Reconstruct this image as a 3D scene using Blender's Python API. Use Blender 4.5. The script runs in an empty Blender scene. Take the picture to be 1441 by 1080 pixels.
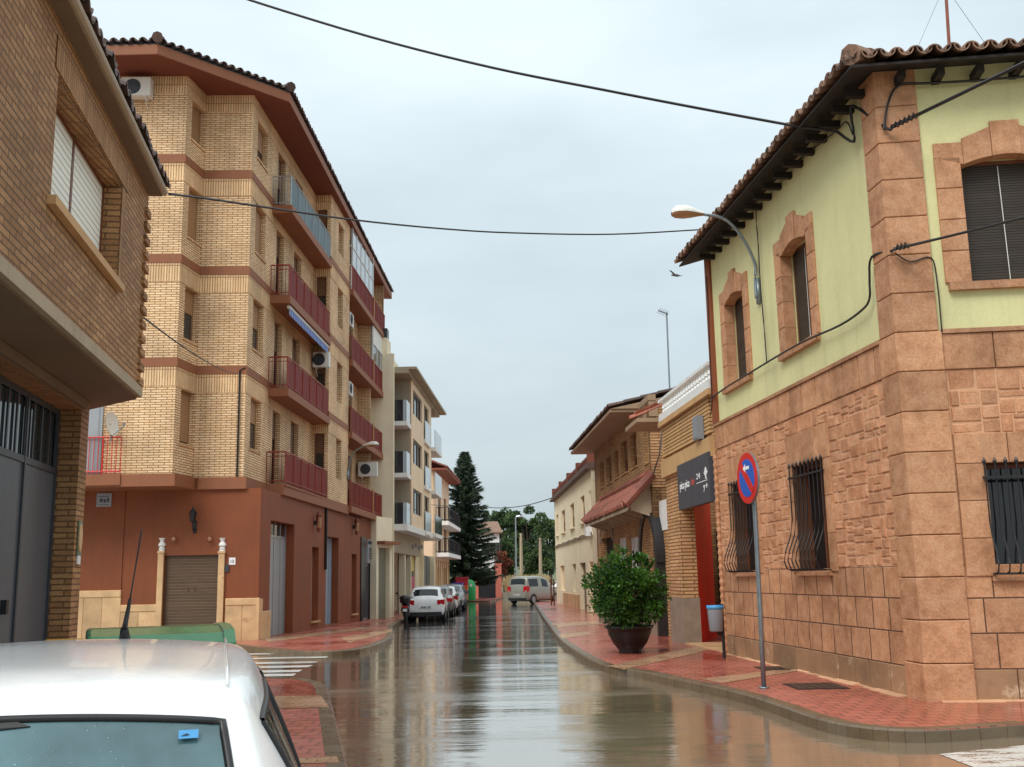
import bpy, bmesh, math, random
import numpy as np
from mathutils import Vector, Matrix
random.seed(7)
rng = np.random.default_rng(7)
R = math.radians
scn = bpy.context.scene
COL = scn.collection

# ------------------------------------------------------------------ camera
FPX, PW, PH, HOR, CAMZ, ROLL = 1480.0, 1441.0, 1080.0, 814.0, 1.6, 0.019
PITCH = math.atan((HOR - PH / 2) / FPX)
CP, SP = math.cos(PITCH), math.sin(PITCH)
cam_d = bpy.data.cameras.new('camera')
cam_d.sensor_width = 36.0
cam_d.lens = FPX / PW * 36.0
cam_d.clip_start, cam_d.clip_end = 0.05, 5000
cam = bpy.data.objects.new('camera', cam_d)
COL.objects.link(cam)
cam.location = (0, 0, CAMZ)
cam.rotation_euler = (Matrix.Rotation(math.pi / 2 + PITCH, 3, 'X') @ Matrix.Rotation(-ROLL, 3, 'Z')).to_euler()
scn.camera = cam

def ray(px, py):
    x, y = px - PW / 2, PH / 2 - py
    x, y = x + y * ROLL, y - x * ROLL
    return Vector((x, CP * FPX - SP * y, SP * FPX + CP * y))
def at(px, py, Y):
    d = ray(px, py); return Vector((0, 0, CAMZ)) + d * (Y / d.y)
ZK = [(22, 0.0), (46, -0.204)]
def zg(y):                       # the street falls gently away
    if y < 22: return 0.0
    if y < 46: return -(y - 22) * 0.0085
    return -0.204
def gnd(px, py, dz=0.0):
    d = ray(px, py); z = dz
    for _ in range(30):
        p = Vector((0, 0, CAMZ)) + d * ((z - CAMZ) / d.z)
        z = zg(p.y) + dz
    return p
def vpdir(px):
    d = ray(px, HOR - ROLL * (px - PW / 2)); return Vector((d.x, d.y)).normalized()

class Fr:
    """A facade frame: a runs along the wall, o stands out of it, z is up (world metres)."""
    def __init__(s, x, y, d, side):
        s.x, s.y = x, y
        d = Vector((d[0], d[1])).normalized()
        s.dx, s.dy = d.x, d.y
        s.nx, s.ny = (-d.y, d.x) if side > 0 else (d.y, -d.x)   # +1: out is to the left of d
    def pt(s, a, o, z):
        return (s.x + s.dx * a + s.nx * o, s.y + s.dy * a + s.ny * o, z)
    def hit(s, px, py, o=0.0):
        d = ray(px, py)
        ox, oy = s.x + s.nx * o, s.y + s.ny * o
        t = (ox * s.nx + oy * s.ny) / (d.x * s.nx + d.y * s.ny)
        q = d * t
        return ((q.x - ox) * s.dx + (q.y - oy) * s.dy, q.z + CAMZ)
    def a(s, px, py, o=0.0): return s.hit(px, py, o)[0]
    def z(s, px, py, o=0.0): return s.hit(px, py, o)[1]
    def shift(s, a, o): 
        p = s.pt(a, o, 0); f = Fr(p[0], p[1], (s.dx, s.dy), 1); f.nx, f.ny = s.nx, s.ny; return f
    def side(s, a, o=0, sign=1):
        """frame of the wall that turns the corner at a: runs outward along o, faces towards -a (sign=1) or +a"""
        p = s.pt(a, o, 0); f = Fr(p[0], p[1], (s.nx, s.ny), 1)
        f.nx, f.ny = -s.dx * sign, -s.dy * sign
        return f
WF = Fr(0, 0, (1, 0), 1)

# ------------------------------------------------------------------ mesh builder
class MB:
    def __init__(s): s.v, s.f, s.t = [], [], []
    def face(s, pts, t=1.0):
        n = len(s.v); s.v += [tuple(p) for p in pts]; s.f.append(tuple(range(n, n + len(pts)))); s.t.append(t)
    def raw(s, vs, fs, t=1.0):
        n = len(s.v); s.v += [tuple(p) for p in vs]
        for f in fs: s.f.append(tuple(i + n for i in f)); s.t.append(t)
    def box(s, fr, a0, a1, o0, o1, z0, z1, t=1.0):
        P = [fr.pt(a, o, z) for z in (z0, z1) for a, o in ((a0, o0), (a1, o0), (a1, o1), (a0, o1))]
        s.raw(P, [(0, 1, 2, 3), (4, 5, 6, 7), (0, 1, 5, 4), (1, 2, 6, 5), (2, 3, 7, 6), (3, 0, 4, 7)], t)
    def block(s, fr, a0, a1, o0, o1, z0, z1, c=0.01, t=1.0, j=0.0):
        """a block whose front (o1) edges are chamfered"""
        r = lambda: random.uniform(-j, j)
        A = [(a0, z0), (a1, z0), (a1, z1), (a0, z1)]
        B = [(a0 + c + r(), z0 + c + r()), (a1 - c + r(), z0 + c + r()), (a1 - c + r(), z1 - c + r()), (a0 + c + r(), z1 - c + r())]
        P = [fr.pt(a, o0, z) for a, z in A] + [fr.pt(a, o1 - c, z) for a, z in A] + [fr.pt(a, o1 + r(), z) for a, z in B]
        F = [(8, 9, 10, 11)]
        for k in range(4):
            m = (k + 1) % 4
            F += [(k, m, m + 4, k + 4), (k + 4, m + 4, m + 8, k + 8)]
        s.raw(P, F, t)
    def prism(s, fr, poly, o0, o1, t=1.0):
        """polygon of (a, z) pushed from o0 to o1"""
        n = len(poly)
        P = [fr.pt(a, o0, z) for a, z in poly] + [fr.pt(a, o1, z) for a, z in poly]
        s.raw(P, [tuple(range(n)), tuple(range(n, 2 * n))] + [(k, (k + 1) % n, n + (k + 1) % n, n + k) for k in range(n)], t)
    def slab(s, poly, z0, z1, t=1.0):
        """polygon of world (x, y) between two heights (numbers or functions of x, y)"""
        g0 = z0 if callable(z0) else (lambda x, y: z0)
        g1 = z1 if callable(z1) else (lambda x, y: z1)
        n = len(poly)
        P = [(x, y, g0(x, y)) for x, y in poly] + [(x, y, g1(x, y)) for x, y in poly]
        s.raw(P, [tuple(range(n)), tuple(range(n, 2 * n))] + [(k, (k + 1) % n, n + (k + 1) % n, n + k) for k in range(n)], t)
    def tube(s, pts, r, n=8, t=1.0, cap=True):
        pts = [Vector(p) for p in pts]
        rs = r if isinstance(r, (list, tuple)) else [r] * len(pts)
        base = len(s.v); ref = Vector((0, 0, 1))
        for i, p in enumerate(pts):
            d = (pts[min(i + 1, len(pts) - 1)] - pts[max(i - 1, 0)])
            d = d.normalized() if d.length > 1e-9 else Vector((0, 0, 1))
            u = d.cross(ref)
            if u.length < 0.05: u = d.cross(Vector((1, 0, 0)))
            u.normalize(); w = u.cross(d)
            for k in range(n):
                an = 2 * math.pi * k / n
                q = p + (u * math.cos(an) + w * math.sin(an)) * rs[i]
                s.v.append(tuple(q))
        for i in range(len(pts) - 1):
            for k in range(n):
                a, b = base + i * n + k, base + i * n + (k + 1) % n
                s.f.append((a, b, b + n, a + n)); s.t.append(t)
        if cap:
            s.f.append(tuple(base + k for k in range(n))); s.t.append(t)
            e = base + (len(pts) - 1) * n
            s.f.append(tuple(e + k for k in range(n))); s.t.append(t)
    def lathe(s, prof, c, n=16, t=1.0, squash=1.0):
        base = len(s.v)
        for r, z in prof:
            for k in range(n):
                an = 2 * math.pi * k / n
                s.v.append((c[0] + r * math.cos(an), c[1] + r * math.sin(an) * squash, c[2] + z))
        for i in range(len(prof) - 1):
            for k in range(n):
                a, b = base + i * n + k, base + i * n + (k + 1) % n
                s.f.append((a, b, b + n, a + n)); s.t.append(t)
        s.f.append(tuple(base + k for k in range(n))); s.t.append(t)
        e = base + (len(prof) - 1) * n
        s.f.append(tuple(e + k for k in range(n))); s.t.append(t)
    def grid(s, fn, nu, nv, t=1.0):
        base = len(s.v)
        for i in range(nu + 1):
            for j in range(nv + 1): s.v.append(tuple(fn(i / nu, j / nv)))
        for i in range(nu):
            for j in range(nv):
                a = base + i * (nv + 1) + j
                s.f.append((a, a + 1, a + nv + 2, a + nv + 1)); s.t.append(t)
    def wall(s, fr, a0, a1, z0, z1, ops=(), o=0.0, depth=0.2, t=1.0, caps=True):
        """wall face with rectangular openings (a0,a1,z0,z1) and their reveals"""
        ops = [(max(p[0], a0), min(p[1], a1), max(p[2], z0), min(p[3], z1)) for p in ops]
        A = sorted({a0, a1, *[p[0] for p in ops], *[p[1] for p in ops]})
        Z = sorted({z0, z1, *[p[2] for p in ops], *[p[3] for p in ops]})
        for i in range(len(A) - 1):
            for j in range(len(Z) - 1):
                ca, cz = (A[i] + A[i + 1]) / 2, (Z[j] + Z[j + 1]) / 2
                if any(p[0] < ca < p[1] and p[2] < cz < p[3] for p in ops): continue
                s.face([fr.pt(A[i], o, Z[j]), fr.pt(A[i + 1], o, Z[j]), fr.pt(A[i + 1], o, Z[j + 1]), fr.pt(A[i], o, Z[j + 1])], t)
        for p in ops:
            s.reveal(fr, p, o, depth, t)
        if caps:
            for (b0, b1) in ((a0, a0), (a1, a1)):
                s.face([fr.pt(b0, o, z0), fr.pt(b0, o - depth, z0), fr.pt(b0, o - depth, z1), fr.pt(b0, o, z1)], t)
            for zz in (z0, z1):
                s.face([fr.pt(a0, o, zz), fr.pt(a1, o, zz), fr.pt(a1, o - depth, zz), fr.pt(a0, o - depth, zz)], t)
    def reveal(s, fr, p, o, depth, t=1.0):
        c = [(p[0], p[2]), (p[1], p[2]), (p[1], p[3]), (p[0], p[3])]
        for k in range(4):
            (a, z), (b, y) = c[k], c[(k + 1) % 4]
            s.face([fr.pt(a, o, z), fr.pt(b, o, y), fr.pt(b, o - depth, y), fr.pt(a, o - depth, z)], t)
    def build(s, name, mat, parent=None, loc=None, smooth=False, merge=False, recalc=True):
        L = Vector(loc) if loc is not None else (parent_loc(parent) if parent else Vector((0, 0, 0)))
        me = bpy.data.meshes.new(name)
        me.from_pydata([(x - L.x, y - L.y, z - L.z) for x, y, z in s.v], [], s.f)
        at_ = me.attributes.new('tint', 'FLOAT', 'FACE'); at_.data.foreach_set('value', s.t)
        if merge or recalc:
            bm = bmesh.new(); bm.from_mesh(me)
            if merge: bmesh.ops.remove_doubles(bm, verts=bm.verts, dist=1e-5)
            if recalc: bmesh.ops.recalc_face_normals(bm, faces=bm.faces)
            bm.to_mesh(me); bm.free()
        box_uv(me, L)
        if smooth: me.shade_smooth()
        me.materials.append(mat)
        o = bpy.data.objects.new(name, me); COL.objects.link(o)
        if parent: o.parent = parent
        elif loc is not None: o.location = L
        return o

def box_uv(me, L):
    """metres along the wall and up, straight from each face's normal"""
    nl, nv = len(me.loops), len(me.vertices)
    if not nl: return
    co = np.empty(nv * 3); me.vertices.foreach_get('co', co); co = co.reshape(-1, 3) + np.array(L)
    nor = np.empty(len(me.polygons) * 3); me.polygons.foreach_get('normal', nor); nor = nor.reshape(-1, 3)
    tot = np.empty(len(me.polygons), dtype=np.int32); me.polygons.foreach_get('loop_total', tot)
    lv = np.empty(nl, dtype=np.int32); me.loops.foreach_get('vertex_index', lv)
    ln = np.repeat(nor, tot, axis=0); lc = co[lv]
    h = np.hypot(ln[:, 0], ln[:, 1])
    flat = h < 0.5
    hx = np.where(flat, 1, -ln[:, 1] / np.maximum(h, 1e-6)); hy = np.where(flat, 0, ln[:, 0] / np.maximum(h, 1e-6))
    sg = np.where((hx < 0) | ((np.abs(hx) < 1e-4) & (hy < 0)), -1, 1)
    u = (lc[:, 0] * hx + lc[:, 1] * hy) * sg
    v = np.where(flat, lc[:, 1], lc[:, 2])
    uv = me.uv_layers.new(name='UVMap')
    uv.data.foreach_set('uv', np.stack([u, v], 1).astype(np.float32).ravel())

def parent_loc(p):
    L = Vector((0, 0, 0))
    while p is not None: L += p.location; p = p.parent
    return L
def tag(o, label=None, cat=None, group=None, kind=None):
    if label: o['label'] = label
    if cat: o['category'] = cat
    if group: o['group'] = group
    if kind: o['kind'] = kind
    return o
def thing(name, label, cat, loc, group=None):
    o = bpy.data.objects.new(name, None); o.empty_display_size = 0.3
    COL.objects.link(o); o.location = loc
    return tag(o, label, cat, group)
def struct(o): o['kind'] = 'structure'; return o
def copy_tree(o, parent=None):
    c = o.copy(); COL.objects.link(c)
    if parent: c.parent = parent
    for ch in list(o.children): copy_tree(ch, c)
    return c
def text_mesh(name, body, mat, parent, fr, a, o, z, size, flip=False, sx=1.0, shear=0.0, thick=0.004):
    """lettering laid on the frame: starts at a, runs along +a (or -a with flip)"""
    cu = bpy.data.curves.new(name, 'FONT'); cu.body = body; cu.size = size; cu.extrude = thick; cu.shear = shear; cu.resolution_u = 3
    ob = bpy.data.objects.new(name, cu); COL.objects.link(ob)
    dg = bpy.context.evaluated_depsgraph_get(); dg.update()
    me0 = bpy.data.meshes.new_from_object(ob.evaluated_get(dg))
    vs = [v.co.copy() for v in me0.vertices]; fs = [tuple(p.vertices) for p in me0.polygons]
    bpy.data.objects.remove(ob); bpy.data.curves.remove(cu); bpy.data.meshes.remove(me0)
    m = MB(); k = -1 if flip else 1
    m.raw([fr.pt(a + k * v.x * sx, o + thick + v.z, z + v.y) for v in vs], fs)
    return m.build(name, mat, parent)
def sag(p, q, s, n=16):
    p, q = Vector(p), Vector(q)
    return [p.lerp(q, i / n) - Vector((0, 0, s * 4 * (i / n) * (1 - i / n))) for i in range(n + 1)]
# ------------------------------------------------------------------ materials
def rgb(r, g, b):
    """a colour written in sRGB 0-255, turned linear"""
    f = lambda c: (c / 255 / 12.92) if c <= 10 else ((c / 255 + 0.055) / 1.055) ** 2.4
    return (f(r), f(g), f(b), 1)
class NT:
    def __init__(s, name):
        s.m = bpy.data.materials.new(name); s.m.use_nodes = True
        s.t = s.m.node_tree; s.b = s.t.nodes['Principled BSDF']; s.out = s.t.nodes['Material Output']
    def n(s, typ, **kw):
        x = s.t.nodes.new('ShaderNode' + typ)
        for k, v in kw.items():
            if k.startswith('_'): setattr(x, k[1:], v)
            else:
                key = int(k[1:]) if k[0] == 'i' and k[1:].isdigit() else k.replace('_', ' ')
                s.set(x.inputs[key], v)
        return x
    def set(s, sock, v):
        if isinstance(v, bpy.types.NodeSocket): s.t.links.new(v, sock)
        elif isinstance(v, bpy.types.Node): s.t.links.new(v.outputs[0], sock)
        else: sock.default_value = v
    def mix(s, f, a, b, mode='MIX'):
        x = s.t.nodes.new('ShaderNodeMix'); x.data_type = 'RGBA'; x.blend_type = mode
        s.set(x.inputs[0], f); s.set(x.inputs[6], a); s.set(x.inputs[7], b)
        return x.outputs[2]
    def math(s, op, a, b=None, c=None, clamp=False):
        x = s.t.nodes.new('ShaderNodeMath'); x.operation = op; x.use_clamp = clamp
        s.set(x.inputs[0], a)
        if b is not None: s.set(x.inputs[1], b)
        if c is not None: s.set(x.inputs[2], c)
        return x.outputs[0]
    def ramp(s, f, stops):
        x = s.t.nodes.new('ShaderNodeValToRGB'); e = x.color_ramp.elements
        while len(e) < len(stops): e.new(0.5)
        for q, (p, c) in zip(e, stops): q.position = p; q.color = c if len(c) == 4 else (*c, 1)
        s.set(x.inputs[0], f); return x.outputs[0]
    def uv(s): return s.t.nodes.new('ShaderNodeTexCoord').outputs['UV']
    def obj(s):
        g = s.t.nodes.new('ShaderNodeNewGeometry'); return g.outputs['Position']
    def mapping(s, vec, sc=(1, 1, 1), loc=(0, 0, 0), rot=(0, 0, 0)):
        x = s.n('Mapping', Vector=vec, Scale=sc, Location=loc, Rotation=rot); return x.outputs[0]
    def noise(s, vec, scale, detail=4, rough=0.55, out=0):
        x = s.n('TexNoise', Vector=vec, Scale=scale, Detail=detail, Roughness=rough); return x.outputs[out]
    def tint(s, col):
        a = s.t.nodes.new('ShaderNodeAttribute'); a.attribute_name = 'tint'
        return s.mix(1.0, col, s.ramp(s.math('MULTIPLY', a.outputs['Fac'], 0.5), [(0, (0, 0, 0)), (1, (2, 2, 2))]), 'MULTIPLY')
    def bump(s, h, strength=0.3, dist=0.01, chain=None):
        x = s.n('Bump', Height=h, Strength=strength, Distance=dist)
        if chain is not None: s.set(x.inputs['Normal'], chain)
        return x.outputs[0]
    def done(s, col=None, rough=None, metal=None, normal=None, spec=None, coat=None):
        if col is not None: s.set(s.b.inputs['Base Color'], col)
        if rough is not None: s.set(s.b.inputs['Roughness'], rough)
        if metal is not None: s.set(s.b.inputs['Metallic'], metal)
        if normal is not None: s.set(s.b.inputs['Normal'], normal)
        if spec is not None: s.set(s.b.inputs['Specular IOR Level'], spec)
        if coat is not None: s.set(s.b.inputs['Coat Weight'], coat); s.b.inputs['Coat Roughness'].default_value = 0.04
        return s.m
def scl(c, k): return (c[0] * k, c[1] * k, c[2] * k, 1)

def plain(name, c, rough=0.6, metal=0.0, var=0.25, scale=2.5, bump=0.15, bscale=60, spec=0.5, streak=0.0, coat=None, blotch=None):
    """paint, plaster, stone: two scales of patchiness, run-down streaks, fine grain"""
    n = NT(name); p = n.obj()
    a = n.noise(p, scale, 5, 0.6)
    col = n.mix(n.ramp(a, [(0.3, (0, 0, 0)), (0.7, (1, 1, 1))]), scl(c, 1 - var), scl(c, 1 + var * 0.6))
    b = n.noise(p, bscale, 3)
    col = n.mix(0.35, col, n.mix(b, scl(c, 0.7), scl(c, 1.25)))
    if streak:
        st = n.noise(n.mapping(p, (4, 4, 0.35)), 1.0, 5, 0.65)
        col = n.mix(n.math('MULTIPLY', n.ramp(st, [(0.5, (0, 0, 0)), (0.75, (1, 1, 1))]), streak), col, scl(c, 0.45))
    if blotch:
        st = n.noise(p, blotch[1], 6, 0.7)
        col = n.mix(n.ramp(st, [(blotch[2], (0, 0, 0)), (blotch[2] + 0.12, (1, 1, 1))]), col, blotch[0])
    col = n.tint(col)
    nor = n.bump(b, bump, 0.01) if bump else None
    rr = n.math('ADD', n.math('MULTIPLY', a, 0.2), rough - 0.1)
    return n.done(col, rr, metal, nor, spec, coat)
def bricks(name, c1, c2, mortar, bw=0.25, bh=0.07, ms=0.012, upright=False, rough=0.75, bump=0.6, var=0.35, warm=None):
    n = NT(name); uv = n.uv()
    if upright: uv = n.mapping(uv, rot=(0, 0, math.pi / 2))
    nz = n.noise(uv, 9.0, 2, out=1)
    wob = n.n('VectorMath', _operation='MULTIPLY_ADD', i0=nz, i1=(0.006, 0.006, 0), i2=uv).outputs[0]
    t = n.n('TexBrick', Vector=wob, Color1=c1, Color2=c2, Mortar=mortar, Scale=1.0, Mortar_Size=ms, Mortar_Smooth=0.25, Bias=0.0, Brick_Width=bw, Row_Height=bh)
    t.offset = 0.5 if not upright else 0.0
    big = n.noise(n.obj(), 0.7, 5, 0.6)
    col = n.mix(var, t.outputs[0], n.mix(n.ramp(big, [(0.3, (0.55, 0.55, 0.55)), (0.7, (1.25, 1.25, 1.25))]), (0, 0, 0, 1), t.outputs[0], 'MULTIPLY'))
    fac = n.ramp(big, [(0.3, (0.72, 0.72, 0.72)), (0.7, (1.15, 1.15, 1.15))])
    col = n.mix(1.0, t.outputs[0], fac, 'MULTIPLY')
    gr = n.noise(n.obj(), 45, 3)
    col = n.mix(0.5, col, n.mix(1.0, col, n.ramp(gr, [(0.3, (0.6, 0.6, 0.6)), (0.7, (1.35, 1.35, 1.35))]), 'MULTIPLY'))
    stk = n.noise(n.mapping(n.obj(), (1.6, 1.6, 0.22)), 1.0, 6, 0.65)
    col = n.mix(n.math('MULTIPLY', n.ramp(stk, [(0.5, (0, 0, 0)), (0.72, (1, 1, 1))]), 0.32), col, n.mix(1.0, col, (0.5, 0.46, 0.42, 1), 'MULTIPLY'))
    col = n.tint(col)
    h = n.math('ADD', n.math('MULTIPLY', t.outputs[1], -1.0), n.math('MULTIPLY', gr, 0.35))
    return n.done(col, rough, 0, n.bump(h, bump, 0.012), 0.4)
def glassy(name, c, rough=0.06, spec=0.6, var=0.3):
    n = NT(name); a = n.noise(n.obj(), 1.2, 3)
    col = n.mix(a, scl(c, 1 - var), scl(c, 1 + var))
    nor = n.bump(n.noise(n.obj(), 2.0, 1), 0.03, 0.02)
    return n.done(col, rough, 0, nor, spec)
def slats(name, c, pitch=0.05, rough=0.5, upright=False, metal=0.0, depth=0.5, dark=0.45, var=0.15):
    """roller blinds, corrugated doors, boards: one ridge per pitch"""
    n = NT(name); uv = n.uv(); sx = n.n('SeparateXYZ', Vector=uv)
    s = sx.outputs[0 if upright else 1]
    f = n.math('FRACT', n.math('DIVIDE', s, pitch))
    w = n.ramp(f, [(0.0, (0, 0, 0)), (0.12, (1, 1, 1)), (0.9, (0.9, 0.9, 0.9)), (1.0, (0.1, 0.1, 0.1))])
    row = n.n('TexWhiteNoise', _noise_dimensions='1D', W=n.math('FLOOR', n.math('DIVIDE', s, pitch)))
    a = n.noise(n.mapping(n.obj(), (1, 1, 3)), 2.0, 5, 0.65)
    col = n.mix(a, scl(c, 1 - var * 1.6), scl(c, 1 + var))
    col = n.mix(n.math('MULTIPLY', row.outputs[0], 0.35), col, scl(c, 1 - var * 2))
    col = n.mix(w, scl(c, dark), col)
    col = n.tint(col)
    return n.done(col, rough, metal, n.bump(w, depth, 0.01), 0.4)
def paint(name, c, rough=0.25, flake=0.0):
    n = NT(name); a = n.noise(n.obj(), 3.0, 5, 0.6)
    col = n.mix(n.ramp(a, [(0.35, (0, 0, 0)), (0.75, (1, 1, 1))]), c, scl(c, 0.82))
    dr = n.noise(n.obj(), 70, 2)
    nor = n.bump(n.ramp(dr, [(0.58, (0, 0, 0)), (0.66, (1, 1, 1))]), 0.12, 0.003)
    n.set(n.b.inputs['Coat Normal'], nor)
    return n.done(col, n.math('ADD', n.math('MULTIPLY', a, 0.12), rough - 0.06), flake, nor, 0.5, 0.6)

def stone(name, c, dark, light, k=1.0):
    """stamped stone: mottled tones, dark weathering, pale bloom, grain"""
    n = NT(name); p = n.obj()
    a = n.noise(p, 1.1, 6, 0.65); b = n.noise(p, 5.5, 6, 0.7); g = n.noise(p, 38, 4, 0.6)
    col = n.mix(n.ramp(a, [(0.32, (0, 0, 0)), (0.66, (1, 1, 1))]), dark, c)
    col = n.mix(n.math('MULTIPLY', n.ramp(b, [(0.45, (0, 0, 0)), (0.72, (1, 1, 1))]), 0.75), col, light)
    col = n.mix(n.math('MULTIPLY', n.ramp(b, [(0.28, (1, 1, 1)), (0.46, (0, 0, 0))]), 0.65), col, scl(dark, 0.75))
    col = n.mix(0.4, col, n.mix(1.0, col, n.ramp(g, [(0.3, (0.55, 0.55, 0.55)), (0.7, (1.4, 1.4, 1.4))]), 'MULTIPLY'))
    st = n.noise(n.mapping(p, (2.2, 2.2, 0.3)), 1.0, 6, 0.65)
    col = n.mix(n.math('MULTIPLY', n.ramp(st, [(0.52, (0, 0, 0)), (0.72, (1, 1, 1))]), 0.4), col, scl(dark, 0.6))
    col = n.tint(col)
    h = n.math('ADD', n.math('MULTIPLY', b, 1.0), n.math('MULTIPLY', g, 0.4))
    return n.done(col, n.math('ADD', n.math('MULTIPLY', a, 0.25), 0.5), 0, n.bump(h, 0.45 * k, 0.02), 0.45)
M = {}
# brick of the houses
M['brick_brown'] = bricks('brown brick', rgb(186, 140, 94), rgb(156, 112, 72), rgb(118, 86, 56), 0.25, 0.056, 0.008, bump=0.8)
M['brick_brown_up'] = bricks('brown brick upright', rgb(176, 132, 88), rgb(150, 108, 68), rgb(116, 84, 56), 0.24, 0.056, 0.008, True)
M['brick_cream'] = bricks('cream brick', rgb(255, 222, 178), rgb(238, 200, 152), rgb(164, 122, 86), 0.3, 0.07, 0.013, bump=0.8)
M['brick_cream_up'] = bricks('cream brick upright', rgb(248, 212, 164), rgb(230, 190, 142), rgb(164, 122, 86), 0.5, 0.075, 0.012, True)
M['brick_tan'] = bricks('tan brick', rgb(182, 140, 92), rgb(150, 110, 72), rgb(120, 90, 62), 0.25, 0.075, 0.012)
M['brick_rough'] = bricks('rough tan brick', rgb(212, 166, 118), rgb(186, 138, 94), rgb(126, 90, 60), 0.5, 0.078, 0.014, bump=1.0)
# plaster and stone
M['terracotta'] = plain('terracotta plaster', rgb(134, 70, 36), 0.7, var=0.26, scale=0.9, streak=0.3)
M['brown_trim'] = plain('red brown trim', rgb(146, 90, 58), 0.65, var=0.15, streak=0.2)
M['soffit'] = plain('red brown soffit', rgb(120, 62, 42), 0.75, var=0.12, scale=1.2, bump=0.05)
M['marble'] = plain('beige marble', rgb(216, 176, 130), 0.35, var=0.35, scale=2.2, bump=0.03, blotch=(rgb(170, 122, 82), 4.0, 0.6))
M['concrete'] = plain('weathered concrete', rgb(176, 158, 132), 0.8, var=0.25, scale=1.6, streak=0.35, bump=0.35)
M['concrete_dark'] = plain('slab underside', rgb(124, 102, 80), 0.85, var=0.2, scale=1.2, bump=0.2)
M['green_plaster'] = plain('pale green plaster', rgb(216, 212, 158), 0.8, var=0.14, scale=0.9, streak=0.2, bump=0.12, bscale=25)
M['ashlar'] = stone('orange brown ashlar', rgb(198, 144, 106), rgb(166, 116, 80), rgb(210, 164, 128))
M['rough_stone'] = stone('rough pinkish stone', rgb(204, 146, 108), rgb(176, 120, 84), rgb(218, 170, 134), 1.3)
M['joint'] = plain('mortar joint', rgb(208, 160, 124), 0.85, var=0.2, scale=6)
M['joint_dark'] = plain('dark mortar joint', rgb(92, 64, 46), 0.85, var=0.2, scale=6)
M['damp_stone'] = plain('damp grey base stone', rgb(158, 122, 90), 0.7, var=0.4, scale=1.6, bump=0.4, bscale=15, blotch=(rgb(206, 178, 148), 2.4, 0.58))
M['cream_plaster'] = plain('cream plaster', rgb(244, 230, 198), 0.8, var=0.12, scale=0.8, streak=0.3)
M['peach_plaster'] = plain('peach plaster', rgb(240, 212, 178), 0.8, var=0.1, scale=0.9, streak=0.12)
M['grey_plaster'] = plain('grey plaster', rgb(176, 162, 140), 0.8, var=0.12, scale=0.9, streak=0.2)
M['white_plaster'] = plain('white plaster', rgb(236, 234, 230), 0.7, var=0.06, streak=0.15)
M['white_paint'] = plain('white paint', rgb(228, 230, 228), 0.45, var=0.08, streak=0.1, bump=0.03)
M['grey_stone'] = plain('grey stone base', rgb(142, 124, 108), 0.7, var=0.35, scale=4, bump=0.4, bscale=14)
M['soffit_grey'] = plain('greyish eave render', rgb(158, 132, 106), 0.8, var=0.2)
M['beam'] = plain('tan rendered beam', rgb(196, 156, 108), 0.75, var=0.2, scale=1.5, streak=0.2)
# roof
M['tile_old'] = plain('old mossy roof tile', rgb(136, 104, 84), 0.75, var=0.45, scale=5, bump=0.4, bscale=30, blotch=(rgb(62, 54, 48), 4.0, 0.54))
M['tile_red'] = plain('red roof tile', rgb(146, 82, 62), 0.6, var=0.4, scale=5, bump=0.2)
M['tile_dark'] = plain('dark wet roof tile', rgb(86, 62, 52), 0.6, var=0.4, scale=5, bump=0.2)
M['eave_wood'] = plain('dark eave boards', rgb(36, 29, 25), 0.8, var=0.3, scale=4, bump=0.3)
M['gutter'] = plain('beige gutter', rgb(166, 146, 120), 0.5, var=0.15, streak=0.2)
# metal and wood
M['iron'] = plain('black wrought iron', rgb(44, 42, 44), 0.45, 0.3, var=0.2, bump=0.05)
M['red_metal'] = plain('dark red painted railing', rgb(150, 52, 40), 0.4, 0.0, var=0.2, bump=0.03)
M['red_panel'] = slats('dark red balcony slats', rgb(140, 50, 42), 0.075, 0.45, True, 0, 0.5, 0.45)
M['maroon_panel'] = slats('maroon balcony slats', rgb(104, 40, 38), 0.1, 0.45, True, 0, 0.3, 0.5)
M['teal_panel'] = slats('teal balcony sheeting', rgb(64, 112, 118), 0.28, 0.35, True, 0, 0.4, 0.4)
M['grey_door'] = slats('grey metal door', rgb(162, 166, 170), 0.42, 0.4, True, 0, 0.3, 0.6, 0.1)
M['blue_door'] = slats('blue grey metal door', rgb(154, 172, 190), 0.5, 0.4, True, 0, 0.3, 0.6, 0.1)
M['dark_door'] = slats('charcoal corrugated garage door', rgb(102, 108, 116), 0.04, 0.35, True, 0.2, 0.6, 0.6, 0.12)
M['shutter_brown'] = slats('dark brown roller shutter', rgb(104, 80, 58), 0.085, 0.4, False, 0.1, 0.5, 0.5, 0.3)
M['blind_white'] = slats('cream roller blind', rgb(246, 244, 232), 0.06, 0.5, False, 0, 0.8, 0.3, 0.05)
M['tan_frame'] = plain('tan window frame', rgb(150, 112, 76), 0.55, var=0.15, bump=0.05)
M['blind_tan'] = slats('tan roller blind', rgb(170, 130, 92), 0.05, 0.55, False, 0, 0.4, 0.6, 0.1)
M['blind_dark'] = slats('dark wooden slat blind', rgb(66, 56, 48), 0.035, 0.55, False, 0, 0.9, 0.25, 0.3)
M['blind_brown'] = slats('brown roller blind', rgb(116, 84, 58), 0.05, 0.55, False, 0, 0.4, 0.6, 0.1)
M['wood_brown'] = plain('brown window wood', rgb(112, 64, 40), 0.5, var=0.2, bump=0.05)
M['alu'] = plain('grey aluminium', rgb(176, 182, 186), 0.35, 0.6, var=0.08, bump=0.0)
M['galv'] = plain('galvanised steel', rgb(140, 150, 156), 0.42, 0.7, var=0.22, scale=9, bump=0.02)
M['dark_metal'] = plain('dark grey metal', rgb(72, 76, 82), 0.4, 0.3, var=0.15, bump=0.0)
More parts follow.
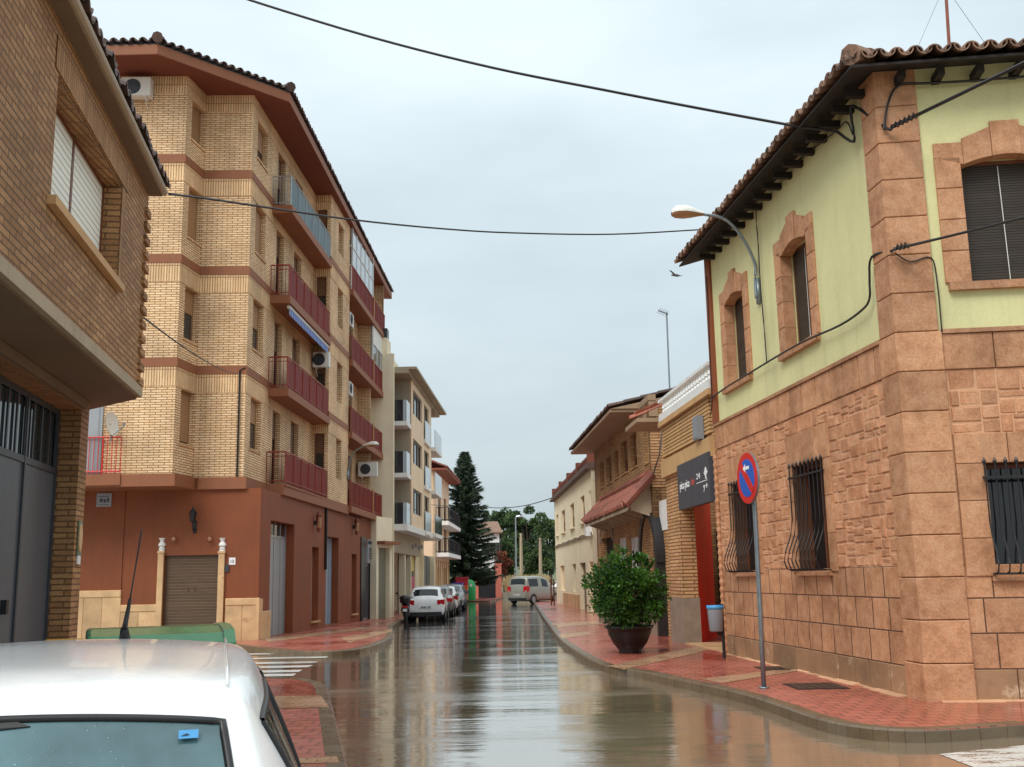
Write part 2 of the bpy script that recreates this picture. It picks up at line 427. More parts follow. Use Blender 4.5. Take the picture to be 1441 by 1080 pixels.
M['glass'] = glassy('window glass', rgb(48, 54, 58), 0.05, 0.8)
M['glass_dark'] = glassy('dark window glass', rgb(28, 28, 30), 0.06, 0.6)
M['glass_rail'] = glassy('frosted balcony glass', rgb(178, 190, 196), 0.12, 0.7, 0.05)
M['car_glass'] = glassy('car glass', rgb(26, 34, 38), 0.04, 0.4)
def wet_glass(name, c):
    n = NT(name); p = n.obj(); a = n.noise(p, 2.2, 4, 0.6)
    col = n.mix(n.ramp(a, [(0.35, (0, 0, 0)), (0.7, (1, 1, 1))]), scl(c, 0.6), scl(c, 1.3))
    v = n.n('TexVoronoi', Vector=p, Scale=55.0); v2 = n.n('TexVoronoi', Vector=p, Scale=130.0)
    keep = n.ramp(n.noise(p, 9, 3), [(0.48, (0, 0, 0)), (0.6, (1, 1, 1))])
    d = n.math('MULTIPLY', n.ramp(v.outputs['Distance'], [(0.0, (1, 1, 1)), (0.22, (0, 0, 0))]), keep)
    d2 = n.math('MULTIPLY', n.ramp(v2.outputs['Distance'], [(0.0, (1, 1, 1)), (0.2, (0, 0, 0))]), n.math('SUBTRACT', 1.0, keep))
    return n.done(col, 0.05, 0, n.bump(n.math('ADD', d, n.math('MULTIPLY', d2, 0.4)), 0.5, 0.004), 0.5)
M['near_glass'] = wet_glass('wet tinted hatch glass', rgb(88, 120, 126))
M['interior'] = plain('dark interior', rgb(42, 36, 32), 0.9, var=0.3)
M['cable'] = plain('black cable', rgb(30, 28, 28), 0.5, var=0.1, bump=0)
M['cable_grey'] = plain('grey cable', rgb(86, 80, 74), 0.5, var=0.1, bump=0)
M['plastic_white'] = plain('white plastic', rgb(224, 222, 214), 0.4, var=0.06, bump=0)
M['plastic_black'] = plain('black plastic', rgb(26, 26, 28), 0.4, var=0.1, bump=0)
M['plastic_grey'] = plain('grey plastic', rgb(136, 142, 148), 0.4, var=0.06, bump=0)
M['plastic_blue'] = plain('blue plastic', rgb(70, 150, 206), 0.4, var=0.06, bump=0)
M['bin_green'] = plain('green container plastic', rgb(66, 140, 92), 0.22, var=0.25, scale=4, bump=0.02)
M['igloo_green'] = plain('bright green plastic', rgb(20, 150, 74), 0.35, var=0.08, bump=0)
M['bin_yellow'] = plain('yellow container plastic', rgb(226, 168, 40), 0.35, var=0.08, bump=0)
M['bin_red'] = plain('red container plastic', rgb(176, 34, 48), 0.35, var=0.1, bump=0)
M['bin_blue'] = plain('blue container plastic', rgb(64, 74, 180), 0.35, var=0.1, bump=0)
M['bin_orange'] = plain('orange plastic', rgb(226, 96, 44), 0.4, var=0.1, bump=0)
M['red_door'] = plain('bright red panel', rgb(250, 26, 16), 0.4, var=0.1, bump=0.02)
M['sign_dark'] = plain('charcoal sign board', rgb(66, 70, 78), 0.45, var=0.08, bump=0)
M['sign_grey'] = plain('grey sign panel', rgb(148, 152, 158), 0.5, var=0.12, bump=0)
M['navy'] = plain('navy panel', rgb(34, 38, 58), 0.4, var=0.15, bump=0)
M['sign_red'] = plain('sign red', rgb(206, 40, 36), 0.4, var=0.08, bump=0)
M['sign_blue'] = plain('sign blue', rgb(28, 92, 188), 0.4, var=0.08, bump=0)
M['letter_white'] = plain('white lettering', rgb(238, 238, 238), 0.5, var=0.03, bump=0)
M['letter_red'] = plain('red lettering', rgb(196, 92, 88), 0.5, var=0.03, bump=0)
M['letter_dark'] = plain('dark lettering', rgb(40, 40, 44), 0.5, var=0.03, bump=0)
M['yellow'] = plain('yellow poster', rgb(232, 196, 40), 0.5, var=0.1, bump=0)
M['pink'] = plain('pink display', rgb(206, 92, 116), 0.6, var=0.3, scale=6, bump=0)
M['tyre'] = plain('tyre rubber', rgb(26, 26, 26), 0.7, var=0.15, bump=0.1)
M['rim'] = plain('alloy rim', rgb(150, 152, 154), 0.35, 0.6, var=0.1, bump=0)
M['lamp_red'] = plain('red lamp glass', rgb(190, 24, 34), 0.15, var=0.25, scale=20, bump=0)
M['lamp_clear'] = plain('clear lamp glass', rgb(206, 212, 216), 0.12, var=0.2, scale=20, bump=0)
M['amber'] = plain('dull amber glass', rgb(176, 130, 96), 0.3, var=0.15, bump=0)
M['plate'] = plain('number plate', rgb(220, 222, 220), 0.4, var=0.04, bump=0)
M['car_white'] = paint('white car paint', rgb(248, 249, 248), 0.22)
M['car_grey'] = paint('silver grey car paint', rgb(122, 124, 122), 0.3, 0.35)
M['car_van'] = paint('taupe grey van paint', rgb(150, 148, 136), 0.3, 0.3)
M['car_dark'] = paint('slate grey car paint', rgb(78, 84, 92), 0.28, 0.3)
M['car_blue'] = paint('blue car paint', rgb(74, 96, 140), 0.28, 0.2)
M['pot'] = plain('dark brown glazed pot', rgb(18, 17, 17), 0.4, var=0.25, scale=5, bump=0.05)
M['soil'] = plain('wet soil', rgb(60, 46, 36), 0.9, bump=0.5)
M['bark'] = plain('grey brown bark', rgb(92, 76, 62), 0.9, var=0.4, scale=8, bump=0.6, bscale=20)
M['feather'] = plain('dark grey feathers', rgb(84, 82, 82), 0.8, var=0.3, scale=20, bump=0)
def leaf(name, c1, c2, trans=0.25, rough=0.5):
    n = NT(name)
    a = n.t.nodes.new('ShaderNodeAttribute'); a.attribute_name = 'tint'
    col = n.mix(a.outputs['Fac'], c1, c2)
    n.done(col, rough, 0, None, 0.35)
    tr = n.n('BsdfTranslucent', Color=col)
    mx = n.n('MixShader', i0=trans, i1=n.b.outputs[0], i2=tr)
    n.t.links.new(mx.outputs[0], n.out.inputs[0]); return n.m
M['leaf_shrub'] = leaf('glossy shrub leaf', rgb(20, 48, 18), rgb(84, 132, 44), 0.2, 0.35)
M['leaf_spruce'] = leaf('spruce needles', rgb(44, 60, 50), rgb(112, 132, 104), 0.2)
M['leaf_pine'] = leaf('pine needles', rgb(34, 54, 36), rgb(98, 122, 70), 0.15)
M['leaf_far'] = leaf('far tree leaves', rgb(52, 76, 52), rgb(106, 130, 84), 0.15)
M['leaf_red'] = leaf('rusty red leaves', rgb(84, 44, 30), rgb(150, 84, 56), 0.2)
M['grass_dry'] = leaf('dry reeds', rgb(120, 104, 72), rgb(190, 168, 124), 0.2)
# ------------------------------------------------------------------ the wet ground
def wet_mat(name, build):
    n = NT(name); return build(n)
def road_build(n):
    p = n.obj()
    sx = n.n('SeparateXYZ', Vector=p)
    near = n.n('MapRange', Value=sx.outputs[1], i1=16.0, i2=34.0, i3=1.0, i4=0.0).outputs[0]   # silty run-off collects in the low near crossing
    a = n.noise(n.mapping(p, (0.16, 0.1, 1)), 1.0, 6, 0.6)
    asph = n.mix(n.noise(p, 90, 3), (0.05, 0.048, 0.045, 1), (0.24, 0.225, 0.205, 1))
    silt = n.mix(n.noise(n.mapping(p, (0.6, 0.35, 1)), 1.0, 6, 0.65), rgb(134, 114, 88), rgb(184, 162, 130))
    f = n.math('ADD', n.math('MULTIPLY', near, 0.75), n.math('MULTIPLY', n.math('SUBTRACT', a, 0.5), 0.9), clamp=True)
    col = n.mix(f, asph, silt)
    # patches that stand out of the water film
    dry = n.ramp(n.noise(n.mapping(p, (0.13, 0.42, 1)), 1.0, 8, 0.66), [(0.5, (0, 0, 0)), (0.68, (1, 1, 1))])
    rough = n.math('ADD', n.math('ADD', n.math('MULTIPLY', dry, 0.2), 0.035), n.math('MULTIPLY', n.math('MULTIPLY', near, n.ramp(sx.outputs[0], [(0.0, (0, 0, 0)), (0.9, (1, 1, 1))])), 0.06))
    rip = n.noise(n.mapping(p, (0.55, 2.6, 1)), 1.0, 5, 0.6)
    rip2 = n.noise(n.mapping(p, (2.2, 8.0, 1)), 1.0, 3, 0.55)
    rip3 = n.noise(n.mapping(p, (0.1, 0.6, 1)), 1.0, 3, 0.5)
    h = n.math('ADD', n.math('ADD', n.math('MULTIPLY', rip, 1.0), n.math('MULTIPLY', rip2, 0.22)), n.math('MULTIPLY', rip3, 4.0))
    grit = n.math('MULTIPLY', n.noise(p, 120, 2), n.math('ADD', n.math('MULTIPLY', dry, 0.09), 0.012))
    # rain drops: rare rings
    vor = n.n('TexVoronoi', Vector=n.mapping(p, (1.1, 1.1, 1)), Scale=1.0)
    d = vor.outputs['Distance']
    ring = n.math('MULTIPLY', n.math('SINE', n.math('MULTIPLY', d, 110.0)), n.ramp(d, [(0.0, (1, 1, 1)), (0.16, (0, 0, 0))]))
    h = n.math('ADD', n.math('ADD', h, grit), n.math('MULTIPLY', ring, 0.03))
    n.b.inputs['IOR'].default_value = 1.5
    nr = n.bump(h, 0.06, 0.12); n.set(n.b.inputs['Coat Normal'], nr); n.b.inputs['Coat IOR'].default_value = 2.0; n.set(n.b.inputs['Coat Roughness'], rough)
    mm = n.done(col, rough, 0, nr, 0.6, 1.0); n.set(n.b.inputs['Coat Roughness'], rough); return mm
M['road'] = wet_mat('wet silty asphalt', road_build)

def pave_build(n):
    p = n.obj()
    t = n.n('TexBrick', Vector=p, Color1=rgb(184, 98, 80), Color2=rgb(156, 74, 62), Mortar=rgb(92, 52, 44), Scale=1.0, Mortar_Size=0.016, Mortar_Smooth=0.3, Brick_Width=0.22, Row_Height=0.22)
    a = n.noise(n.mapping(p, (0.5, 0.3, 1)), 1.0, 6, 0.62)
    col = n.mix(n.ramp(a, [(0.35, (0, 0, 0)), (0.7, (0.5, 0.5, 0.5))]), t.outputs[0], rgb(190, 120, 100))
    gr = n.noise(p, 60, 3)
    col = n.mix(0.35, col, n.mix(1.0, col, n.ramp(gr, [(0.3, (0.6, 0.6, 0.6)), (0.7, (1.4, 1.4, 1.4))]), 'MULTIPLY'))
    wet = n.ramp(a, [(0.38, (0.14, 0.14, 0.14)), (0.6, (0.5, 0.5, 0.5))])
    h = n.math('ADD', n.math('MULTIPLY', t.outputs[1], -0.6), n.math('MULTIPLY', n.noise(n.mapping(p, (1.2, 2.5, 1)), 1.0, 3), 1.5))
    return n.done(col, wet, 0, n.bump(h, 0.12, 0.02), 0.5, 0.15)
M['paving'] = wet_mat('wet red block paving', pave_build)
def band_build(n):
    p = n.obj()
    t = n.n('TexBrick', Vector=p, Color1=rgb(206, 166, 132), Color2=rgb(186, 142, 110), Mortar=rgb(120, 92, 70), Scale=1.0, Mortar_Size=0.008, Mortar_Smooth=0.3, Brick_Width=0.2, Row_Height=0.1)
    a = n.noise(p, 1.2, 6, 0.62)
    col = n.mix(n.ramp(a, [(0.35, (0, 0, 0)), (0.7, (0.5, 0.5, 0.5))]), t.outputs[0], rgb(150, 112, 84))
    return n.done(col, n.ramp(a, [(0.4, (0.12, 0.12, 0.12)), (0.65, (0.45, 0.45, 0.45))]), 0, n.bump(n.math('MULTIPLY', t.outputs[1], -1), 0.15, 0.01), 0.5)
M['band'] = wet_mat('wet beige block paving', band_build)
def kerb_build(n):
    p = n.obj(); a = n.noise(p, 2.5, 6, 0.65)
    col = n.mix(a, rgb(74, 62, 48), rgb(126, 108, 84))
    return n.done(col, n.math('ADD', n.math('MULTIPLY', a, 0.4), 0.1), 0, n.bump(n.noise(p, 30, 4), 0.3, 0.01), 0.5)
M['kerb'] = wet_mat('wet kerb stone', kerb_build)
def mark_build(n):
    p = n.obj()
    w = n.ramp(n.math('ADD', n.math('MULTIPLY', n.noise(n.mapping(p, (0.7, 2.2, 1)), 1.6, 7, 0.7), 0.8), n.math('MULTIPLY', n.noise(p, 30, 3), 0.22)), [(0.53, (0, 0, 0)), (0.6, (1, 1, 1))])
    col = n.mix(w, n.mix(n.noise(p, 25, 3), rgb(206, 204, 196), rgb(236, 236, 230)), n.mix(n.noise(p, 40, 4), rgb(92, 74, 58), rgb(150, 126, 102)))
    return n.done(col, 0.22, 0, n.bump(n.noise(p, 60, 3), 0.15, 0.005), 0.5)
M['marking'] = wet_mat('worn white road paint', mark_build)
M['earth'] = plain('bare earth', rgb(112, 96, 72), 0.9, var=0.3, scale=0.3, bump=0.3)
M['hill'] = plain('scrubby hill', rgb(98, 108, 74), 0.9, var=0.4, scale=0.12, bump=0.3)

# ground sheet to the horizon, in strips that follow the fall of the street
def strips(m, x0, x1, ys, dz):
    for i in range(len(ys) - 1):
        m.face([(x0, ys[i], zg(ys[i]) + dz), (x1, ys[i], zg(ys[i]) + dz), (x1, ys[i + 1], zg(ys[i + 1]) + dz), (x0, ys[i + 1], zg(ys[i + 1]) + dz)])
m = MB(); strips(m, -1500, 1500, [-300, 22, 46, 3000], -0.012); struct(m.build('ground', M['earth']))
m = MB(); strips(m, -60, 60, [-25, 22, 46, 112], 0.0); struct(m.build('road', M['road']))

def pavement(poly, dz=0.12, kerb_pts=None, name='pavement'):
    """paved slab that follows the street, kerb stones along kerb_pts"""
    bm = bmesh.new()
    f = bm.faces.new([bm.verts.new((x, y, 0)) for x, y in poly])
    for yy in (22, 46):
        bmesh.ops.bisect_plane(bm, geom=bm.verts[:] + bm.edges[:] + bm.faces[:], plane_co=(0, yy, 0), plane_no=(0, 1, 0))
    bmesh.ops.triangulate(bm, faces=bm.faces[:])
    r = bmesh.ops.extrude_face_region(bm, geom=bm.faces[:])
    top = [v for v in r['geom'] if isinstance(v, bmesh.types.BMVert)]
    for v in bm.verts: v.co.z = zg(v.co.y) - 0.05
    for v in top: v.co.z = zg(v.co.y) + dz
    bmesh.ops.recalc_face_normals(bm, faces=bm.faces)
    me = bpy.data.meshes.new(name); bm.to_mesh(me); bm.free(); me.materials.append(M['paving'])
    o = bpy.data.objects.new(name, me); COL.objects.link(o); struct(o)
    return o
def kerb(pts, side, dz=0.124, w=0.16):
    """a run of kerb stones; side: +1 paving is to the left of travel"""
    m = MB(); P = [Vector(p) for p in pts]
    D = []
    for i in range(len(P)):
        d = (P[min(i + 1, len(P) - 1)] - P[max(i - 1, 0)]).normalized(); D.append(Vector((-d.y, d.x)) * side)
    for i in range(len(P) - 1):
        L = (P[i + 1] - P[i]).length; k = max(1, int(L / 0.9))
        for j in range(k):
            s0, s1 = j / k + 0.012, (j + 1) / k - 0.012
            q = []
            for s in (s0, s1):
                p = P[i].lerp(P[i + 1], s); n = D[i].lerp(D[i + 1], s)
                q.append((p - n * 0.012, p + n * w))
            t = random.uniform(0.8, 1.15)
            b = [(q[0][0], -0.04), (q[1][0], -0.04), (q[1][1], -0.04), (q[0][1], -0.04)]
            c = 0.02
            n0, n1 = D[i], D[i + 1]
            V = [(v.x, v.y, zg(v.y) - 0.04) for v, _ in b]
            V += [(q[0][0].x, q[0][0].y, zg(q[0][0].y) + dz - c), (q[1][0].x, q[1][0].y, zg(q[1][0].y) + dz - c)]
            e0, e1 = q[0][0] + n0 * c, q[1][0] + n1 * c
            V += [(e0.x, e0.y, zg(e0.y) + dz), (e1.x, e1.y, zg(e1.y) + dz)]
            V += [(q[1][1].x, q[1][1].y, zg(q[1][1].y) + dz), (q[0][1].x, q[0][1].y, zg(q[0][1].y) + dz)]
            m.raw(V, [(0, 1, 5, 4), (4, 5, 7, 6), (6, 7, 8, 9), (9, 8, 2, 3), (0, 4, 6, 9, 3), (1, 2, 8, 7, 5), (0, 3, 2, 1)], t)
    return struct(m.build('kerb', M['kerb']))
def smooth(pts, k=5):
    P = [Vector(p) for p in pts]; out = []
    for i in range(len(P) - 1):
        a, b, c, d = P[max(i - 1, 0)], P[i], P[i + 1], P[min(i + 2, len(P) - 1)]
        for j in range(k):
            t = j / k
            out.append(0.5 * ((2 * b) + (c - a) * t + (2 * a - 5 * b + 4 * c - d) * t * t + (3 * b - a - 3 * c + d) * t ** 3))
    return out + [P[-1]]
g2 = lambda x, y, dz=0.12: gnd(x, y, dz).xy
def band(quad, dz=0.1245):
    """a beige band laid in the paving: four world points, cut where the fall changes"""
    m = MB(); n = 8
    (a, b, c, d) = [Vector(q) for q in quad]
    for i in range(n):
        p = [a.lerp(b, i / n), a.lerp(b, (i + 1) / n), d.lerp(c, (i + 1) / n), d.lerp(c, i / n)]
        m.face([(v.x, v.y, zg(v.y) + dz) for v in p])
    return struct(m.build('paving_band', M['band'], recalc=False))

# pavement by the stone house
KR = smooth([g2(*p) for p in ((752, 849), (768, 873), (784, 895), (803, 911), (826, 925), (858, 938), (905, 945), (950, 955), (1000, 965), (1050, 977), (1100, 993), (1150, 1010), (1210, 1022), (1300, 1027), (1441, 1018))], 4)
KR = [Vector((KR[0].x - 0.02, KR[0].y + 22))] + KR + [Vector((14, KR[-1].y + 0.6)), Vector((30, KR[-1].y + 1.5))]
pavement([(v.x + 0.02, v.y) for v in KR] + [(30, 60), (30, 98), (6, 98)])
kerb(KR, +1)
# pavement by the flats
KL = smooth([g2(*p) for p in ((250, 898), (300, 903), (345, 909), (395, 914), (440, 916.5), (495, 914), (530, 906), (550, 897))], 4)
KL2 = [g2(550, 897), g2(551.5, 888), g2(552, 880), g2(565, 873)]
far = [Vector((-4.9, 56)), Vector((-4.9, 82)), Vector((-3.9, 86)), g2(690, 846), g2(716, 838), Vector((-0.3, 104)), Vector((-8, 108))]
KLa = [Vector((-60, KL[0].y - 2)), Vector((KL[0].x - 6, KL[0].y - 0.6))] + KL + KL2[1:] + far
pavement([tuple(v) for v in KLa] + [(-60, 108)])
kerb(KLa, +1)
# pavement beside the white car
KN = smooth([g2(*p) for p in ((250, 947), (330, 951), (385, 953.5), (425, 955), (447, 959), (459, 968), (466, 992), (477, 1035), (488, 1080))], 4)
e = KN[-1]; dv = (KN[-1] - KN[-6]).normalized()
KN = [Vector((-30, KN[0].y - 1.0)), Vector((KN[0].x - 2, KN[0].y - 0.1))] + KN + [e + dv * 4, e + dv * 9]
inner = [e + dv * 9 + Vector((-0.24, 0)), e + dv * 4 + Vector((-0.24, 0)), e + Vector((-0.24, -.4)), Vector((e.x - 1.0, e.y + 0.2)), Vector((-30, e.y - 2))]
pavement([tuple(v) for v in KN] + [tuple(v) for v in inner])
kerb(KN, -1)
# beige bands
band([g2(340, 981), g2(452, 979), g2(463, 996), g2(340, 999)])
band([g2(395, 1068), g2(474, 1065), g2(478, 1074), g2(395, 1076)])
band([g2(855, 938), g2(985, 909), g2(1003, 914), g2(878, 943)])
band([g2(985, 956), g2(1120, 940), g2(1135, 943), g2(1015, 962)])
band([g2(776, 878), g2(850, 874), g2(850, 878), g2(780, 884)])
band([g2(785, 893), g2(830, 889), g2(830, 894), g2(792, 899)])
band([g2(372, 899), g2(520, 882), g2(522, 885), g2(378, 904)])
band([g2(478, 898), g2(552, 885), g2(552, 889), g2(492, 905)])
# zebra crossing to the flats, and the worn mark on the right
m = MB()
XR = [(452, 919), (462, 925), (448, 932), (436, 938), (424, 944.5), (416, 950)]
for x, y in XR:
    q = gnd(x, y); hw = 0.24
    x0 = -16.0
    m.face([(x0, q.y - hw, zg(q.y - hw) + 0.004), (q.x, q.y - hw, zg(q.y - hw) + 0.004), (q.x + random.uniform(-.05, .05), q.y + hw, zg(q.y + hw) + 0.004), (x0, q.y + hw, zg(q.y + hw) + 0.004)])
struct(m.build('zebra_crossing', M['marking']))
m = MB()
m.face([(*gnd(x, y).xy, 0.004) for x, y in ((1322, 1062), (1500, 1043), (1640, 1075), (1372, 1081))])
struct(m.build('road_marking', M['marking']))
# ------------------------------------------------------------------ shared building pieces
def tiled(m, fr, a0, a1, o0, z0, run, slope, pitch=0.21, r=0.1, hip0=0.0, hip1=0.0, seg=0.42, n=6, thick=0.018, valley=None):
    """barrel tiles in rows running up from the eave; hip0/hip1: how far the ends draw in per metre of run"""
    k = max(1, int((a1 - a0) / pitch)); pw = (a1 - a0) / k
    sl = math.tan(slope)
    for i in range(k):
        ac = a0 + (i + 0.5) * pw
        L = run
        if hip0 > 0: L = min(L, (ac - a0) / hip0 + 0.15)
        if hip1 > 0: L = min(L, (a1 - ac) / hip1 + 0.15)
        ns = max(1, int(L / seg + 0.5))
        j0 = random.uniform(-0.02, 0.02); rr = r * random.uniform(0.94, 1.05)
        for s in range(ns):
            t = random.uniform(0.6, 1.3)
            ob, oe = o0 - s * L / ns + (0.03 if s else j0), o0 - (s + 1) * L / ns
            for (zo, up) in ((0.02, 1), (0.0, -1)):
                cx = ac if up > 0 else ac + pw / 2
                ring = []
                for (oo, rad) in ((ob, rr), (oe, rr * 0.86)):
                    zb = z0 + (o0 - oo) * sl + zo + (0.012 if oo == ob else 0) + (0 if up > 0 else rr * 0.95)
                    for (R_, ) in ((rad,), (rad - thick,)):
                        for q in range(n + 1):
                            an = math.pi * q / n
                            ring.append(fr.pt(cx + R_ * math.cos(an), oo, zb + up * R_ * math.sin(an)))
                N = n + 1
                F = []
                for q in range(n):
                    F += [(q, q + 1, 2 * N + q + 1, 2 * N + q), (N + q, 3 * N + q, 3 * N + q + 1, N + q + 1), (q, N + q, N + q + 1, q + 1)]
                m.raw(ring, F, t)
def ridge(m, p, q, r=0.12, n=8):
    p, q = Vector(p), Vector(q); k = max(1, int((q - p).length / 0.42))
    for i in range(k):
        m.tube([p.lerp(q, i / k), p.lerp(q, (i + 1.06) / k)], [r * 1.05, r * 0.9], n, random.uniform(0.7, 1.2))
def window(par, fr, w, o, frame='wood_brown', glass='glass', blind=None, drop=0.0, mull=1, fw=0.06, sill=None, d=0.05, rail=False, name='window'):
    """window set at depth o in the opening w=(a0,a1,z0,z1): frame with pane, blind and sill under it"""
    a0, a1, z0, z1 = w; m = MB(); g = 0.004
    m.box(fr, a0 + g, a0 + fw, o, o + d, z0 + g, z1 - g); m.box(fr, a1 - fw, a1 - g, o, o + d, z0 + g, z1 - g)
    m.box(fr, a0 + fw, a1 - fw, o, o + d, z0 + g, z0 + fw); m.box(fr, a0 + fw, a1 - fw, o, o + d, z1 - fw, z1 - g)
    for i in range(1, mull + 1):
        c = a0 + (a1 - a0) * i / (mull + 1); m.box(fr, c - fw * .5, c + fw * .5, o + 0.002, o + d - .002, z0 + fw, z1 - fw)
    if rail: m.box(fr, a0 + fw, a1 - fw, o + .002, o + d - .002, z0 + (z1 - z0) * .36, z0 + (z1 - z0) * .36 + fw)
    f = m.build(name, M[frame], par)
    m = MB(); m.box(fr, a0 + g, a1 - g, o - 0.03, o + 0.012, z0 + g, z1 - g); m.build('pane', M[glass], f)
    if blind and drop > 0:
        zb = z1 - fw - (z1 - z0 - 2 * fw) * drop
        m = MB()
        for i in range(mull + 1):
            b0 = a0 + (a1 - a0) * i / (mull + 1); b1 = a0 + (a1 - a0) * (i + 1) / (mull + 1)
            m.box(fr, b0 + fw * .6, b1 - fw * .6, o + 0.014, o + d - 0.006, zb, z1 - fw)
        m.build('blind', M[blind], f)
    if sill:
        m = MB(); m.box(fr, a0 - .05, a1 + .05, o + .01, sill[1], z0 - .055, z0 - .002); m.build('sill', M[sill[0]], f)
    return f
def rnd(s=0.12): return random.uniform(1 - s, 1 + s)
def course(m, fr, a0, a1, z0, z1, w, o0, o1, off=0.0, c=0.006, s=0.14):
    x = a0 - off
    while x < a1 - 0.02:
        e = x + w * random.uniform(0.85, 1.18)
        b0, b1 = max(x, a0), min(e, a1)
        if a1 - b1 < 0.14: b1 = a1
        if b1 - b0 > 0.03: m.block(fr, b0 + (.015 if fr.dy > .5 else .006), b1 - (.015 if fr.dy > .5 else .006), o0, o1, z0 + .006, z1 - .006, c, rnd(s))
        x = b1 if b1 == a1 else e
        if b1 == a1: break
def rubble(m, fr, a0, a1, z0, z1, o0, o1, holes=(), lo=0.11, hi=0.36):
    """irregular stamped blocks: a panel split again and again"""
    def cut(x0, x1, y0, y1, dpt):
        w, h = x1 - x0, y1 - y0
        for (p, q, r_, s) in holes:
            if x0 >= p - 1e-4 and x1 <= q + 1e-4 and y0 >= r_ - 1e-4 and y1 <= s + 1e-4: return
        ov = [H for H in holes if x0 < H[1] - 1e-4 and x1 > H[0] + 1e-4 and y0 < H[3] - 1e-4 and y1 > H[2] + 1e-4]
        if ov:
            H = ov[0]
            for c in (H[0], H[1]):
                if x0 + 1e-3 < c < x1 - 1e-3: cut(x0, c, y0, y1, dpt); cut(c, x1, y0, y1, dpt); return
            for c in (H[2], H[3]):
                if y0 + 1e-3 < c < y1 - 1e-3: cut(x0, x1, y0, c, dpt); cut(x0, x1, c, y1, dpt); return
        wide = w > h * 1.25 if abs(w - h) > .1 else random.random() < .5
        if (w > hi * random.uniform(.75, 1.5) or h > hi * .62 * random.uniform(.7, 1.5)) and max(w, h) > lo * 2:
            f = random.uniform(.3, .7)
            if w / hi > h / (hi * .62): cut(x0, x0 + w * f, y0, y1, dpt + 1); cut(x0 + w * f, x1, y0, y1, dpt + 1)
            else: cut(x0, x1, y0, y0 + h * f, dpt + 1); cut(x0, x1, y0 + h * f, y1, dpt + 1)
            return
        g = 0.010
        if w > 0.05 and h > 0.04: m.block(fr, x0 + g, x1 - g, o0, o1 + random.uniform(-.004, .008), y0 + g, y1 - g, 0.012, rnd(.13), 0.008)
    cut(a0, a1, z0, z1, 0)

# ------------------------------------------------------------------ stone house on the corner
P0 = gnd(1309, 987, .12)
fr = Fr(P0.x, P0.y, vpdir(576), 1)
fs = Fr(P0.x, P0.y, (1, -.12), -1)
BZ = 0.08; LEN, LS = 7.85, 9.0
house = thing('stone_house', 'corner house of orange stone below and pale green plaster above, with barred windows', 'house', (P0.x, P0.y, 0))
EZ = 7.72; BELT = 4.43; RTOP = 3.98; LTOP = 1.66
PA, PSD = 0.42, 0.50            # corner pier widths on the two sides
def win_a(x0, y0, x1, y1): return fr.a(x0, y0), fr.a(x1, y1)
# openings (measured on the wall)
def rect(f, xl, yl, xr, yr, xt, yt, xb, yb):
    """left point, right point, top point, bottom point, all pixels on the wall"""
    a, b = f.a(xl, yl), f.a(xr, yr)
    return (min(a, b), max(a, b), f.z(xb, yb), f.z(xt, yt))
lo2 = rect(fr, 1165, 730, 1121, 730, 1140, 651, 1146, 805)
lo1 = rect(fr, 1064, 735, 1030, 735, 1046, 676, 1046, 800)
up2 = rect(fr, 1141, 400, 1103, 420, 1118, 338, 1146, 474)
up1 = rect(fr, 1049, 450, 1022, 470, 1033, 413, 1052, 524)
lo2 = (lo2[0], lo2[1], lo2[2], lo2[3]); lo1 = (lo1[0], lo1[0] + (lo2[1] - lo2[0]), lo2[2], lo2[3])
up1 = (up1[0], up1[0] + (up2[1] - up2[0]), up2[2], up2[3])
ls = (fs.a(1394, 730), fs.a(1394, 730) + 1.15, fs.z(1402, 811), fs.z(1390, 652))
us = (fs.a(1356, 300), fs.a(1356, 300) + 1.15, fs.z(1366, 398), fs.z(1352, 222))
D = 0.3
# masonry core behind the facing: joints show between the blocks
m = MB()
arch_h = 0.0
m.wall(fr, 0, LEN, BZ - .3, BELT, [lo1, lo2], -.004, D)
m.wall(fs, 0.0, LS, BZ - .3, BELT, [ls], -.004, D)
m.build('ground_floor_wall', M['joint_dark'], house)
m = MB()
m.wall(fr, 0.1, LEN, BELT, EZ + .25, [up1, up2], 0, D); m.wall(fs, .1, LS, BELT, EZ + .25, [us], 0, D)
m.build('upper_wall', M['green_plaster'], house)
m = MB()   # body behind
c = [fr.pt(.35, -.4, 0)[:2], fr.pt(LEN, -.4, 0)[:2], fr.pt(LEN, -9, 0)[:2], fs.pt(LS, -4, 0)[:2], fs.pt(LS, -.4, 0)[:2]]
m.slab(c, -.3, EZ + .2); m.build('inner_wall', M['interior'], house)
m = MB(); e0 = fr.side(LEN, 0, -1)
m.box(fr, LEN + .003, LEN + .06, -9, -.02, -.3, EZ + .2); m.build('gable_wall', M['peach_plaster'], house)
# lower ashlar: four courses, the lowest damp and grey
rows = [BZ - .03, .47, .87, 1.27, LTOP]
m, md = MB(), MB(); md2 = MB()
for i in range(4):
    t = md if i == 0 else m
    course(t, fr, PA, LEN, rows[i], rows[i + 1], .52, -.05, .0 + (.012 if i == 0 else 0), random.uniform(0, .4))
    course(t if t is m else md2, fs, PSD, LS, rows[i], rows[i + 1], .6, -.05, .0 + (.012 if i == 0 else 0), random.uniform(0, .4))
# band of ashlar under the plaster
course(m, fr, PA, LEN, RTOP, BELT, .5, -.05, .025, .2); course(m, fs, PSD, LS, RTOP, BELT, .62, -.05, .025, .1)
m.box(fr, PA, LEN, -.05, .05, BELT - .002, BELT + .05, .8); m.box(fs, PSD, LS, -.05, .05, BELT - .002, BELT + .05, .8)
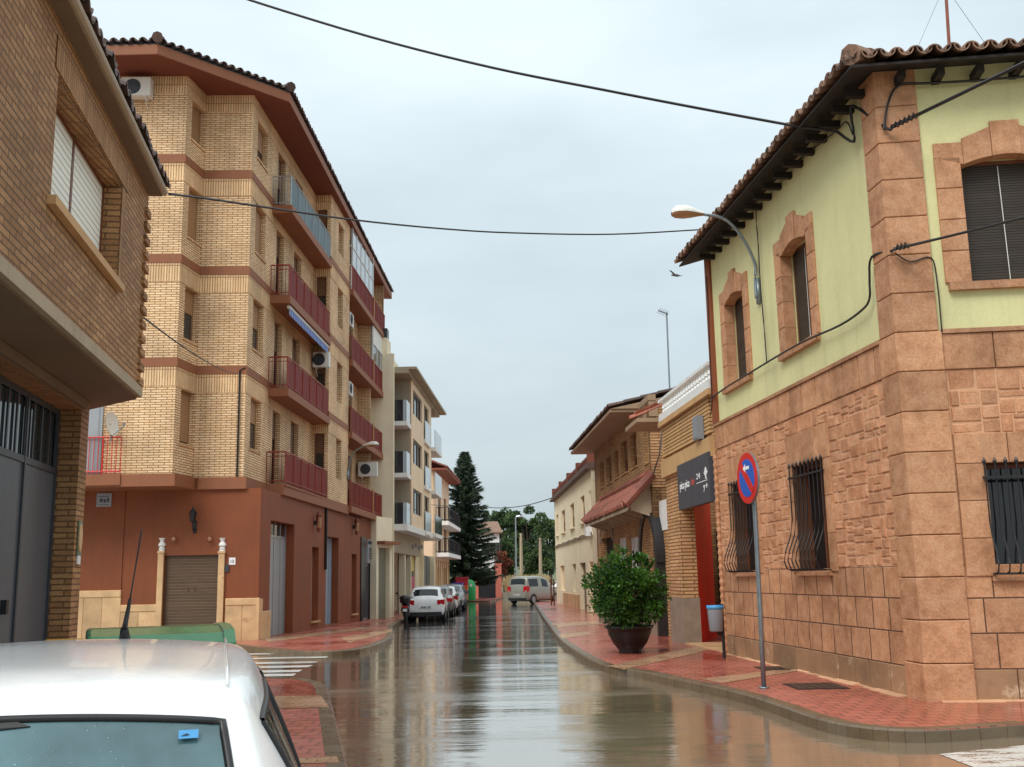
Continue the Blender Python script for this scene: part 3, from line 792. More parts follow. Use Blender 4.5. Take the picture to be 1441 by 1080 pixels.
# window surrounds downstairs
def surround(m, f, w, side, top, o1, zlow=None):
    n = max(2, int((w[3] - w[2]) / .42)); h = (w[3] - w[2]) / n
    for s in (0, 1):
        for k in range(n):
            b = (w[0] - side, w[0]) if s == 0 else (w[1], w[1] + side)
            m.block(f, b[0] + .003, b[1] - .001, -.05, o1, w[2] + k * h + .003, w[2] + (k + 1) * h - .003, .006, rnd(.12))
    k = 3; L = w[1] - w[0] + 2 * side
    for i in range(k):
        m.block(f, w[0] - side + L * i / k + .003, w[0] - side + L * (i + 1) / k - .003, -.05, o1 + (.01 if i == 1 else 0), w[3] + .003, w[3] + top, .006, rnd(.12))
for f, w in ((fr, lo1), (fr, lo2), (fs, ls)): surround(m, f, w, .26 if f is fr else .34, .5 if f is fr else .36, .022)
m.build('ashlar_facing', M['ashlar'], house); md.build('damp_base_course', M['damp_stone'], house); md2.build('damp_base_course', M['damp_stone'], house)
# rough panels
m = MB()
sur = [(w[0] - .26, w[1] + .26, w[2], w[3] + .5) for w in (lo1, lo2)]
rubble(m, fr, PA, LEN, LTOP, RTOP, -.05, .007, sur)
m.build('rough_stone_panel', M['rough_stone'], house); m = MB(); m.wall(fr, PA, LEN, LTOP, RTOP, [s_ for s_ in sur], -.0025, .03, caps=False); m.wall(fs, PSD, LS, LTOP, RTOP, [(ls[0] - .34, ls[1] + .34, LTOP, ls[3] + .36)], -.0025, .03, caps=False); m.build('mortar', M['joint'], house); m = MB()
sur = [(ls[0] - .34, ls[1] + .34, min(ls[2], LTOP), ls[3] + .36)]
rubble(m, fs, PSD, LS, LTOP, RTOP, -.05, .007, sur)
m.build('rough_stone_panel', M['rough_stone'], house)
# corner pier, wrapped round both sides
m = MB(); zz = BZ - .03; k = 0
hs = .49
while zz < EZ + .1:
    z1 = min(zz + hs, EZ + .22); t = rnd(.14); o = .06 if zz > .5 else .075
    wid = 1.0 if zz < 4.4 else .93
    P = []
    for z in (zz + .004, z1 - .004):
        q0 = Vector(fr.pt(PA * wid, -.05, z)); q1 = Vector(fr.pt(PA * wid, o, z))
        # outer corner of the two offset lines
        A, Bd = Vector(fr.pt(0, o, z)), Vector((fr.dx, fr.dy, 0)); C, Dd = Vector(fs.pt(0, o, z)), Vector((fs.dx, fs.dy, 0))
        den = Bd.x * Dd.y - Bd.y * Dd.x; tt = ((C.x - A.x) * Dd.y - (C.y - A.y) * Dd.x) / den
        cr = A + Bd * tt
        q2 = Vector(fs.pt(PSD * wid, o, z)); q3 = Vector(fs.pt(PSD * wid, -.05, z)); q4 = Vector(fr.pt(.2, -.2, z))
        P += [q0, q1, cr, q2, q3, q4]
    m.raw(P, [(0, 1, 2, 3, 4, 5), (6, 7, 8, 9, 10, 11)] + [(i, (i + 1) % 6, 6 + (i + 1) % 6, 6 + i) for i in range(6)], t)
    zz = z1; k += 1
pier = m.build('corner_pier', M['ashlar'], house)
bv = pier.modifiers.new('bevel', 'BEVEL'); bv.width = .01; bv.segments = 1; bv.limit_method = 'ANGLE'
# upstairs surrounds with flat arches, and the far edge strip
def arched(f, w, side, rise, o1, par):
    m = MB(); h = .49; n = int((w[3] - w[2] + .1) / h + .5); h = (w[3] - w[2]) / n
    for s in (0, 1):
        for k in range(n):
            b = (w[0] - side, w[0] + .012) if s == 0 else (w[1] - .012, w[1] + side)
            m.block(f, b[0], b[1], -.16, o1, w[2] + k * h + .004, w[2] + (k + 1) * h - .004, .008, rnd(.1))
    # voussoirs
    c, W = (w[0] + w[1]) / 2, w[1] - w[0]
    nv = 5
    xs = [w[0] - side + (W + 2 * side) * i / nv for i in range(nv + 1)]
    under = lambda a: w[3] - rise + rise * (1 - ((a - c) / (W / 2)) ** 2) if abs(a - c) < W / 2 else w[3] - rise
    for i in range(nv):
        p, q = xs[i] + .003, xs[i + 1] - .003
        tl, tr = [(.19, .19), (.24, .37), (.44, .44), (.37, .24), (.19, .19)][i]; tl += w[3]; tr += w[3]
        pts = [(p + (q - p) * j / 4, under(p + (q - p) * j / 4)) for j in range(5)]
        if i in (0, nv - 1): pts = [(p, w[3] - rise + .0), (q, w[3] - rise + .0)] if False else [(p, w[3] + .003)] + [x for x in pts if abs(x[0] - c) < W / 2] + ([(q, w[3] + .003)] if i == nv - 1 else [])
        m.prism(f, pts + [(q, tr), (p, tl)], -.16, o1 + (.012 if i == 2 else 0), rnd(.1))
    m.box(f, w[0] - side * .9, w[1] + side * .9, -.16, o1 + .05, w[2] - .1, w[2] - .003, .85)
    return m.build('window_surround', M['ashlar'], par)
for f, w in ((fr, up1), (fr, up2), (fs, us)): arched(f, w, .25 if f is fr else .3, .12, .035, house)
m = MB()
for f_, L0, L1 in ((fr, .1, LEN), (fs, .1, LS)):
    x = L0
    while x < L1:
        e_ = min(L1, x + random.uniform(.2, .5)); w_ = random.uniform(.03, .13) * (1.6 if x < 3 else .8); m.prism(f_.side(x), [(.014, .1), (w_, .1), (w_, .1262), (.014, .128 + random.uniform(0, .02))], 0, -(e_ - x), rnd(.15)); x = e_
m.build('base_mortar', M['joint'], house)
m = MB(); m.box(fr, LEN - .28, LEN + .02, -.05, .05, BELT + .06, EZ + .2)
m.build('edge_strip', M['terracotta'], house)
# windows
for w in (up1, up2): window(house, fr, w, -.24, 'wood_brown', 'glass_dark', 'blind_dark', .97, 1, .05)
window(house, fs, us, -.24, 'wood_brown', 'glass_dark', 'blind_dark', .985, 0, .05)
m = MB(); cc = (us[0] + us[1]) / 2; m.tube([fs.pt(cc - .06, -.17, us[3] - .08), fs.pt(cc - .05, -.165, us[2] + .02)], .006, 5); m.build('blind_cord', M['plastic_white'], house)
for w in (up1, up2):
    m = MB(); cc = (w[0] + w[1]) / 2; m.tube([fr.pt(cc, -.17, w[3] - .1), fr.pt(cc, -.165, w[2] + .02)], .005, 5); m.build('blind_cord', M['plastic_white'], house)
for f, w in ((fr, lo1), (fr, lo2), (fs, ls)):
    window(house, f, w, -.24, 'wood_brown', 'glass_dark', None, 0, 1, .05, ('ashlar', .045))
# pot-bellied grilles
def grille(f, w, par, nb):
    m = MB(); a0, a1, z0, z1 = w[0] - .03, w[1] + .03, w[2] + .03, w[3]
    zt = z1 - .17
    prof = [(.06, zt + .17), (.06, zt), (.06, z0 + (zt - z0) * .55), (.10, z0 + (zt - z0) * .38), (.20, z0 + (zt - z0) * .2), (.23, z0 + (zt - z0) * .1), (.19, z0 + .02), (.12, z0)]
    for i in range(nb):
        a = a0 + (a1 - a0) * i / (nb - 1)
        pts = [fr_pt for fr_pt in (f.pt(a, o, z) for o, z in prof)]
        m.tube(pts, .0105, 6)
        m.tube([f.pt(a, .06, zt + .15), f.pt(a, .06, zt + .19), f.pt(a, .06, zt + .235)], [.011, .024, .002], 6)
    m.box(f, a0 - .03, a1 + .03, .048, .078, zt - .02, zt + .012); m.box(f, a0 - .03, a1 + .03, .105, .13, z0 - .015, z0 + .01)
    for a in (a0, a1):
        for z in (zt, z0):
            m.box(f, a - .012, a + .012, -.06, .06 if z > 2 else .12, z - .012, z + .008)
    return m.build('window_grille', M['iron'], par, smooth=False)
grille(fr, lo1, house, 9); grille(fr, lo2, house, 9); grille(fs, ls, house, 11)
# eaves: boards, rafter tails, tiles
OV = .5; SL = R(17)
def mitre(o):
    A, Bd = Vector(fr.pt(0, o, 0)), Vector((fr.dx, fr.dy, 0)); C, Dd = Vector(fs.pt(0, o, 0)), Vector((fs.dx, fs.dy, 0))
    den = Bd.x * Dd.y - Bd.y * Dd.x; tt = ((C.x - A.x) * Dd.y - (C.y - A.y) * Dd.x) / den
    return A + Bd * tt, tt, (A + Bd * tt - C).dot(Dd)
mo, ta, ts = mitre(OV)
mi, ta2, ts2 = mitre(-4.0)
hipr = (ta2 - ta) / (OV + 4.0); hips = (ts2 - ts) / (OV + 4.0)
top = lambda o: EZ + .06 + (OV - o) * math.tan(SL)
m = MB()
def deck(f, a_out, a_in, b, z_off, th):
    V = []
    for dz in (0, th):
        V += [f.pt(a_out, OV, top(OV) + z_off + dz), f.pt(b, OV, top(OV) + z_off + dz), f.pt(b, -4, top(-4) + z_off + dz), f.pt(a_in, -4, top(-4) + z_off + dz)]
    m.raw(V, [(0, 1, 2, 3), (4, 5, 6, 7), (0, 1, 5, 4), (1, 2, 6, 5), (2, 3, 7, 6), (3, 0, 4, 7)])
deck(fr, ta, ta2, LEN + .25, -.03, .035); deck(fs, ts, ts2, LS, -.03, .035)
for f, L in ((fr, LEN + .1), (fs, LS)):
    k = int(L / .47)
    for i in range(k):
        a = .25 + i * .47
        m.prism(Fr(*f.pt(a - .045, 0, 0)[:2], (f.nx, f.ny), 1) if False else f, [(a - .045, EZ - .05), (a + .045, EZ - .05), (a + .045, EZ + .05), (a - .045, EZ + .05)], -.1, OV - .2, rnd(.2))
m.build('eave_boards', M['eave_wood'], house)
m = MB()
tiled(m, fr, ta, LEN + .25, OV + .07, EZ + .10, 4.4, SL, .215, .1, hipr, 0, n=7)
tiled(m, fs, ts, LS, OV + .07, EZ + .10, 4.4, SL, .215, .1, hips, 0, n=7)
ridge(m, (mo.x, mo.y, EZ + .2), (mi.x, mi.y, top(-4) + .16), .13)
m.build('tiled_roof', M['tile_old'], house, smooth=False)
# ------------------------------------------------------------------ shopfront with the red door
q0 = Vector(fr.pt(LEN + .07, -.02, 0)); pl = gnd(960, 905, .12)
pl = Vector((pl.x, 24.2, 0)); pl.x = at(960, 905, 24.2).x
k = Fr(q0.x, q0.y, (pl.x - q0.x, pl.y - q0.y), 1)
shop = thing('shop_building', 'tan brick shop front with a red recessed doorway and white balustrade on top', 'shop', (q0.x, q0.y, -.1))
KA = k.a(960, 800); KE = KA + 1.3
zs1, zs0 = k.z(953, 660), k.z(958, 720)
zt = (k.z(943, 587) + k.z(995, 554)) / 2 - .06; zbm = k.z(970, 640)
gb = zg(22) + .1
m = MB()
m.wall(k, 0, KE, zs0 + .1, zt, [], 0, .3)
m.box(k, KA, KE, -.34, 0, gb + 1.0, zs0 + .1)
m.build('brick_wall', M['brick_rough'], shop)
m = MB(); m.box(k, KA - .02, KE + .02, -.36, .025, gb - .2, gb + 1.0); m.build('stone_base', M['grey_stone'], shop)
m = MB()
for i in range(9):                       # projecting brick ridges
    z = zbm + .22 + i * (zt - zbm - .3) / 9; m.box(k, .3, KE, .002, .04, z, z + .055, rnd())
m.box(k, .1, KE + .02, .003, .1, zbm - .28, zbm + .12); m.box(k, .0, KE + .05, .004, .12, zt - .06, zt + .06)
m.build('ridged_band', M['beam'], shop)
m = MB()
dq0, dq1 = gnd(985, 901, .12), gnd(1014, 893, .12)
d0, d1 = Vector(k.pt(KA + .02, -.33, 0)), Vector(k.pt(KA + 2.2, -1.25, 0))
rf = Fr(d0.x, d0.y, (d1.x - d0.x, d1.y - d0.y), -1)
m.box(rf, .0, 2.6, -.06, 0, gb - .1, zs0 + .5)
m.build('red_door', M['red_door'], shop)
m = MB(); m.box(k, .0, KA, -3, .0, gb - .1, gb + .03); m.build('door_step', M['marble'], shop)
m = MB(); m.box(k, .0, .02, -3, -.02, gb, zs0 + .3); m.box(k, .02, KE, -3, -.3, zs0 + .3, zs0 + .4); m.box(k, 0, KE + .3, -6, -.32, zs0 + .4, zt); m.box(k, KA + .1, KE + 1, -3, -2.9, gb - .1, zs0 + .3)
m.build('inner_wall', M['beam'], shop)
m = MB()
bxp = [(.035 + .018 * (j % 2), gb + .02 + j * .07) for j in range(int((zs1 - gb) / .07))]
m.lathe([(r_, z_) for r_, z_ in bxp], k.pt(.03, .03, 0), 8); m.build('beaded_column', M['rough_stone'], shop)
# balustrade
bal = MB(); zb = zt + .06; H = (k.z(943, 556) + k.z(995, 514)) / 2 - zb
bal.box(k, 0.0, KE, -.06, .1, zb, zb + H * .34); bal.box(k, 0, KE, -.07, .11, zb + H * .88, zb + H)
nb = int(KE / .24)
for i in range(nb):
    a = .12 + i * (KE - .2) / nb
    hh = H * .54; prof = [(.05, 0), (.055, .04), (.03, .1), (.065, hh * .42), (.05, hh * .62), (.028, hh * .8), (.05, hh)]
    bal.lathe([(r_, z_ + zb + H * .34) for r_, z_ in prof], k.pt(a, .02, 0), 8)
bal.build('balustrade', M['white_paint'], shop)
# sign board with its lettering
sg0, sg1 = k.a(1002, 680, .14), k.a(954, 690, .14)
sign = thing('shop_sign', 'charcoal shop sign with white lettering above the red doorway', 'sign', (*k.pt((sg0 + sg1) / 2, .14, 0)[:2], zs0))
sg0 = max(sg0, .12)
m = MB(); m.box(k, sg0, sg1, .02, .14, zs0, zs1); m.build('sign_board', M['sign_dark'], sign)
W, Hh = sg1 - sg0, zs1 - zs0
text_mesh('lettering', 'pica pica', M['letter_white'], sign, k, sg1 - .08 * W, .141, zs0 + Hh * .44, Hh * .26, True, W * .36 / (Hh * .26 * 3.9))
text_mesh('lettering', 'hm', M['letter_red'], sign, k, sg1 - .45 * W, .141, zs0 + Hh * .45, Hh * .24, True, W * .11 / (Hh * .24 * 1.35), .2)
text_mesh('lettering', '24', M['letter_white'], sign, k, sg1 - .62 * W, .141, zs0 + Hh * .53, Hh * .17, True, W * .13 / (Hh * .17 * 1.1))
m = MB(); m.box(k, sg0 + .06 * W, sg1 - .62 * W, .14, .146, zs0 + Hh * .44, zs0 + Hh * .455); m.build('underline', M['letter_white'], sign)
m = MB(); ca, cz = sg0 + .1 * W, zs0 + Hh * .6
m.prism(k, [(ca - .05 * W, cz), (ca, cz - .09 * Hh), (ca + .05 * W, cz), (ca, cz + .12 * Hh)], .14, .147); m.prism(k, [(ca - .02 * W, cz - .12 * Hh), (ca + .02 * W, cz - .12 * Hh), (ca, cz)], .14, .1465)
m.build('emblem', M['letter_white'], sign)
text_mesh('lettering', 'y+', M['letter_white'], sign, k, sg0 + .18 * W, .141, zs0 + Hh * .27, Hh * .2, True, W * .14 / (Hh * .2 * 1.1))
# meter box
m = MB(); ba, bz = k.a(990, 603), k.z(990, 603); m.box(k, ba - .2, ba + .2, .05, .18, bz - .24, bz + .24); m.box(k, ba - .17, ba + .17, .18, .19, bz - .21, bz + .21)
tag(m.build('meter_box', M['plastic_grey'], None, k.pt(ba, .1, bz - .24)), 'grey meter box fixed to the brick band above the dark shop sign', 'meter box')

# ------------------------------------------------------------------ brick house with the tiled awning
hx = at(918, 700, 28.0); h = Fr(hx.x, hx.y, vpdir(640), 1)
hb = zg(30) + .1
bh = thing('brick_house', 'brown brick house with a red tiled awning over its ground floor', 'house', (hx.x, hx.y, hb))
HL = h.a(838, 700); HN = h.a(948, 720)
wins = [(906.5, 914, 593, 655), (887, 896, 611, 659), (874, 883, 620, 666), (864, 870, 633, 672), (853, 860, 637, 675), (844, 849.5, 641, 680)]
W2 = []
for x0, x1, y0, y1 in wins:
    a0, a1 = h.a(x1, (y0 + y1) / 2), h.a(x0, (y0 + y1) / 2)
    W2.append((max(.35, a0), a1, h.z((x0 + x1) / 2, y1), h.z((x0 + x1) / 2, y0)))
zw0 = W2[2][2]; zw1 = W2[2][3]
W2 = [(a0, a1, zw0 + (-.1 if i == 0 else 0), zw1 + (.25 if i == 0 else (.0 if i in (1, 2) else -.12))) for i, (a0, a1, _, _) in enumerate(W2)]
ez = h.z(845, 628); ezn = h.z(905, 578)
ztop = max(ez, zw1 + .5)
aw0, aw1 = h.a(918, 690), h.a(823, 725, .7); awz = (h.z(864, 697) + h.z(917, 676)) / 2
lows = []
for x0, x1, y0, y1 in ((846, 863, 752, 790), (871, 881, 757, 800), (887, 899, 756, 800)):
    lows.append((h.a(x1, 770), h.a(x0, 770), h.z((x0 + x1) / 2, 806), h.z((x0 + x1) / 2, y0)))
arch = lows[0]; lows = lows[1:]
arch = (arch[0], arch[1], hb, arch[3] - .1)
ga0, ga1 = h.a(938, 800), h.a(916, 800)
gz1 = h.z(926, 735)
m = MB()
m.wall(h, 0, HL, awz - .3, ztop, W2, 0, .2); m.wall(h, 0, HL, hb - .2, awz - .3, lows + [arch], .0, .25)
s2 = h.side(0)
m.wall(s2, -9, 0, hb, ztop, [], 0, .2)
m.build('wall', M['brick_tan'], bh)
m = MB(); m.wall(s2, -9, 0.002, awz - .25, ztop - .55, [], .02, .02); m.build('end_wall', M['brick_rough'], bh)
m = MB(); m.box(h, .2, HL - .05, -9, -.27, hb - .2, ztop); m.build('inner_wall', M['interior'], bh)
m = MB(); e2 = h.side(HL, 0, -1); m.wall(e2, -9, 0, hb - .2, ztop, [], 0, .2); m.build('end_wall', M['brick_tan'], bh)
for i, w in enumerate(W2): window(bh, h, w, -.17, 'wood_brown', 'glass_dark', 'blind_brown', [.98, .7, .6, .98, .75, .5][i], 1 if w[1] - w[0] > .8 else 0, .06, ('brick_tan', .03))
for w in lows:
    window(bh, h, w, -.2, 'white_paint', 'glass_dark', None, 0, 1, .07)
    m = MB()
    for i in range(7): m.tube([h.pt(w[0] + (w[1] - w[0]) * (i + .5) / 7, -.04, w[2]), h.pt(w[0] + (w[1] - w[0]) * (i + .5) / 7, -.04, w[3])], .012, 5)
    m.build('window_grille', M['white_paint'], bh)
m = MB(); m.box(h, arch[0], arch[1], -.26, -.2, hb, arch[3]); m.build('door', M['interior'], bh)
m = MB(); c = (arch[0] + arch[1]) / 2; rr = (arch[1] - arch[0]) / 2
po = [(c + rr * math.cos(t), arch[3] - rr * .1 + rr * .55 * math.sin(t)) for t in np.linspace(0, math.pi, 13)]
po2 = [(c + (rr + .22) * math.cos(t), arch[3] - rr * .1 + (rr * .55 + .25) * math.sin(t)) for t in np.linspace(math.pi, 0, 13)]
m.prism(h, po + po2, -.02, .05); m.build('door_arch', M['grey_stone'], bh)
m = MB(); zz = awz - .3
m.box(h, -.0, HL, .0, .04, hb - .2, hb + .75); m.build('stone_base', M['grey_stone'], bh)
# main eave: flat soffit and tiles; a higher second eave near the end
_p = ray(822, 617); _p = _p * ((ztop - CAMZ) / _p.z); EO = max(.25, min(.8, (_p.x - h.x) * h.nx + (_p.y - h.y) * h.ny)); print('EO', EO)
m = MB(); split = h.a(893, 585)
z2_ = (h.z(902, 580, EO) + h.z(945, 546, EO)) / 2 - .12; sp0 = h.a(896, 583, EO); print('EAVE2', z2_, ztop, sp0, split); m.box(h, split - .6, HL + .7, -.1, EO, ztop - .02, ztop + .07); m.box(h, -.9, sp0, -.1, EO, z2_, z2_ + .1); m.box(h, -.02, split, -.25, .0, ztop - .4, ztop + .05); m.box(h, -.02, split + .1, -.2, .0, ztop, ztop + .2)
m.prism(h.side(HL + .7, 0, -1), [(EO, ztop + .07), (-4, ztop + .07), (-4, ztop + 1.1)], -.05, .1); m.prism(h.side(split - .6), [(EO, ztop + .07), (-5, ztop + .07), (-5, ztop + 1.3)], -.1, .05)
m.build('eave_soffit', M['soffit_grey'], bh)
m = MB(); tiled(m, h, split - .6, HL + .7, EO + .06, ztop + .12, 6, R(14), .26, .085, n=5, seg=.5); m.build('roof', M['tile_dark'], bh)
m = MB(); tiled(m, h, -.9, sp0, EO + .06, z2_ + .16, 3.5, R(22), .24, .085, n=5, seg=.5); m.build('roof', M['tile_red'], bh)
# awning
m = MB(); pj = .7; zl = h.side(0).hit(882, 714)[1]; print('AWN', awz, zl)
m.prism(h.side(aw0 + .03), [(0.003, awz - .02), (pj, zl - .02), (pj, zl - .1), (0.003, awz - .14)], 0, -(aw1 - aw0) + .06)
for i in range(9): m.prism(h.side(aw0 + .2 + (aw1 - aw0 - .4) * i / 8), [(.003, awz - .145), (pj * .8, zl - .1 + (awz - zl) * .2 - .01), (pj * .8, zl - .22 + (awz - zl) * .2), (.003, zl - .25)], 0, -.08)
m.build('awning_soffit', M['concrete'], bh)
m = MB(); tiled(m, h, aw0, aw1, pj + .05, zl, pj, math.atan((awz - zl) / pj), .25, .12, n=6, seg=.42)
ridge(m, h.pt(aw0, pj + .05, zl + .08), h.pt(aw0, 0, awz + .08), .13); ridge(m, h.pt(aw1, pj + .05, zl + .08), h.pt(aw1, 0, awz + .08), .13); ridge(m, h.pt(aw0, .08, awz + .08), h.pt(aw1, .08, awz + .08), .12)
m.build('awning_roof', M['tile_red'], bh)
# gate wall beside the shop, with its arched iron gate
gw = thing('gate_wall', 'brick yard wall with a white panel and black arched iron gate', 'wall', (*at(930, 800, 27.5)[:2], hb))
_h = h; _g = at(951, 800, 26.6); h = Fr(_g.x, 26.6, vpdir(640), 1); hb = zg(27) + .1
ga0, ga1 = h.a(939, 800), h.a(915, 800); gz1 = h.z(926, 735)
G0 = -.9; G1 = h.a(901, 760); gtop = h.z(926, 749); wt = h.z(926, 708)
m = MB(); m.wall(h, G0, G1, hb - .2, gtop, [(ga0, ga1, hb - .2, gtop - .0)], .06, .3); m.build('brick_wall', M['brick_rough'], gw)
m = MB(); m.box(h, G0, G1, -.1, .075, gtop, wt); m.build('white_panel', M['white_plaster'], gw)
gt = MB(); c = (ga0 + ga1) / 2; rr = (ga1 - ga0) / 2; spring = gz1 - rr * .9
ptsA = [(c + (rr + .1) * math.cos(t), spring + (rr * 1.15 + .1) * math.sin(t)) for t in np.linspace(0, math.pi, 15)]
ptsB = [(c + (rr - .12) * math.cos(t), spring + (rr * 1.15 - .14) * math.sin(t)) for t in np.linspace(math.pi, 0, 15)]
gt.prism(h, [(c + rr + .1, hb)] + ptsA + [(c - rr - .1, hb), (c - rr + .12, hb)] + ptsB + [(c + rr - .12, hb)], .06, .3)
gt.build('gate_frame', M['iron'], gw)
gt = MB(); 
for i in range(28):
    t0, t1 = math.pi * i / 28, math.pi * (i + 1) / 28
    f_ = lambda t, g: (c + (rr + .1 + g) * math.cos(t), spring + (rr * 1.15 + .1 + g) * math.sin(t))
    gt.prism(h, [f_(t0, .003), f_(t1, .003), f_(t1, .05), f_(t0, .05)], -.1, .3)
gt.build('canopy', M['iron'], gw)
gt = MB()
for i in range(9):
    a = ga0 + .1 + (ga1 - ga0 - .2) * i / 8; gt.tube([h.pt(a, .1, hb + .1), h.pt(a, .1, spring + .3)], .014, 5)
for z in (hb + .15, hb + 1.1, spring): gt.box(h, ga0, ga1, .08, .12, z, z + .05)
gt.box(h, ga0 + .05, c - .02, .07, .09, hb + .1, hb + 1.1); gt.box(h, c + .02, ga1 - .05, .07, .09, hb + .1, hb + 1.1)
gt.build('gate', M['iron'], gw)
m = MB(); m.box(h, ga0, ga1, -1.5, -1.4, hb, gtop); m.build('back_panel', M['interior'], gw)
m = MB(); m.box(h, G0 + .5, G0 + .85, .06, .1, hb + 1.2, hb + 2.0); m.build('mailbox', M['plastic_grey'], gw)
h = _h

# ------------------------------------------------------------------ cream house at the bend
e0, e1 = gnd(837, 861.5, .12), gnd(783.5, 847.5, .12)
e1 = Vector((at(783.5, 847, 72).x, 72, 0)); e0 = Vector((at(838, 861, 50).x, 50, 0))
E = Fr(e0.x, e0.y, (e1.x - e0.x, e1.y - e0.y), 1)
eb = zg(55) + .1; EL = (Vector(e1.xy) - Vector(e0.xy)).length
ch = thing('cream_house', 'cream plastered two storey house with a dark ornamental parapet at the bend', 'house', (e0.x, e0.y, eb))
cz = E.z(808, 681); ct = E.z(808, 663)
ops = []
for x0, x1, y0, y1 in ((832.5, 838, 697, 735), (817.5, 823, 703, 740), (802.5, 808, 709, 744), (790, 795, 713, 747), (782.5, 785.5, 719, 750)):
    ops.append((E.a(x1, 725), E.a(x0, 725), E.z((x0 + x1) / 2, y1), E.z((x0 + x1) / 2, y0)))
z0_, z1_ = ops[2][2], ops[2][3]
ops = [(max(a, .4 + i * .01), max(b, 1.2), z0_, z1_) for i, (a, b, _, _) in enumerate(ops)]
drs = []
for x0, x1, y0, y1 in ((830, 837, 785, 860), (816.7, 825, 792, 858), (806, 811, 798, 836), (789, 795, 789, 838)):
    drs.append((max(.3, E.a(x1, 825)), E.a(x0, 825), eb if y1 > 850 else eb + .9, E.z((x0 + x1) / 2, y0)))
dz1 = drs[1][3]
drs = [(a, b, c_, dz1) for a, b, c_, _ in drs]
m = MB(); m.wall(E, 0, EL, eb - .3, cz, ops + drs, 0, .25); s3 = E.side(0); m.wall(s3, -10, 0, eb - .3, cz, [], 0, .2); s4 = E.side(EL, 0, -1); m.wall(s4, -10, 0, eb - .3, cz, [], 0, .2)
m.build('wall', M['cream_plaster'], ch)
m = MB(); m.box(E, .3, EL - .3, -10, -.3, eb, cz); m.build('inner_wall', M['interior'], ch)
zm = (drs[1][3] + ops[1][2]) / 2 + .25
m = MB(); m.box(E, 0, EL, .0, .05, zm, zm + .12); m.build('string_course', M['cream_plaster'], ch)
m = MB(); m.box(E, -.1, EL + .2, -.3, .3, cz, cz + .12); m.box(E, -.1, EL + .2, -.3, .18, cz + .12, cz + .3); m.build('cornice', M['tile_dark'], ch)
m = MB(); n_ = int(EL / .9)
m.box(E, 0, EL, -.12, .06, cz + .3, cz + .42); m.box(E, 0, EL, -.14, .08, ct - .12, ct)
for i in range(n_ * 3):
    a = EL * (i + .5) / (n_ * 3); m.lathe([(.1, cz + .42), (.06, cz + .5), (.13, (cz + ct) / 2 + .1), (.06, ct - .18), (.1, ct - .12)], E.pt(a, 0, 0), 6)
for i in range(5):
    a = .2 + (EL - .4) * i / 4; m.box(E, a - .22, a + .22, -.2, .14, cz + .3, ct + .18)
m.build('parapet', M['soffit'], ch)
for w in ops: window(ch, E, w, -.2, 'wood_brown', 'glass_dark', 'blind_tan', random.choice([.5, .45, .35]), 0, .1, ('cream_plaster', .12))
mats = ['peach_plaster', 'shutter_brown', 'interior', 'peach_plaster']
for w, mm in zip(drs, mats):
    m = MB(); m.box(E, w[0], w[1], -.25, -.2, w[2], w[3]); m.build('door' if w[2] < eb + .5 else 'window', M[mm], ch)
m = MB(); course(m, E, drs[1][1] + .3, EL * .75, eb - .2, eb + .8, .5, 0, .06, .2, .03, .25); m.build('stone_dado', M['marble'], ch)
m = MB(); cpos = E.pt(E.a(821, 655), -2.5, 0); czt = at(821, 635, cpos[1]).z
m.box(E, E.a(821, 655) - .8, E.a(821, 655) + .8, -3.3, -1.9, cz, czt)
for i in range(4): m.box(E, E.a(821, 655) - .9, E.a(821, 655) + .9, -3.4, -1.8, czt - .6 + i * .2, czt - .5 + i * .2)
m.build('chimney', M['dark_metal'], ch)
m = MB()
for y_ in (0, 1):
    pts = [E.pt(EL * i / 30, .07, zm + .1 + .03 * math.sin(i * 1.3 + y_) - .1 * y_) for i in range(31)]; m.tube(pts, .02, 5)
m.build('wall_cable', M['cable_grey'], ch)
m = MB(); m.box(E, .3, .8, .0, .3, ops[0][2] - .8, ops[0][2] - .2); m.build('meter_cupboard', M['white_paint'], ch)
# ------------------------------------------------------------------ brick house with the garage, on the left
def zhit(px, py, z):
    d = ray(px, py); return Vector((0, 0, CAMZ)) + d * ((z - CAMZ) / d.z)
A0 = at(196, 560, 10.6); A = Fr(A0.x, A0.y, vpdir(490), -1)
ZS = A0.z
ga = thing('garage_house', 'brown brick house with jutting upper storey over a dark metal garage door', 'house', (A0.x, A0.y, 0))
r2_ = zhit(126, 576, ZS); AR = Fr(A0.x, A0.y, (r2_.x - A0.x, r2_.y - A0.y), -1)   # end wall turning away
zst = A.z(196, 546); zeA = 5.68
AN = -9.5
wA = (A.a(76, 190), A.a(168, 320), A.z(120, 337), A.z(120, 172))
wA = (A.a(77, 190), A.a(168, 320), (A.z(72, 285) + A.z(166, 397)) / 2, (A.z(81, 103) + A.z(170, 258)) / 2)
m = MB(); m.wall(A, AN, 0, zst, zeA, [wA], 0, .26); m.wall(AR, 0, 6, zst, zeA, [], 0, .26)
for i in range(int((zeA - zst) / .15)):            # toothed brick corner
    z = zst + .02 + i * .15; m.box(A, -.16, .045, -.2, .03, z, z + .075, rnd(.2))
m.build('upper_wall', M['brick_brown'], ga)
m = MB(); m.box(A, wA[0] - .1, wA[1] + .25, .002, .012, wA[3] + .01, wA[3] + .26); m.box(A, wA[1] + .01, wA[1] + .16, .002, .01, wA[2], wA[3])
m.build('brick_lintel', M['brick_brown_up'], ga)
m = MB(); m.box(A, AN, -.3, -5, -.3, zst, zeA + .2); m.build('inner_wall', M['interior'], ga)
m = MB(); m.prism(A, [(AN, ZS), (0, ZS), (0, zst), (AN, zst)], -.3, .03)
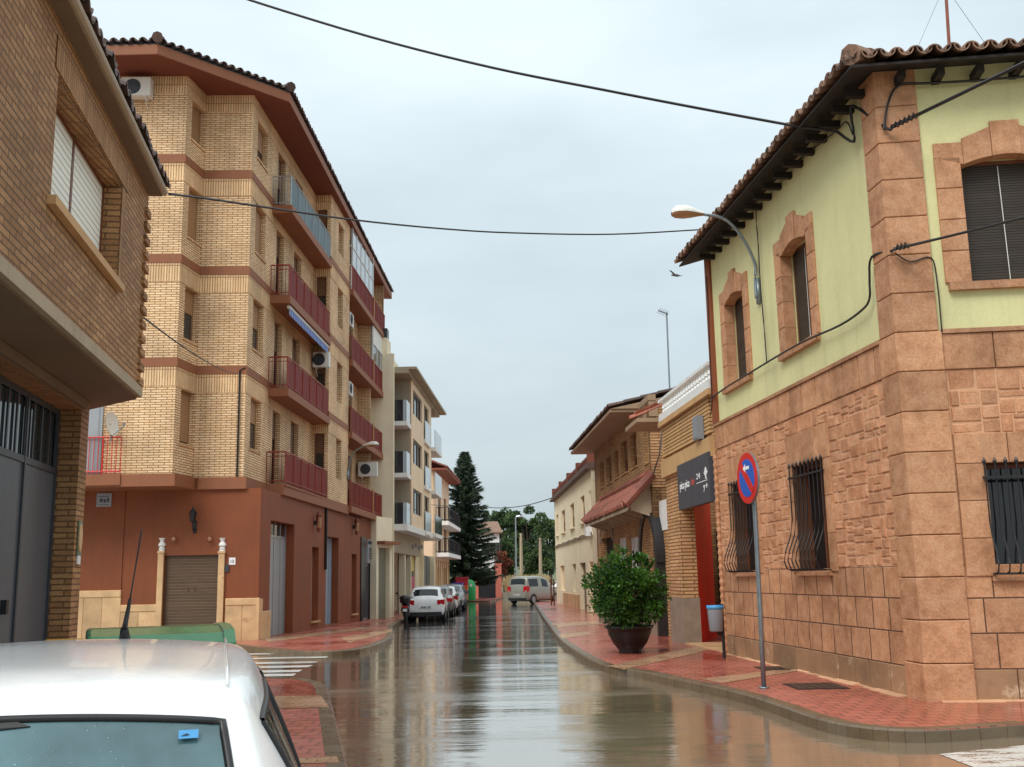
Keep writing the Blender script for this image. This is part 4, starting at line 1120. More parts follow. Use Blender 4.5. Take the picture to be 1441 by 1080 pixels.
e_ = AR.pt(6, 0, 0); m.slab([A.pt(0, .028, 0)[:2], A.pt(AN, .02, 0)[:2], A.pt(AN, -5, 0)[:2], e_[:2]], ZS + .02, zst - .003)
m.build('floor_slab', M['concrete'], ga)
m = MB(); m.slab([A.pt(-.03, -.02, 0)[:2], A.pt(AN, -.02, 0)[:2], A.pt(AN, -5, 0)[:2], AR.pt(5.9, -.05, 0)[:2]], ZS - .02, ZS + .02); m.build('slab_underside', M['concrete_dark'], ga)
# window with two cream roller blinds
f_ = window(ga, A, wA, -.2, 'wood_brown', 'glass_dark', 'blind_white', .985, 1, .06)
m = MB(); m.box(A, wA[0] - .08, wA[1] + .08, -.2, .06, wA[2] - .07, wA[2] - .002); m.build('window_sill', M['beam'], ga)
m = MB(); m.box(A, wA[0] + .004, wA[1] - .004, -.19, -.01, wA[3] - .02, wA[3] - .003); m.build('brick_soffit', M['brick_brown_up'], ga)
# eave
m = MB(); m.prism(A.side(0.06, 0, -1), [(-.26, zeA), (.13, zeA), (.13, zeA + .08), (-.26, zeA + .1)], 0, -9.7)
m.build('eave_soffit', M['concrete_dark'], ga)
m = MB(); m.tube([A.pt(AN, .14, zeA + .055), A.pt(.07, .14, zeA + .055)], .045, 10); m.box(A, AN, .07, .09, .145, zeA + .082, zeA + .12); m.build('gutter', M['gutter'], ga)
m = MB(); tiled(m, A, AN, .08, .19, zeA + .10, 3.2, R(22), .17, .068, n=6); 
m.build('tiled_roof', M['tile_dark'], ga)
m = MB(); m.prism(A.side(.04, 0, -1), [(.11, zeA + .09), (-3, zeA + .1), (-3, zeA + 1.3), (.11, zeA + .12)], 0, -9); m.build('roof_boards', M['eave_wood'], ga)
# ground floor
Lf = A.shift(0, -.55); pe = Lf.a(122, 650); pd = Lf.a(111, 650)
zd = Lf.z(84, 578, -.22)
LR = Fr(*Lf.pt(pe, 0, 0)[:2], (AR.dx, AR.dy), -1)
m = MB(); m.wall(Lf, AN, pe, -.2, ZS, [(AN + 1.0, pd, -.2, zd)], 0, .3); m.wall(LR, 0, 5, -.2, ZS, [], 0, .2); m.build('ground_floor_wall', M['brick_brown'], ga)
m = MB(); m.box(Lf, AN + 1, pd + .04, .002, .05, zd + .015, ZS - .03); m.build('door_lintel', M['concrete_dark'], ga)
dA, dB = AN + 1.0, pd
door = MB(); zg0 = zd - .62
door.box(Lf, dA, dB, -.3, -.22, .0, zg0)
door = door.build('garage_door', M['dark_door'], ga)
m = MB(); m.box(Lf, dA, dB, -.3, -.235, zg0, zd); m.build('door_glazing', M['glass'], door)
m = MB(); n_ = 7; pw_ = 1.02
x = dB
while x > dA:
    m.box(Lf, x - .05, x - .004, -.22, -.2, 0.01, zd - .004); x -= pw_
x = dB - .05
while x > dA: m.box(Lf, x - .03, x, -.225, -.208, zg0, zd - .004); x -= .255
m.box(Lf, dA, dB, -.22, -.2035, zg0 - .03, zg0 + .03); m.box(Lf, dA, dB, -.22, -.2025, zd - .06, zd - .004)
m.build('door_frame', M['dark_metal'], door)
m = MB(); hh = Lf.a(2, 841, -.2); m.box(Lf, hh - .02, hh + .05, -.2, -.15, 1.38, 1.5); m.build('handle', M['iron'], door)
m = MB(); m.box(A, AN, -.15, -6, -1.2, 0, ZS - .03); m.build('inner_wall', M['interior'], ga)
# oval name plaque and number tile on the pier
pc = (pe + pd) / 2; zc = Lf.z(108, 757)
pq = thing('house_plaque', 'small cream oval tile plaque with green ends on the brown brick pier', 'plaque', Lf.pt(pc, .0, zc - .22))
m = MB(); m.box(Lf, pc - .07, pc + .07, .004, .016, zc - .17, zc + .17); m.build('back_tile', M['igloo_green'] if False else plain('grey green tile', rgb(110, 130, 104), .3), pq)
m = MB(); m.prism(Lf, [(pc + .065 * math.cos(t), zc + .14 * math.sin(t)) for t in np.linspace(0, 2 * math.pi, 20, endpoint=False)], .012, .024); m.build('oval_tile', M['marble'], pq)
m = MB(); m.box(Lf, pc - .055, pc + .055, .004, .018, zc - .26, zc - .175); m.build('number_tile', M['letter_white'], pq)

# ------------------------------------------------------------------ block of flats
BY = 30.0
c3 = at(350, 400, BY)
S = Fr(c3.x, c3.y, vpdir(777), -1)            # street side, bay one
F3 = Fr(c3.x, c3.y, (1, .03), -1)             # front, faces the camera: a negative to the left
a3 = F3.a(281, 400)
f1 = F3.shift(0, 1.25); a1 = f1.a(253, 400)
pA, pB = f1.pt(a1, 0, 0), F3.pt(a3, 0, 0)
F2 = Fr(pA[0], pA[1], (pB[0] - pA[0], pB[1] - pA[1]), -1)
l2 = math.hypot(pB[0] - pA[0], pB[1] - pA[1])
zf = [F3.z(320, 672), F3.z(320, 532), F3.z(320, 388), F3.z(320, 251), F3.z(320, 121)]
fb = (zf[4] - zf[0]) / 4
zf = [zf[0] + i * fb for i in range(5)]; zf[4] -= .0
AL = -7.0                                    # hidden left end of face one
gB = zg(30) + .1
fl = thing('apartment_block', 'five storey cream brick block of flats with terracotta ground floor and red balconies', 'apartment building', (c3.x, c3.y, gB))
# measures along the street
bA0 = S.a(375, 640); OB = .6
def inter(fr_, px, py, o): return fr_.a(px, py, o)
bA1 = S.a(462, 600, OB); bC1 = S.a(490, 600, OB); OC = .72
bE = S.a(541, 600, OC); bM = S.a(524.6, 600, OC)
SE = bE + .3
SOL, BLT = .5 * fb / 2.75, .24
winF2, winS, winB2 = [], [], []
ww = (l2 * .28, l2 * .98)
wr = (S.a(353, 560), S.a(368, 560))
w2r = (S.a(473, 640, OB), S.a(480.5, 640, OB))
body, sold, belt = MB(), MB(), MB()
dwin = {k_: [] for k_ in 'abcde'}
for i in range(4):
    z0, z1 = zf[i], (zf[i + 1] if i < 3 else zf[4] - .32)
    zb = z1 - SOL                                   # brick up to the soldier course
    if i < 3: zb_top = z1 + 0
    wz = (z0 + fb * .30, zb - .02)
    o2 = [(ww[0], ww[1], *wz)]; oS = [(wr[0], wr[1], wz[0] + .0, wz[1])]
    # balcony door and window on bay one
    dA_ = bA0 + (bA1 - bA0) * .10; oS += [(dA_, dA_ + .95, z0 + .06, wz[1]), (bA0 + (bA1 - bA0) * .48, bA0 + (bA1 - bA0) * .48 + 1.1, z0 + 1.0, wz[1])]
    oB2 = [(w2r[0], w2r[1], *wz)]
    zbb = z0 + (BLT if i else 0)
    for (f, x0, x1, oo, o) in ((f1, AL, a1, [], 0), (F2, 0, l2, o2, 0), (F3, a3, 0, [], 0), (S, 0, bA1, oS, 0), (S, bA1, bC1, oB2, OB)):
        body.wall(f, x0, x1, z0, zb, oo, o, .26, caps=False)
        sold.wall(f, x0, x1, zb, z1, [], o + .012, .1)
    # bay two returns: one faces the camera, with a dark door
    R1 = S.side(bA1)
    rd = (.08, OB - .14, z0 + .06, wz[1] - .02)
    body.wall(R1, 0, OB, z0, zb, [rd], 0, .16, caps=False); sold.wall(R1, 0, OB, zb, z1, [], .012, .1)
    R2 = S.side(bC1, 0, -1); body.wall(R2, -.5, OB, z0, zb, [], 0, .16, caps=False)
    # bay three: recessed wall, then a brick return facing the camera
    body.wall(S, bC1, SE, z0, z1, [(bC1 + 1.0, bC1 + 1.9, z0 + .06, wz[1]), (bC1 + 3, bC1 + 4, z0 + .06, wz[1]), (bM + .8, bM + 1.8, z0 + .06, wz[1])], 0, .16, caps=False)
    R3 = S.side(bM); body.wall(R3, 0, OC - .12, z0, z1, [], 0, .1)
    if i:
        for (f, x0, x1, o) in ((f1, AL, a1, 0), (F2, -.02, l2, 0), (F3, a3, 0.03, 0), (S, 0, bA1, 0), (S, bA1, bC1, OB), (R1, 0, OB + .03, 0)):
            belt.box(f, x0, x1 + (.03 if f is f1 else 0), o + .001, o + .03, z0 - .002, z0 + BLT)
    dwin['a'].append((F2, o2[0])); dwin['b'].append((S, oS[0])); dwin['c'] += [(S, oS[1]), (S, oS[2])]; dwin['d'].append((S, oB2[0])); dwin['e'].append((R1, rd))
eEnd = S.side(SE, 0, -1)
body.wall(eEnd, -9, OC - .1, zf[0], zf[4], [], 0, .1)
body.build('brick_wall', M['brick_cream'], fl); sold.build('soldier_course', M['brick_cream_up'], fl); belt.build('belt_course', M['brown_trim'], fl)
inn = MB(); inn.slab([S.pt(.4, -.5, 0)[:2], S.pt(SE - .2, -.5, 0)[:2], S.pt(SE - .2, -9, 0)[:2], F3.pt(AL, -9, 0)[:2], F3.pt(AL, -.4, 0)[:2]], gB, zf[4]); inn.build('inner_wall', M['interior'], fl)
drop = [.98, .5, .98, .98]
for j, (f, w_) in enumerate(dwin['a']): window(fl, f, w_, -.2, 'tan_frame', 'glass', 'blind_tan', [.97, .45, .97, .97][j], 0, .06, ('brick_cream', .04))
for j, (f, w_) in enumerate(dwin['b']): window(fl, f, w_, -.2, 'tan_frame', 'glass', 'blind_tan', [.45, .5, .97, .6][j], 0, .06, ('brick_cream', .04))
for j, (f, w_) in enumerate(dwin['c']): window(fl, f, w_, -.2, 'wood_brown', 'glass_dark', 'blind_brown', [.35, .9, .4, .6, .3, .9, .5, .5][j], 0, .07)
for j, (f, w_) in enumerate(dwin['d']): window(fl, f, w_, -.2, 'tan_frame', 'glass', 'blind_tan', [.6, .97, .5, .97][j], 0, .07, ('brick_cream', .04))
for j, (f, w_) in enumerate(dwin['e']): window(fl, f, w_, -.13, 'wood_brown', 'glass_dark', 'blind_brown', .3, 0, .06)
for i in range(4):
    for (x0, x1) in ((bC1 + 1.0, bC1 + 1.9), (bC1 + 3, bC1 + 4), (bM + .8, bM + 1.8)): window(fl, S, (x0, x1, zf[i] + .06, zf[i + 1] - SOL - .02), -.13, 'wood_brown', 'glass_dark', 'blind_brown', random.uniform(.2, .7), 0, .07)
# slab over the ground floor
m = MB()
SLT = .34
off = .1
out = [f1.pt(AL, off, 0)[:2], f1.pt(a1 + off, off, 0)[:2], (F2.pt(l2 + 0, off, 0)[0], F2.pt(l2, off, 0)[1]), F3.pt(a3 + off + .1, off, 0)[:2], F3.pt(0 + off, off, 0)[:2], S.pt(bA0 - .25, off, 0)[:2], S.pt(bA0 - .1, OB, 0)[:2], S.pt(bC1, OB + .06, 0)[:2], S.pt(bC1, -1, 0)[:2], F3.pt(-1, -3, 0)[:2], F3.pt(AL, -3, 0)[:2]]
m.slab(out, zf[0] - SLT, zf[0] - .003); m.build('floor_slab', M['brown_trim'], fl)
# ground floor walls
_c = at(365, 790, 30.0); Gs = Fr(_c.x, _c.y, vpdir(777), -1)
gz = zf[0] - SLT + .02
G0 = Fr(_c.x, _c.y, (1, .012), -1)
def grect(f, x0, x1, yt, z0=None): return (f.a(x0, 820), f.a(x1, 820), gB if z0 is None else z0, f.z((x0 + x1) / 2, yt))
g1 = grect(Gs, 379.5, 413, 729 + 6); g2_ = grect(Gs, 438.5, 448, 770, gB + .25); g3 = grect(Gs, 458.5, 476, 756); g4 = grect(Gs, 494.8, 501.5, 780, gB + .25)
gsh0, gsh1 = Gs.a(507, 800), Gs.a(528, 800)
rollA = (G0.a(230, 830), G0.a(306.5, 830), gB, G0.z(268, 781.5))
m = MB(); m.wall(G0, AL - 1, 0, gB - .3, gz, [rollA], 0, .22); m.wall(Gs, 0, gsh0, gB - .4, gz, [g1, g2_, g3, g4], 0, .32); m.wall(Gs, gsh0, SE, gB + 3.1, gz + .3, [], 0, .32)
m.build('ground_floor_wall', M['terracotta'], fl)
def doorset(w, f, mat, o, name='garage_door', glaz=True):
    m = MB(); m.box(f, w[0], w[1], o - .06, o, w[2], w[3] - (.42 if glaz else 0)); d = m.build(name, M[mat], fl)
    m = MB(); c_ = (w[0] + w[1]) / 2
    for q in (w[0] + .03, (w[0] + c_) / 2, c_, (c_ + w[1]) / 2, w[1] - .03): m.box(f, q - .025, q + .025, o, o + .02, w[2] + .01, w[3] - .004)
    m.box(f, w[0], w[1], o, o + .018, w[3] - .45, w[3] - .39); m.build('door_frame', M['alu'], d)
    if glaz: m = MB(); m.box(f, w[0], w[1], o - .06, o - .005, w[3] - .42, w[3]); m.build('door_glazing', M['glass'], d)
doorset(g1, Gs, 'grey_door', -.28); doorset(g3, Gs, 'blue_door', -.28, glaz=False)
for w_ in (g2_, g4):
    window(fl, Gs, w_, -.28, 'white_paint', 'glass', None, 0, 0, .08, ('beam', .1))
m = MB(); m.box(G0, rollA[0], rollA[1], -.14, -.1, gB, rollA[3]); sh_ = m.build('roller_shutter', M['shutter_brown'], fl)
m = MB(); cc = (rollA[0] + rollA[1]) / 2
for q in (cc - .1, cc + .1): m.box(G0, q - .014, q + .014, -.1, -.08, gB + 1.38, gB + 1.48)
m.build('handle', M['wood_brown'], sh_)
# marble pillars with turned tops, and the stepped dado
for (x0, x1) in ((221.5, 229.5), (307, 315.5)):
    m = MB(); p0, p1 = G0.a(x0, 830), G0.a(x1, 830); zt_ = G0.z(x0, 779)
    m.box(G0, p0, p1, -.1, .08, gB, zt_); m.box(G0, p0 - .02, p1 + .02, -.1, .1, zt_, zt_ + .06); pi_ = m.build('marble_pillar', M['marble'], fl)
    zq = zt_ + .06; sc_ = (G0.z(x0, 757.5) - zq) / .46
    m = MB(); m.lathe([(.09, 0), (.075, .05 * sc_), (.1, .09 * sc_), (.055, .13 * sc_), (.11, .2 * sc_), (.09, .27 * sc_), (.05, .33 * sc_), (.07, .4 * sc_), (.1, .46 * sc_)], G0.pt((p0 + p1) / 2, -.005, zq), 14); m.build('baluster', M['white_plaster'], pi_)
m = MB(); c0 = [(AL, G0.z(140, 832)), (G0.a(170, 860), G0.z(150, 831)), (G0.a(221, 860), G0.z(200, 851))]
def dado(x0, x1, zt_):
    n_ = max(1, round((x1 - x0) / .5))
    for i in range(n_): m.block(G0, x0 + (x1 - x0) * i / n_ + .003, x0 + (x1 - x0) * (i + 1) / n_ - .003, -.05, .04, gB - .2, zt_ - .2, .006, rnd(.18))
    m.block(G0, x0, x1, -.05, .06, zt_ - .2, zt_, .02, rnd(.1))
dado(-9, c0[1][0], c0[1][1]); dado(c0[1][0], c0[2][0], c0[2][1])
m.build('marble_dado', M['marble'], fl); m = MB(); r0_ = G0.a(317, 860); dado(r0_, 0.04, G0.z(340, 842))
m.build('marble_dado', M['marble'], fl)
m = MB(); m.block(Gs, .0, g1[0] - .0, -.05, .06, gB - .2, Gs.z(372, 860), .01); m.block(Gs, -.06, .3, -.05, .05, gB - .2, Gs.z(366, 843), .01); m.build('marble_dado', M['marble'], fl)
m = MB()
for x_ in (168,): q = G0.a(x_, 760); m.box(G0, q - .12, q + .12, .001, .03, gB + 1.2, gz)
m.build('pilaster', M['terracotta'], fl)
# roof
ZE = zf[4] - .32
R_ = [zhit(60, 66, ZE + .32), zhit(222, 62, ZE + .32), zhit(408, 131, ZE + .32), zhit(551.5, 413, ZE + .32)]
back = [S.pt(SE + 1, -9, 0), F3.pt(AL - 3, -9, 0)]
poly = [(p.x, p.y) for p in R_] + [(p[0], p[1]) for p in back]
m = MB(); m.slab(poly, ZE, ZE + .02); m.build('roof_soffit', M['soffit'], fl)
m = MB()
for i in range(3):
    p, q = R_[i], R_[i + 1]; e_ = Fr(p.x, p.y, (q.x - p.x, q.y - p.y), -1); L_ = (q - p).length
    m.box(e_, -.0, L_, -.12, .0, ZE + .022, ZE + .3)
m.build('fascia', M['brown_trim'], fl)
m = MB()
for i in range(3):
    p, q = R_[i], R_[i + 1]; e_ = Fr(p.x, p.y, (q.x - p.x, q.y - p.y), -1); L_ = (q - p).length
    tiled(m, e_, 0, L_, .08, ZE + .36, 2.2, R(16), .26, .11, .3 if i else 0, .3 if i < 2 else 0, n=5, seg=.55)
    if i < 2:
        c_ = Vector((poly[4][0], poly[4][1], 0)); dd = (Vector((sum(p_[0] for p_ in poly) / 6, sum(p_[1] for p_ in poly) / 6, 0)) - Vector((q.x, q.y, 0))).normalized()
        ridge(m, (q.x - dd.x * .1, q.y - dd.y * .1, ZE + .48), (q.x + dd.x * 3, q.y + dd.y * 3, ZE + .48 + 3 * .27), .15)
m.slab(poly, ZE + .301, lambda x, y: ZE + .33)
m.build('tiled_roof', M['tile_dark'], fl)

def balcony(par, f, a0, a1, o0, o1, z, panel, rail='red_metal', sides=(True, False), slab=True, split=None, hgt=1.0, trim='brown_trim'):
    b = bpy.data.objects.new('balcony', None)
    m = MB()
    if slab: m.box(f, a0 - .06, a1, o0 + .002, o1 + .06, z - .26, z - .002); 
    else: m.box(f, a0 - .04, a1, o0 + .002, o1 + .04, z - .06, z - .002)
    b = m.build('balcony', M[trim], par)
    m = MB(); zr = z + hgt
    m.tube([f.pt(a0, o1, zr), f.pt(a1 - .02, o1, zr)], .025, 6); 
    if sides[0]: m.tube([f.pt(a0, o0, zr), f.pt(a0, o1, zr)], .025, 6); m.tube([f.pt(a0, o0, z + .1), f.pt(a0, o1, z + .1)], .015, 5); m.tube([f.pt(a0, o0, zr - .14), f.pt(a0, o1, zr - .14)], .012, 5)
    if sides[1]: m.tube([f.pt(a1 - .02, o0, zr), f.pt(a1 - .02, o1, zr)], .025, 6)
    m.tube([f.pt(a0, o1, z + .1), f.pt(a1, o1, z + .1)], .015, 5)
    n_ = max(3, int((o1 - o0) / .1))
    if sides[0]:
        for i in range(n_ + 1): m.tube([f.pt(a0, o0 + (o1 - o0) * i / n_, z), f.pt(a0, o0 + (o1 - o0) * i / n_, zr)], .009 if i % n_ else .022, 5)
    n_ = max(3, int((a1 - a0) / .13))
    for i in range(n_ + 1): m.tube([f.pt(a0 + (a1 - a0 - .03) * i / n_, o1, z), f.pt(a0 + (a1 - a0 - .03) * i / n_, o1, zr)], .009 if i % 8 else .02, 5)
    m.build('railing', M[rail], b)
    if panel:
        m = MB(); m.box(f, a0 + .03, a1 - .05, o1 - .03, o1 - .018, z + .06, zr - .06); m.build('rail_panel', M[panel], b)
    return b
balcony(fl, S, bA0, bA1, 0, OB, zf[0], 'red_panel', slab=False)
balcony(fl, S, bA0, bA1, 0, OB, zf[1], 'red_panel'); balcony(fl, S, bA0, bA1, 0, OB, zf[2], 'red_panel'); balcony(fl, S, bA0, bA1, 0, OB, zf[3], 'teal_panel', 'alu')
for i in range(4):
    balcony(fl, S, bC1 + .02, bM, 0, OC, zf[i], 'maroon_panel', 'red_metal')
    balcony(fl, S, bM + .02, bE, 0, OC, zf[i], 'maroon_panel', 'red_metal', (False, True))
    m = MB(); m.tube([S.pt(bM, OC + .03, zf[i] - .2), S.pt(bM, OC + .03, zf[i] + 1.1)], .03, 6); m.build('drain_pipe', M['beam'], fl)
# glazed-in balconies
m = MB(); z0 = zf[3] + 1.0; z1 = zf[4]
for a_ in np.linspace(bC1 + .05, bM, 6): m.box(S, a_ - .03, a_ + .03, OC - .08, OC, z0, z1)
for o_ in (.45, OC - .08): m.box(S, bC1 + .02, bC1 + .08, o_, o_ + .07, zf[3], z1)
for z_ in (z0, z0 + .85, z1 - .08): m.box(S, bC1 + .02, bM, OC - .075, OC - .005, z_, z_ + .07); m.box(S, bC1 + .023, bC1 + .077, .0, OC - .08, z_, z_ + .07)
eg = m.build('glazed_enclosure', M['white_paint'], fl)
m = MB(); m.box(S, bC1 + .06, bM, OC - .05, OC - .03, z0, z1); m.build('pane', M['glass_rail'], eg)
m = MB(); m.box(S, bC1 + .04, bC1 + .05, .0, OC - .08, zf[3], z1); m.build('pane', M['glass_dark'], eg)
m = MB(); z0 = zf[2] + 1.0; z1 = zf[3] - .28
for a_ in np.linspace(bM + .08, bE - .05, 4): m.box(S, a_ - .03, a_ + .03, OC - .08, OC, z0, z1)
for z_ in (z0, (z0 + z1) / 2): m.box(S, bM + .05, bE, OC - .075, OC - .005, z_, z_ + .06)
eg = m.build('glazed_enclosure', M['white_paint'], fl)
m = MB(); m.box(S, bM + .06, bE, OC - .05, OC - .03, z0, z1); m.build('pane', M['glass'], eg)
m = MB(); m.box(S, bM + .06, bE, OC - .028, OC - .01, (z0 + z1) / 2, z1); m.build('blind', M['blind_white'], eg)
# street-corner balcony on the left
zz = zf[0] + .0
q = f1.a(173, 640)
m = MB(); m.box(f1, q - 3.6, q, .1, .14, zz - .3, zz); m.build('balcony_edge', M['brown_trim'], fl)
m = MB()
for z_ in (zz + .08, zz + 1.02): m.tube([f1.pt(q - 3.6, .1, z_), f1.pt(q - .02, .1, z_)], .022, 6)
for i in range(30): m.tube([f1.pt(q - 3.6 + 3.58 * i / 29, .1, zz), f1.pt(q - 3.6 + 3.58 * i / 29, .1, zz + 1.02)], .012 if i % 5 else .024, 5)
m.build('railing', M['sign_red'], fl)
m = MB(); m.box(f1, f1.a(124, 600), f1.a(145, 600), .01, .05, zz, zz + 2.1); m.build('balcony_door', M['grey_door'], fl)
# rainwater pipe and wall cable
m = MB(); a_ = F3.a(336, 600); m.tube([F3.pt(a_, .05, zf[0]), F3.pt(a_, .05, zf[1] + .1), F3.pt(a_ + .15, .05, zf[1] + .18)], .028, 6); a_ = Gs.a(457, 760); m.tube([Gs.pt(a_, .05, gB + 2.0), Gs.pt(a_, .05, gz)], .05, 6)
m.build('drain_pipe', M['cable'], fl)
# shop entrance at the far end: leaning black frame, navy door, grey sign panel
sf = thing('shop_entrance', 'grey panelled shop entrance with a slanting black frame and navy door', 'shop front', Gs.pt((gsh0 + gsh1) / 2, 0, gB))
m = MB(); m.box(Gs, gsh0, gsh1 + .2, -.6, -.1, gB - .3, gB + 3.4); m.build('grey_panel', M['sign_grey'], sf)
m = MB(); w_ = gsh1 - gsh0
m.prism(Gs, [(gsh0, gB - .2), (gsh0 + w_ * .12, gB - .2), (gsh0 + w_ * .32, gB + 3.45), (gsh0, gB + 3.45)], -.1, .05); m.build('slanted_frame', M['plastic_black'], sf)
m = MB(); m.prism(Gs, [(gsh0 + w_ * .22, gB), (gsh0 + w_ * .68, gB), (gsh0 + w_ * .84, gB + 2.2), (gsh0 + w_ * .38, gB + 2.2)], -.1, -.06); m.build('door', M['navy'], sf)
m = MB(); m.box(Gs, gsh0 + w_ * .42, gsh1 + .1, -.1, .04, gB + 2.35, gB + 3.4); sp_ = m.build('sign_panel', M['sign_grey'], sf)
m = MB()
for i in range(6): m.box(Gs, gsh0 + w_ * (.44 + .09 * i), gsh0 + w_ * (.5 + .09 * i), .06, .065, gB + 3.2, gB + 3.34)
for j in range(5):
    for i in range(3): m.box(Gs, gsh0 + w_ * (.5 + .12 * i), gsh0 + w_ * (.59 + .12 * i), .06, .065, gB + 2.55 + j * .11, gB + 2.6 + j * .11)
m.build('lettering', M['letter_dark'], sp_)

# ------------------------------------------------------------------ things hanging on the flats
def ac_unit(fr_, a, o, z, label, w=.82, hgt=.56, d=.3, side=1):
    t = thing('air_conditioner', label, 'air conditioner', fr_.pt(a, o, z), 'air conditioner units on the flats')
    m = MB(); m.box(fr_, a - w / 2, a + w / 2, o + .05, o + .05 + d, z, z + hgt); m.box(fr_, a - w / 2 - .005, a + w / 2 + .005, o + .045, o + .055 + d, z + hgt - .03, z + hgt); m.build('casing', M['plastic_white'], t)
    m = MB(); c_ = fr_.pt(a - w * .12, o + .055 + d, z + hgt / 2)
    for rr in (.06, .12, .18, .22): m.tube([fr_.pt(a - w * .12 + rr * math.cos(q), o + .06 + d, z + hgt / 2 + rr * math.sin(q)) for q in np.linspace(0, 2 * math.pi, 17)], .008, 4)
    m.prism(fr_, [(a - w * .12 + .235 * math.cos(q), z + hgt / 2 + .235 * math.sin(q)) for q in np.linspace(0, 2 * math.pi, 20, endpoint=False)], o + .05 + d, o + .054 + d)
    m.build('fan_grille', M['dark_metal'], t)
    m = MB()
    for q in (a - w * .32, a + w * .32): m.box(fr_, q - .02, q + .02, o + .0, o + d + .08, z - .04, z - .002); m.tube([fr_.pt(q, o + .02, z - .3), fr_.pt(q, o + d, z - .03)], .014, 5)
    m.build('bracket', M['plastic_white'], t); return t
ac_unit(f1, f1.a(197, 128), 0, f1.z(197, 142), 'white air conditioner high on the front brick wall under the eave')
R1o = S.side(bA1)
ac_unit(R1o, .36, .0, zf[1] + fb * .62, 'white air conditioner in the corner of the balcony above the lowest red one', .6)
R3o = S.side(bM)
for i, lb in ((2, 'white air conditioner under the topmost far maroon balcony'), (1, 'white air conditioner under the second highest far maroon balcony')):
    ac_unit(S.shift(0, .1), bC1 + 1.4, .0, zf[i] + fb * .58, lb)
ac_unit(R3o, .55, .0, zf[0] + fb * .55, 'white air conditioner above the lowest far maroon balcony, beside the street lamp', .85, .65)
dq = f1.a(160, 592)
ds = thing('satellite_dish', 'white satellite dish on the red corner balcony', 'satellite dish', f1.pt(dq, .15, zf[0] + 1.0))
m = MB(); cc = Vector(f1.pt(dq, .3, zf[0] + 1.35)); nd = Vector((.97, -.16, .12)).normalized(); u = nd.cross(Vector((0, 0, 1))).normalized(); v_ = u.cross(nd)
m.grid(lambda i, j: cc + (u * math.cos(2 * math.pi * j) + v_ * math.sin(2 * math.pi * j)) * .34 * i + nd * (.08 * i * i), 5, 20); m.grid(lambda i, j: cc - nd * .012 + (u * math.cos(2 * math.pi * j) + v_ * math.sin(2 * math.pi * j)) * .34 * i + nd * (.08 * i * i), 5, 20)
m.build('dish', M['plastic_white'], ds, smooth=True)
m = MB(); m.tube([f1.pt(dq, .12, zf[0] + .9), f1.pt(dq, .2, zf[0] + 1.35), cc], .02, 6); m.tube([cc - v_ * .35 + nd * .05, cc + nd * .45 - v_ * .1], .012, 5); m.lathe([(.03, 0), (.035, .08)], cc + nd * .42 - v_ * .12, 8); m.build('arm', M['galv'], ds)
# striped awning rolled under a balcony
aw = thing('rolled_awning', 'blue and white striped awning rolled up under the second red balcony', 'awning', S.pt((bA0 + bA1) / 2, OB, zf[2] - .4))
m = MB(); zA = zf[2] - .34
m.tube([S.pt(bA0 + .15, OB - .04, zA), S.pt(bA1 - .1, OB - .04, zA)], .06, 8); m.build('roller', M['plastic_white'], aw)
m = MB(); n_ = 26
for i in range(n_):
    x0 = bA0 + .2 + (bA1 - bA0 - .35) * i / n_; x1 = bA0 + .2 + (bA1 - bA0 - .35) * (i + .5) / n_
    m.prism(S, [(x0, zA - .02), (x1, zA - .02), (x1, zA - .24), ((x0 + x1) / 2, zA - .28), (x0, zA - .24)], OB - .02, OB - .005)
m.build('valance', M['sign_blue'], aw)
m = MB(); m.box(S, bA0 + .2, bA1 - .15, OB - .03, OB - .021, zA - .25, zA - .02); m.build('valance_backing', M['plastic_white'], aw)
# lanterns, small lamps, plaque, number on the terracotta wall
ln = thing('wall_lantern', 'black wrought iron lantern above the roller shutter on the terracotta wall', 'lantern', G0.pt(G0.a(274, 735), .0, G0.z(274, 742)))
la, lz = G0.a(275, 728), G0.z(275, 728)
m = MB(); m.lathe([(.02, -.16), (.07, -.13), (.11, .1), (.12, .11), (.05, .2), (.015, .24), (.02, .28), (.0, .3)], G0.pt(la, .24, lz), 6); m.build('lantern_cage', M['iron'], ln)
m = MB(); m.lathe([(.062, -.11), (.1, .08)], G0.pt(la, .24, lz), 6); m.build('lantern_glass', M['amber'], ln)
m = MB(); m.tube([G0.pt(la, .02, lz - .34), G0.pt(la, .12, lz - .38), G0.pt(la, .25, lz - .28), G0.pt(la, .24, lz - .15)], .018, 6); m.box(G0, la - .05, la + .05, .0, .03, lz - .45, lz - .1); m.build('bracket', M['iron'], ln)
for x_, lb in ((245, 'small round bulkhead lamp over the left end of the roller shutter'), (295.5, 'small round bulkhead lamp over the right end of the roller shutter')):
    q, z_ = G0.a(x_, 757), G0.z(x_, 757)
    t_ = thing('bulkhead_lamp', lb, 'wall lamp', G0.pt(q, 0, z_ - .08), 'bulkhead lamps over the roller shutter')
    m = MB(); m.tube([G0.pt(q, .0, z_), G0.pt(q, .07, z_), G0.pt(q + .03, .16, z_ - .04)], [.05, .045, .075], 10); m.build('lamp_body', M['soffit'], t_)
    m = MB(); m.tube([G0.pt(q + .03, .158, z_ - .04), G0.pt(q + .032, .17, z_ - .045)], [.065, .05], 10); m.build('lamp_glass', M['amber'], t_)
q, z_ = G0.a(147, 704), G0.z(147, 704)
t_ = thing('street_plaque', 'small grey tile street plaque high on the terracotta wall', 'plaque', G0.pt(q, .0, z_ - .2))
m = MB(); m.box(G0, q - .21, q + .21, .002, .03, z_ - .19, z_ + .19); m.build('tile_panel', M['sign_grey'], t_)
m = MB()
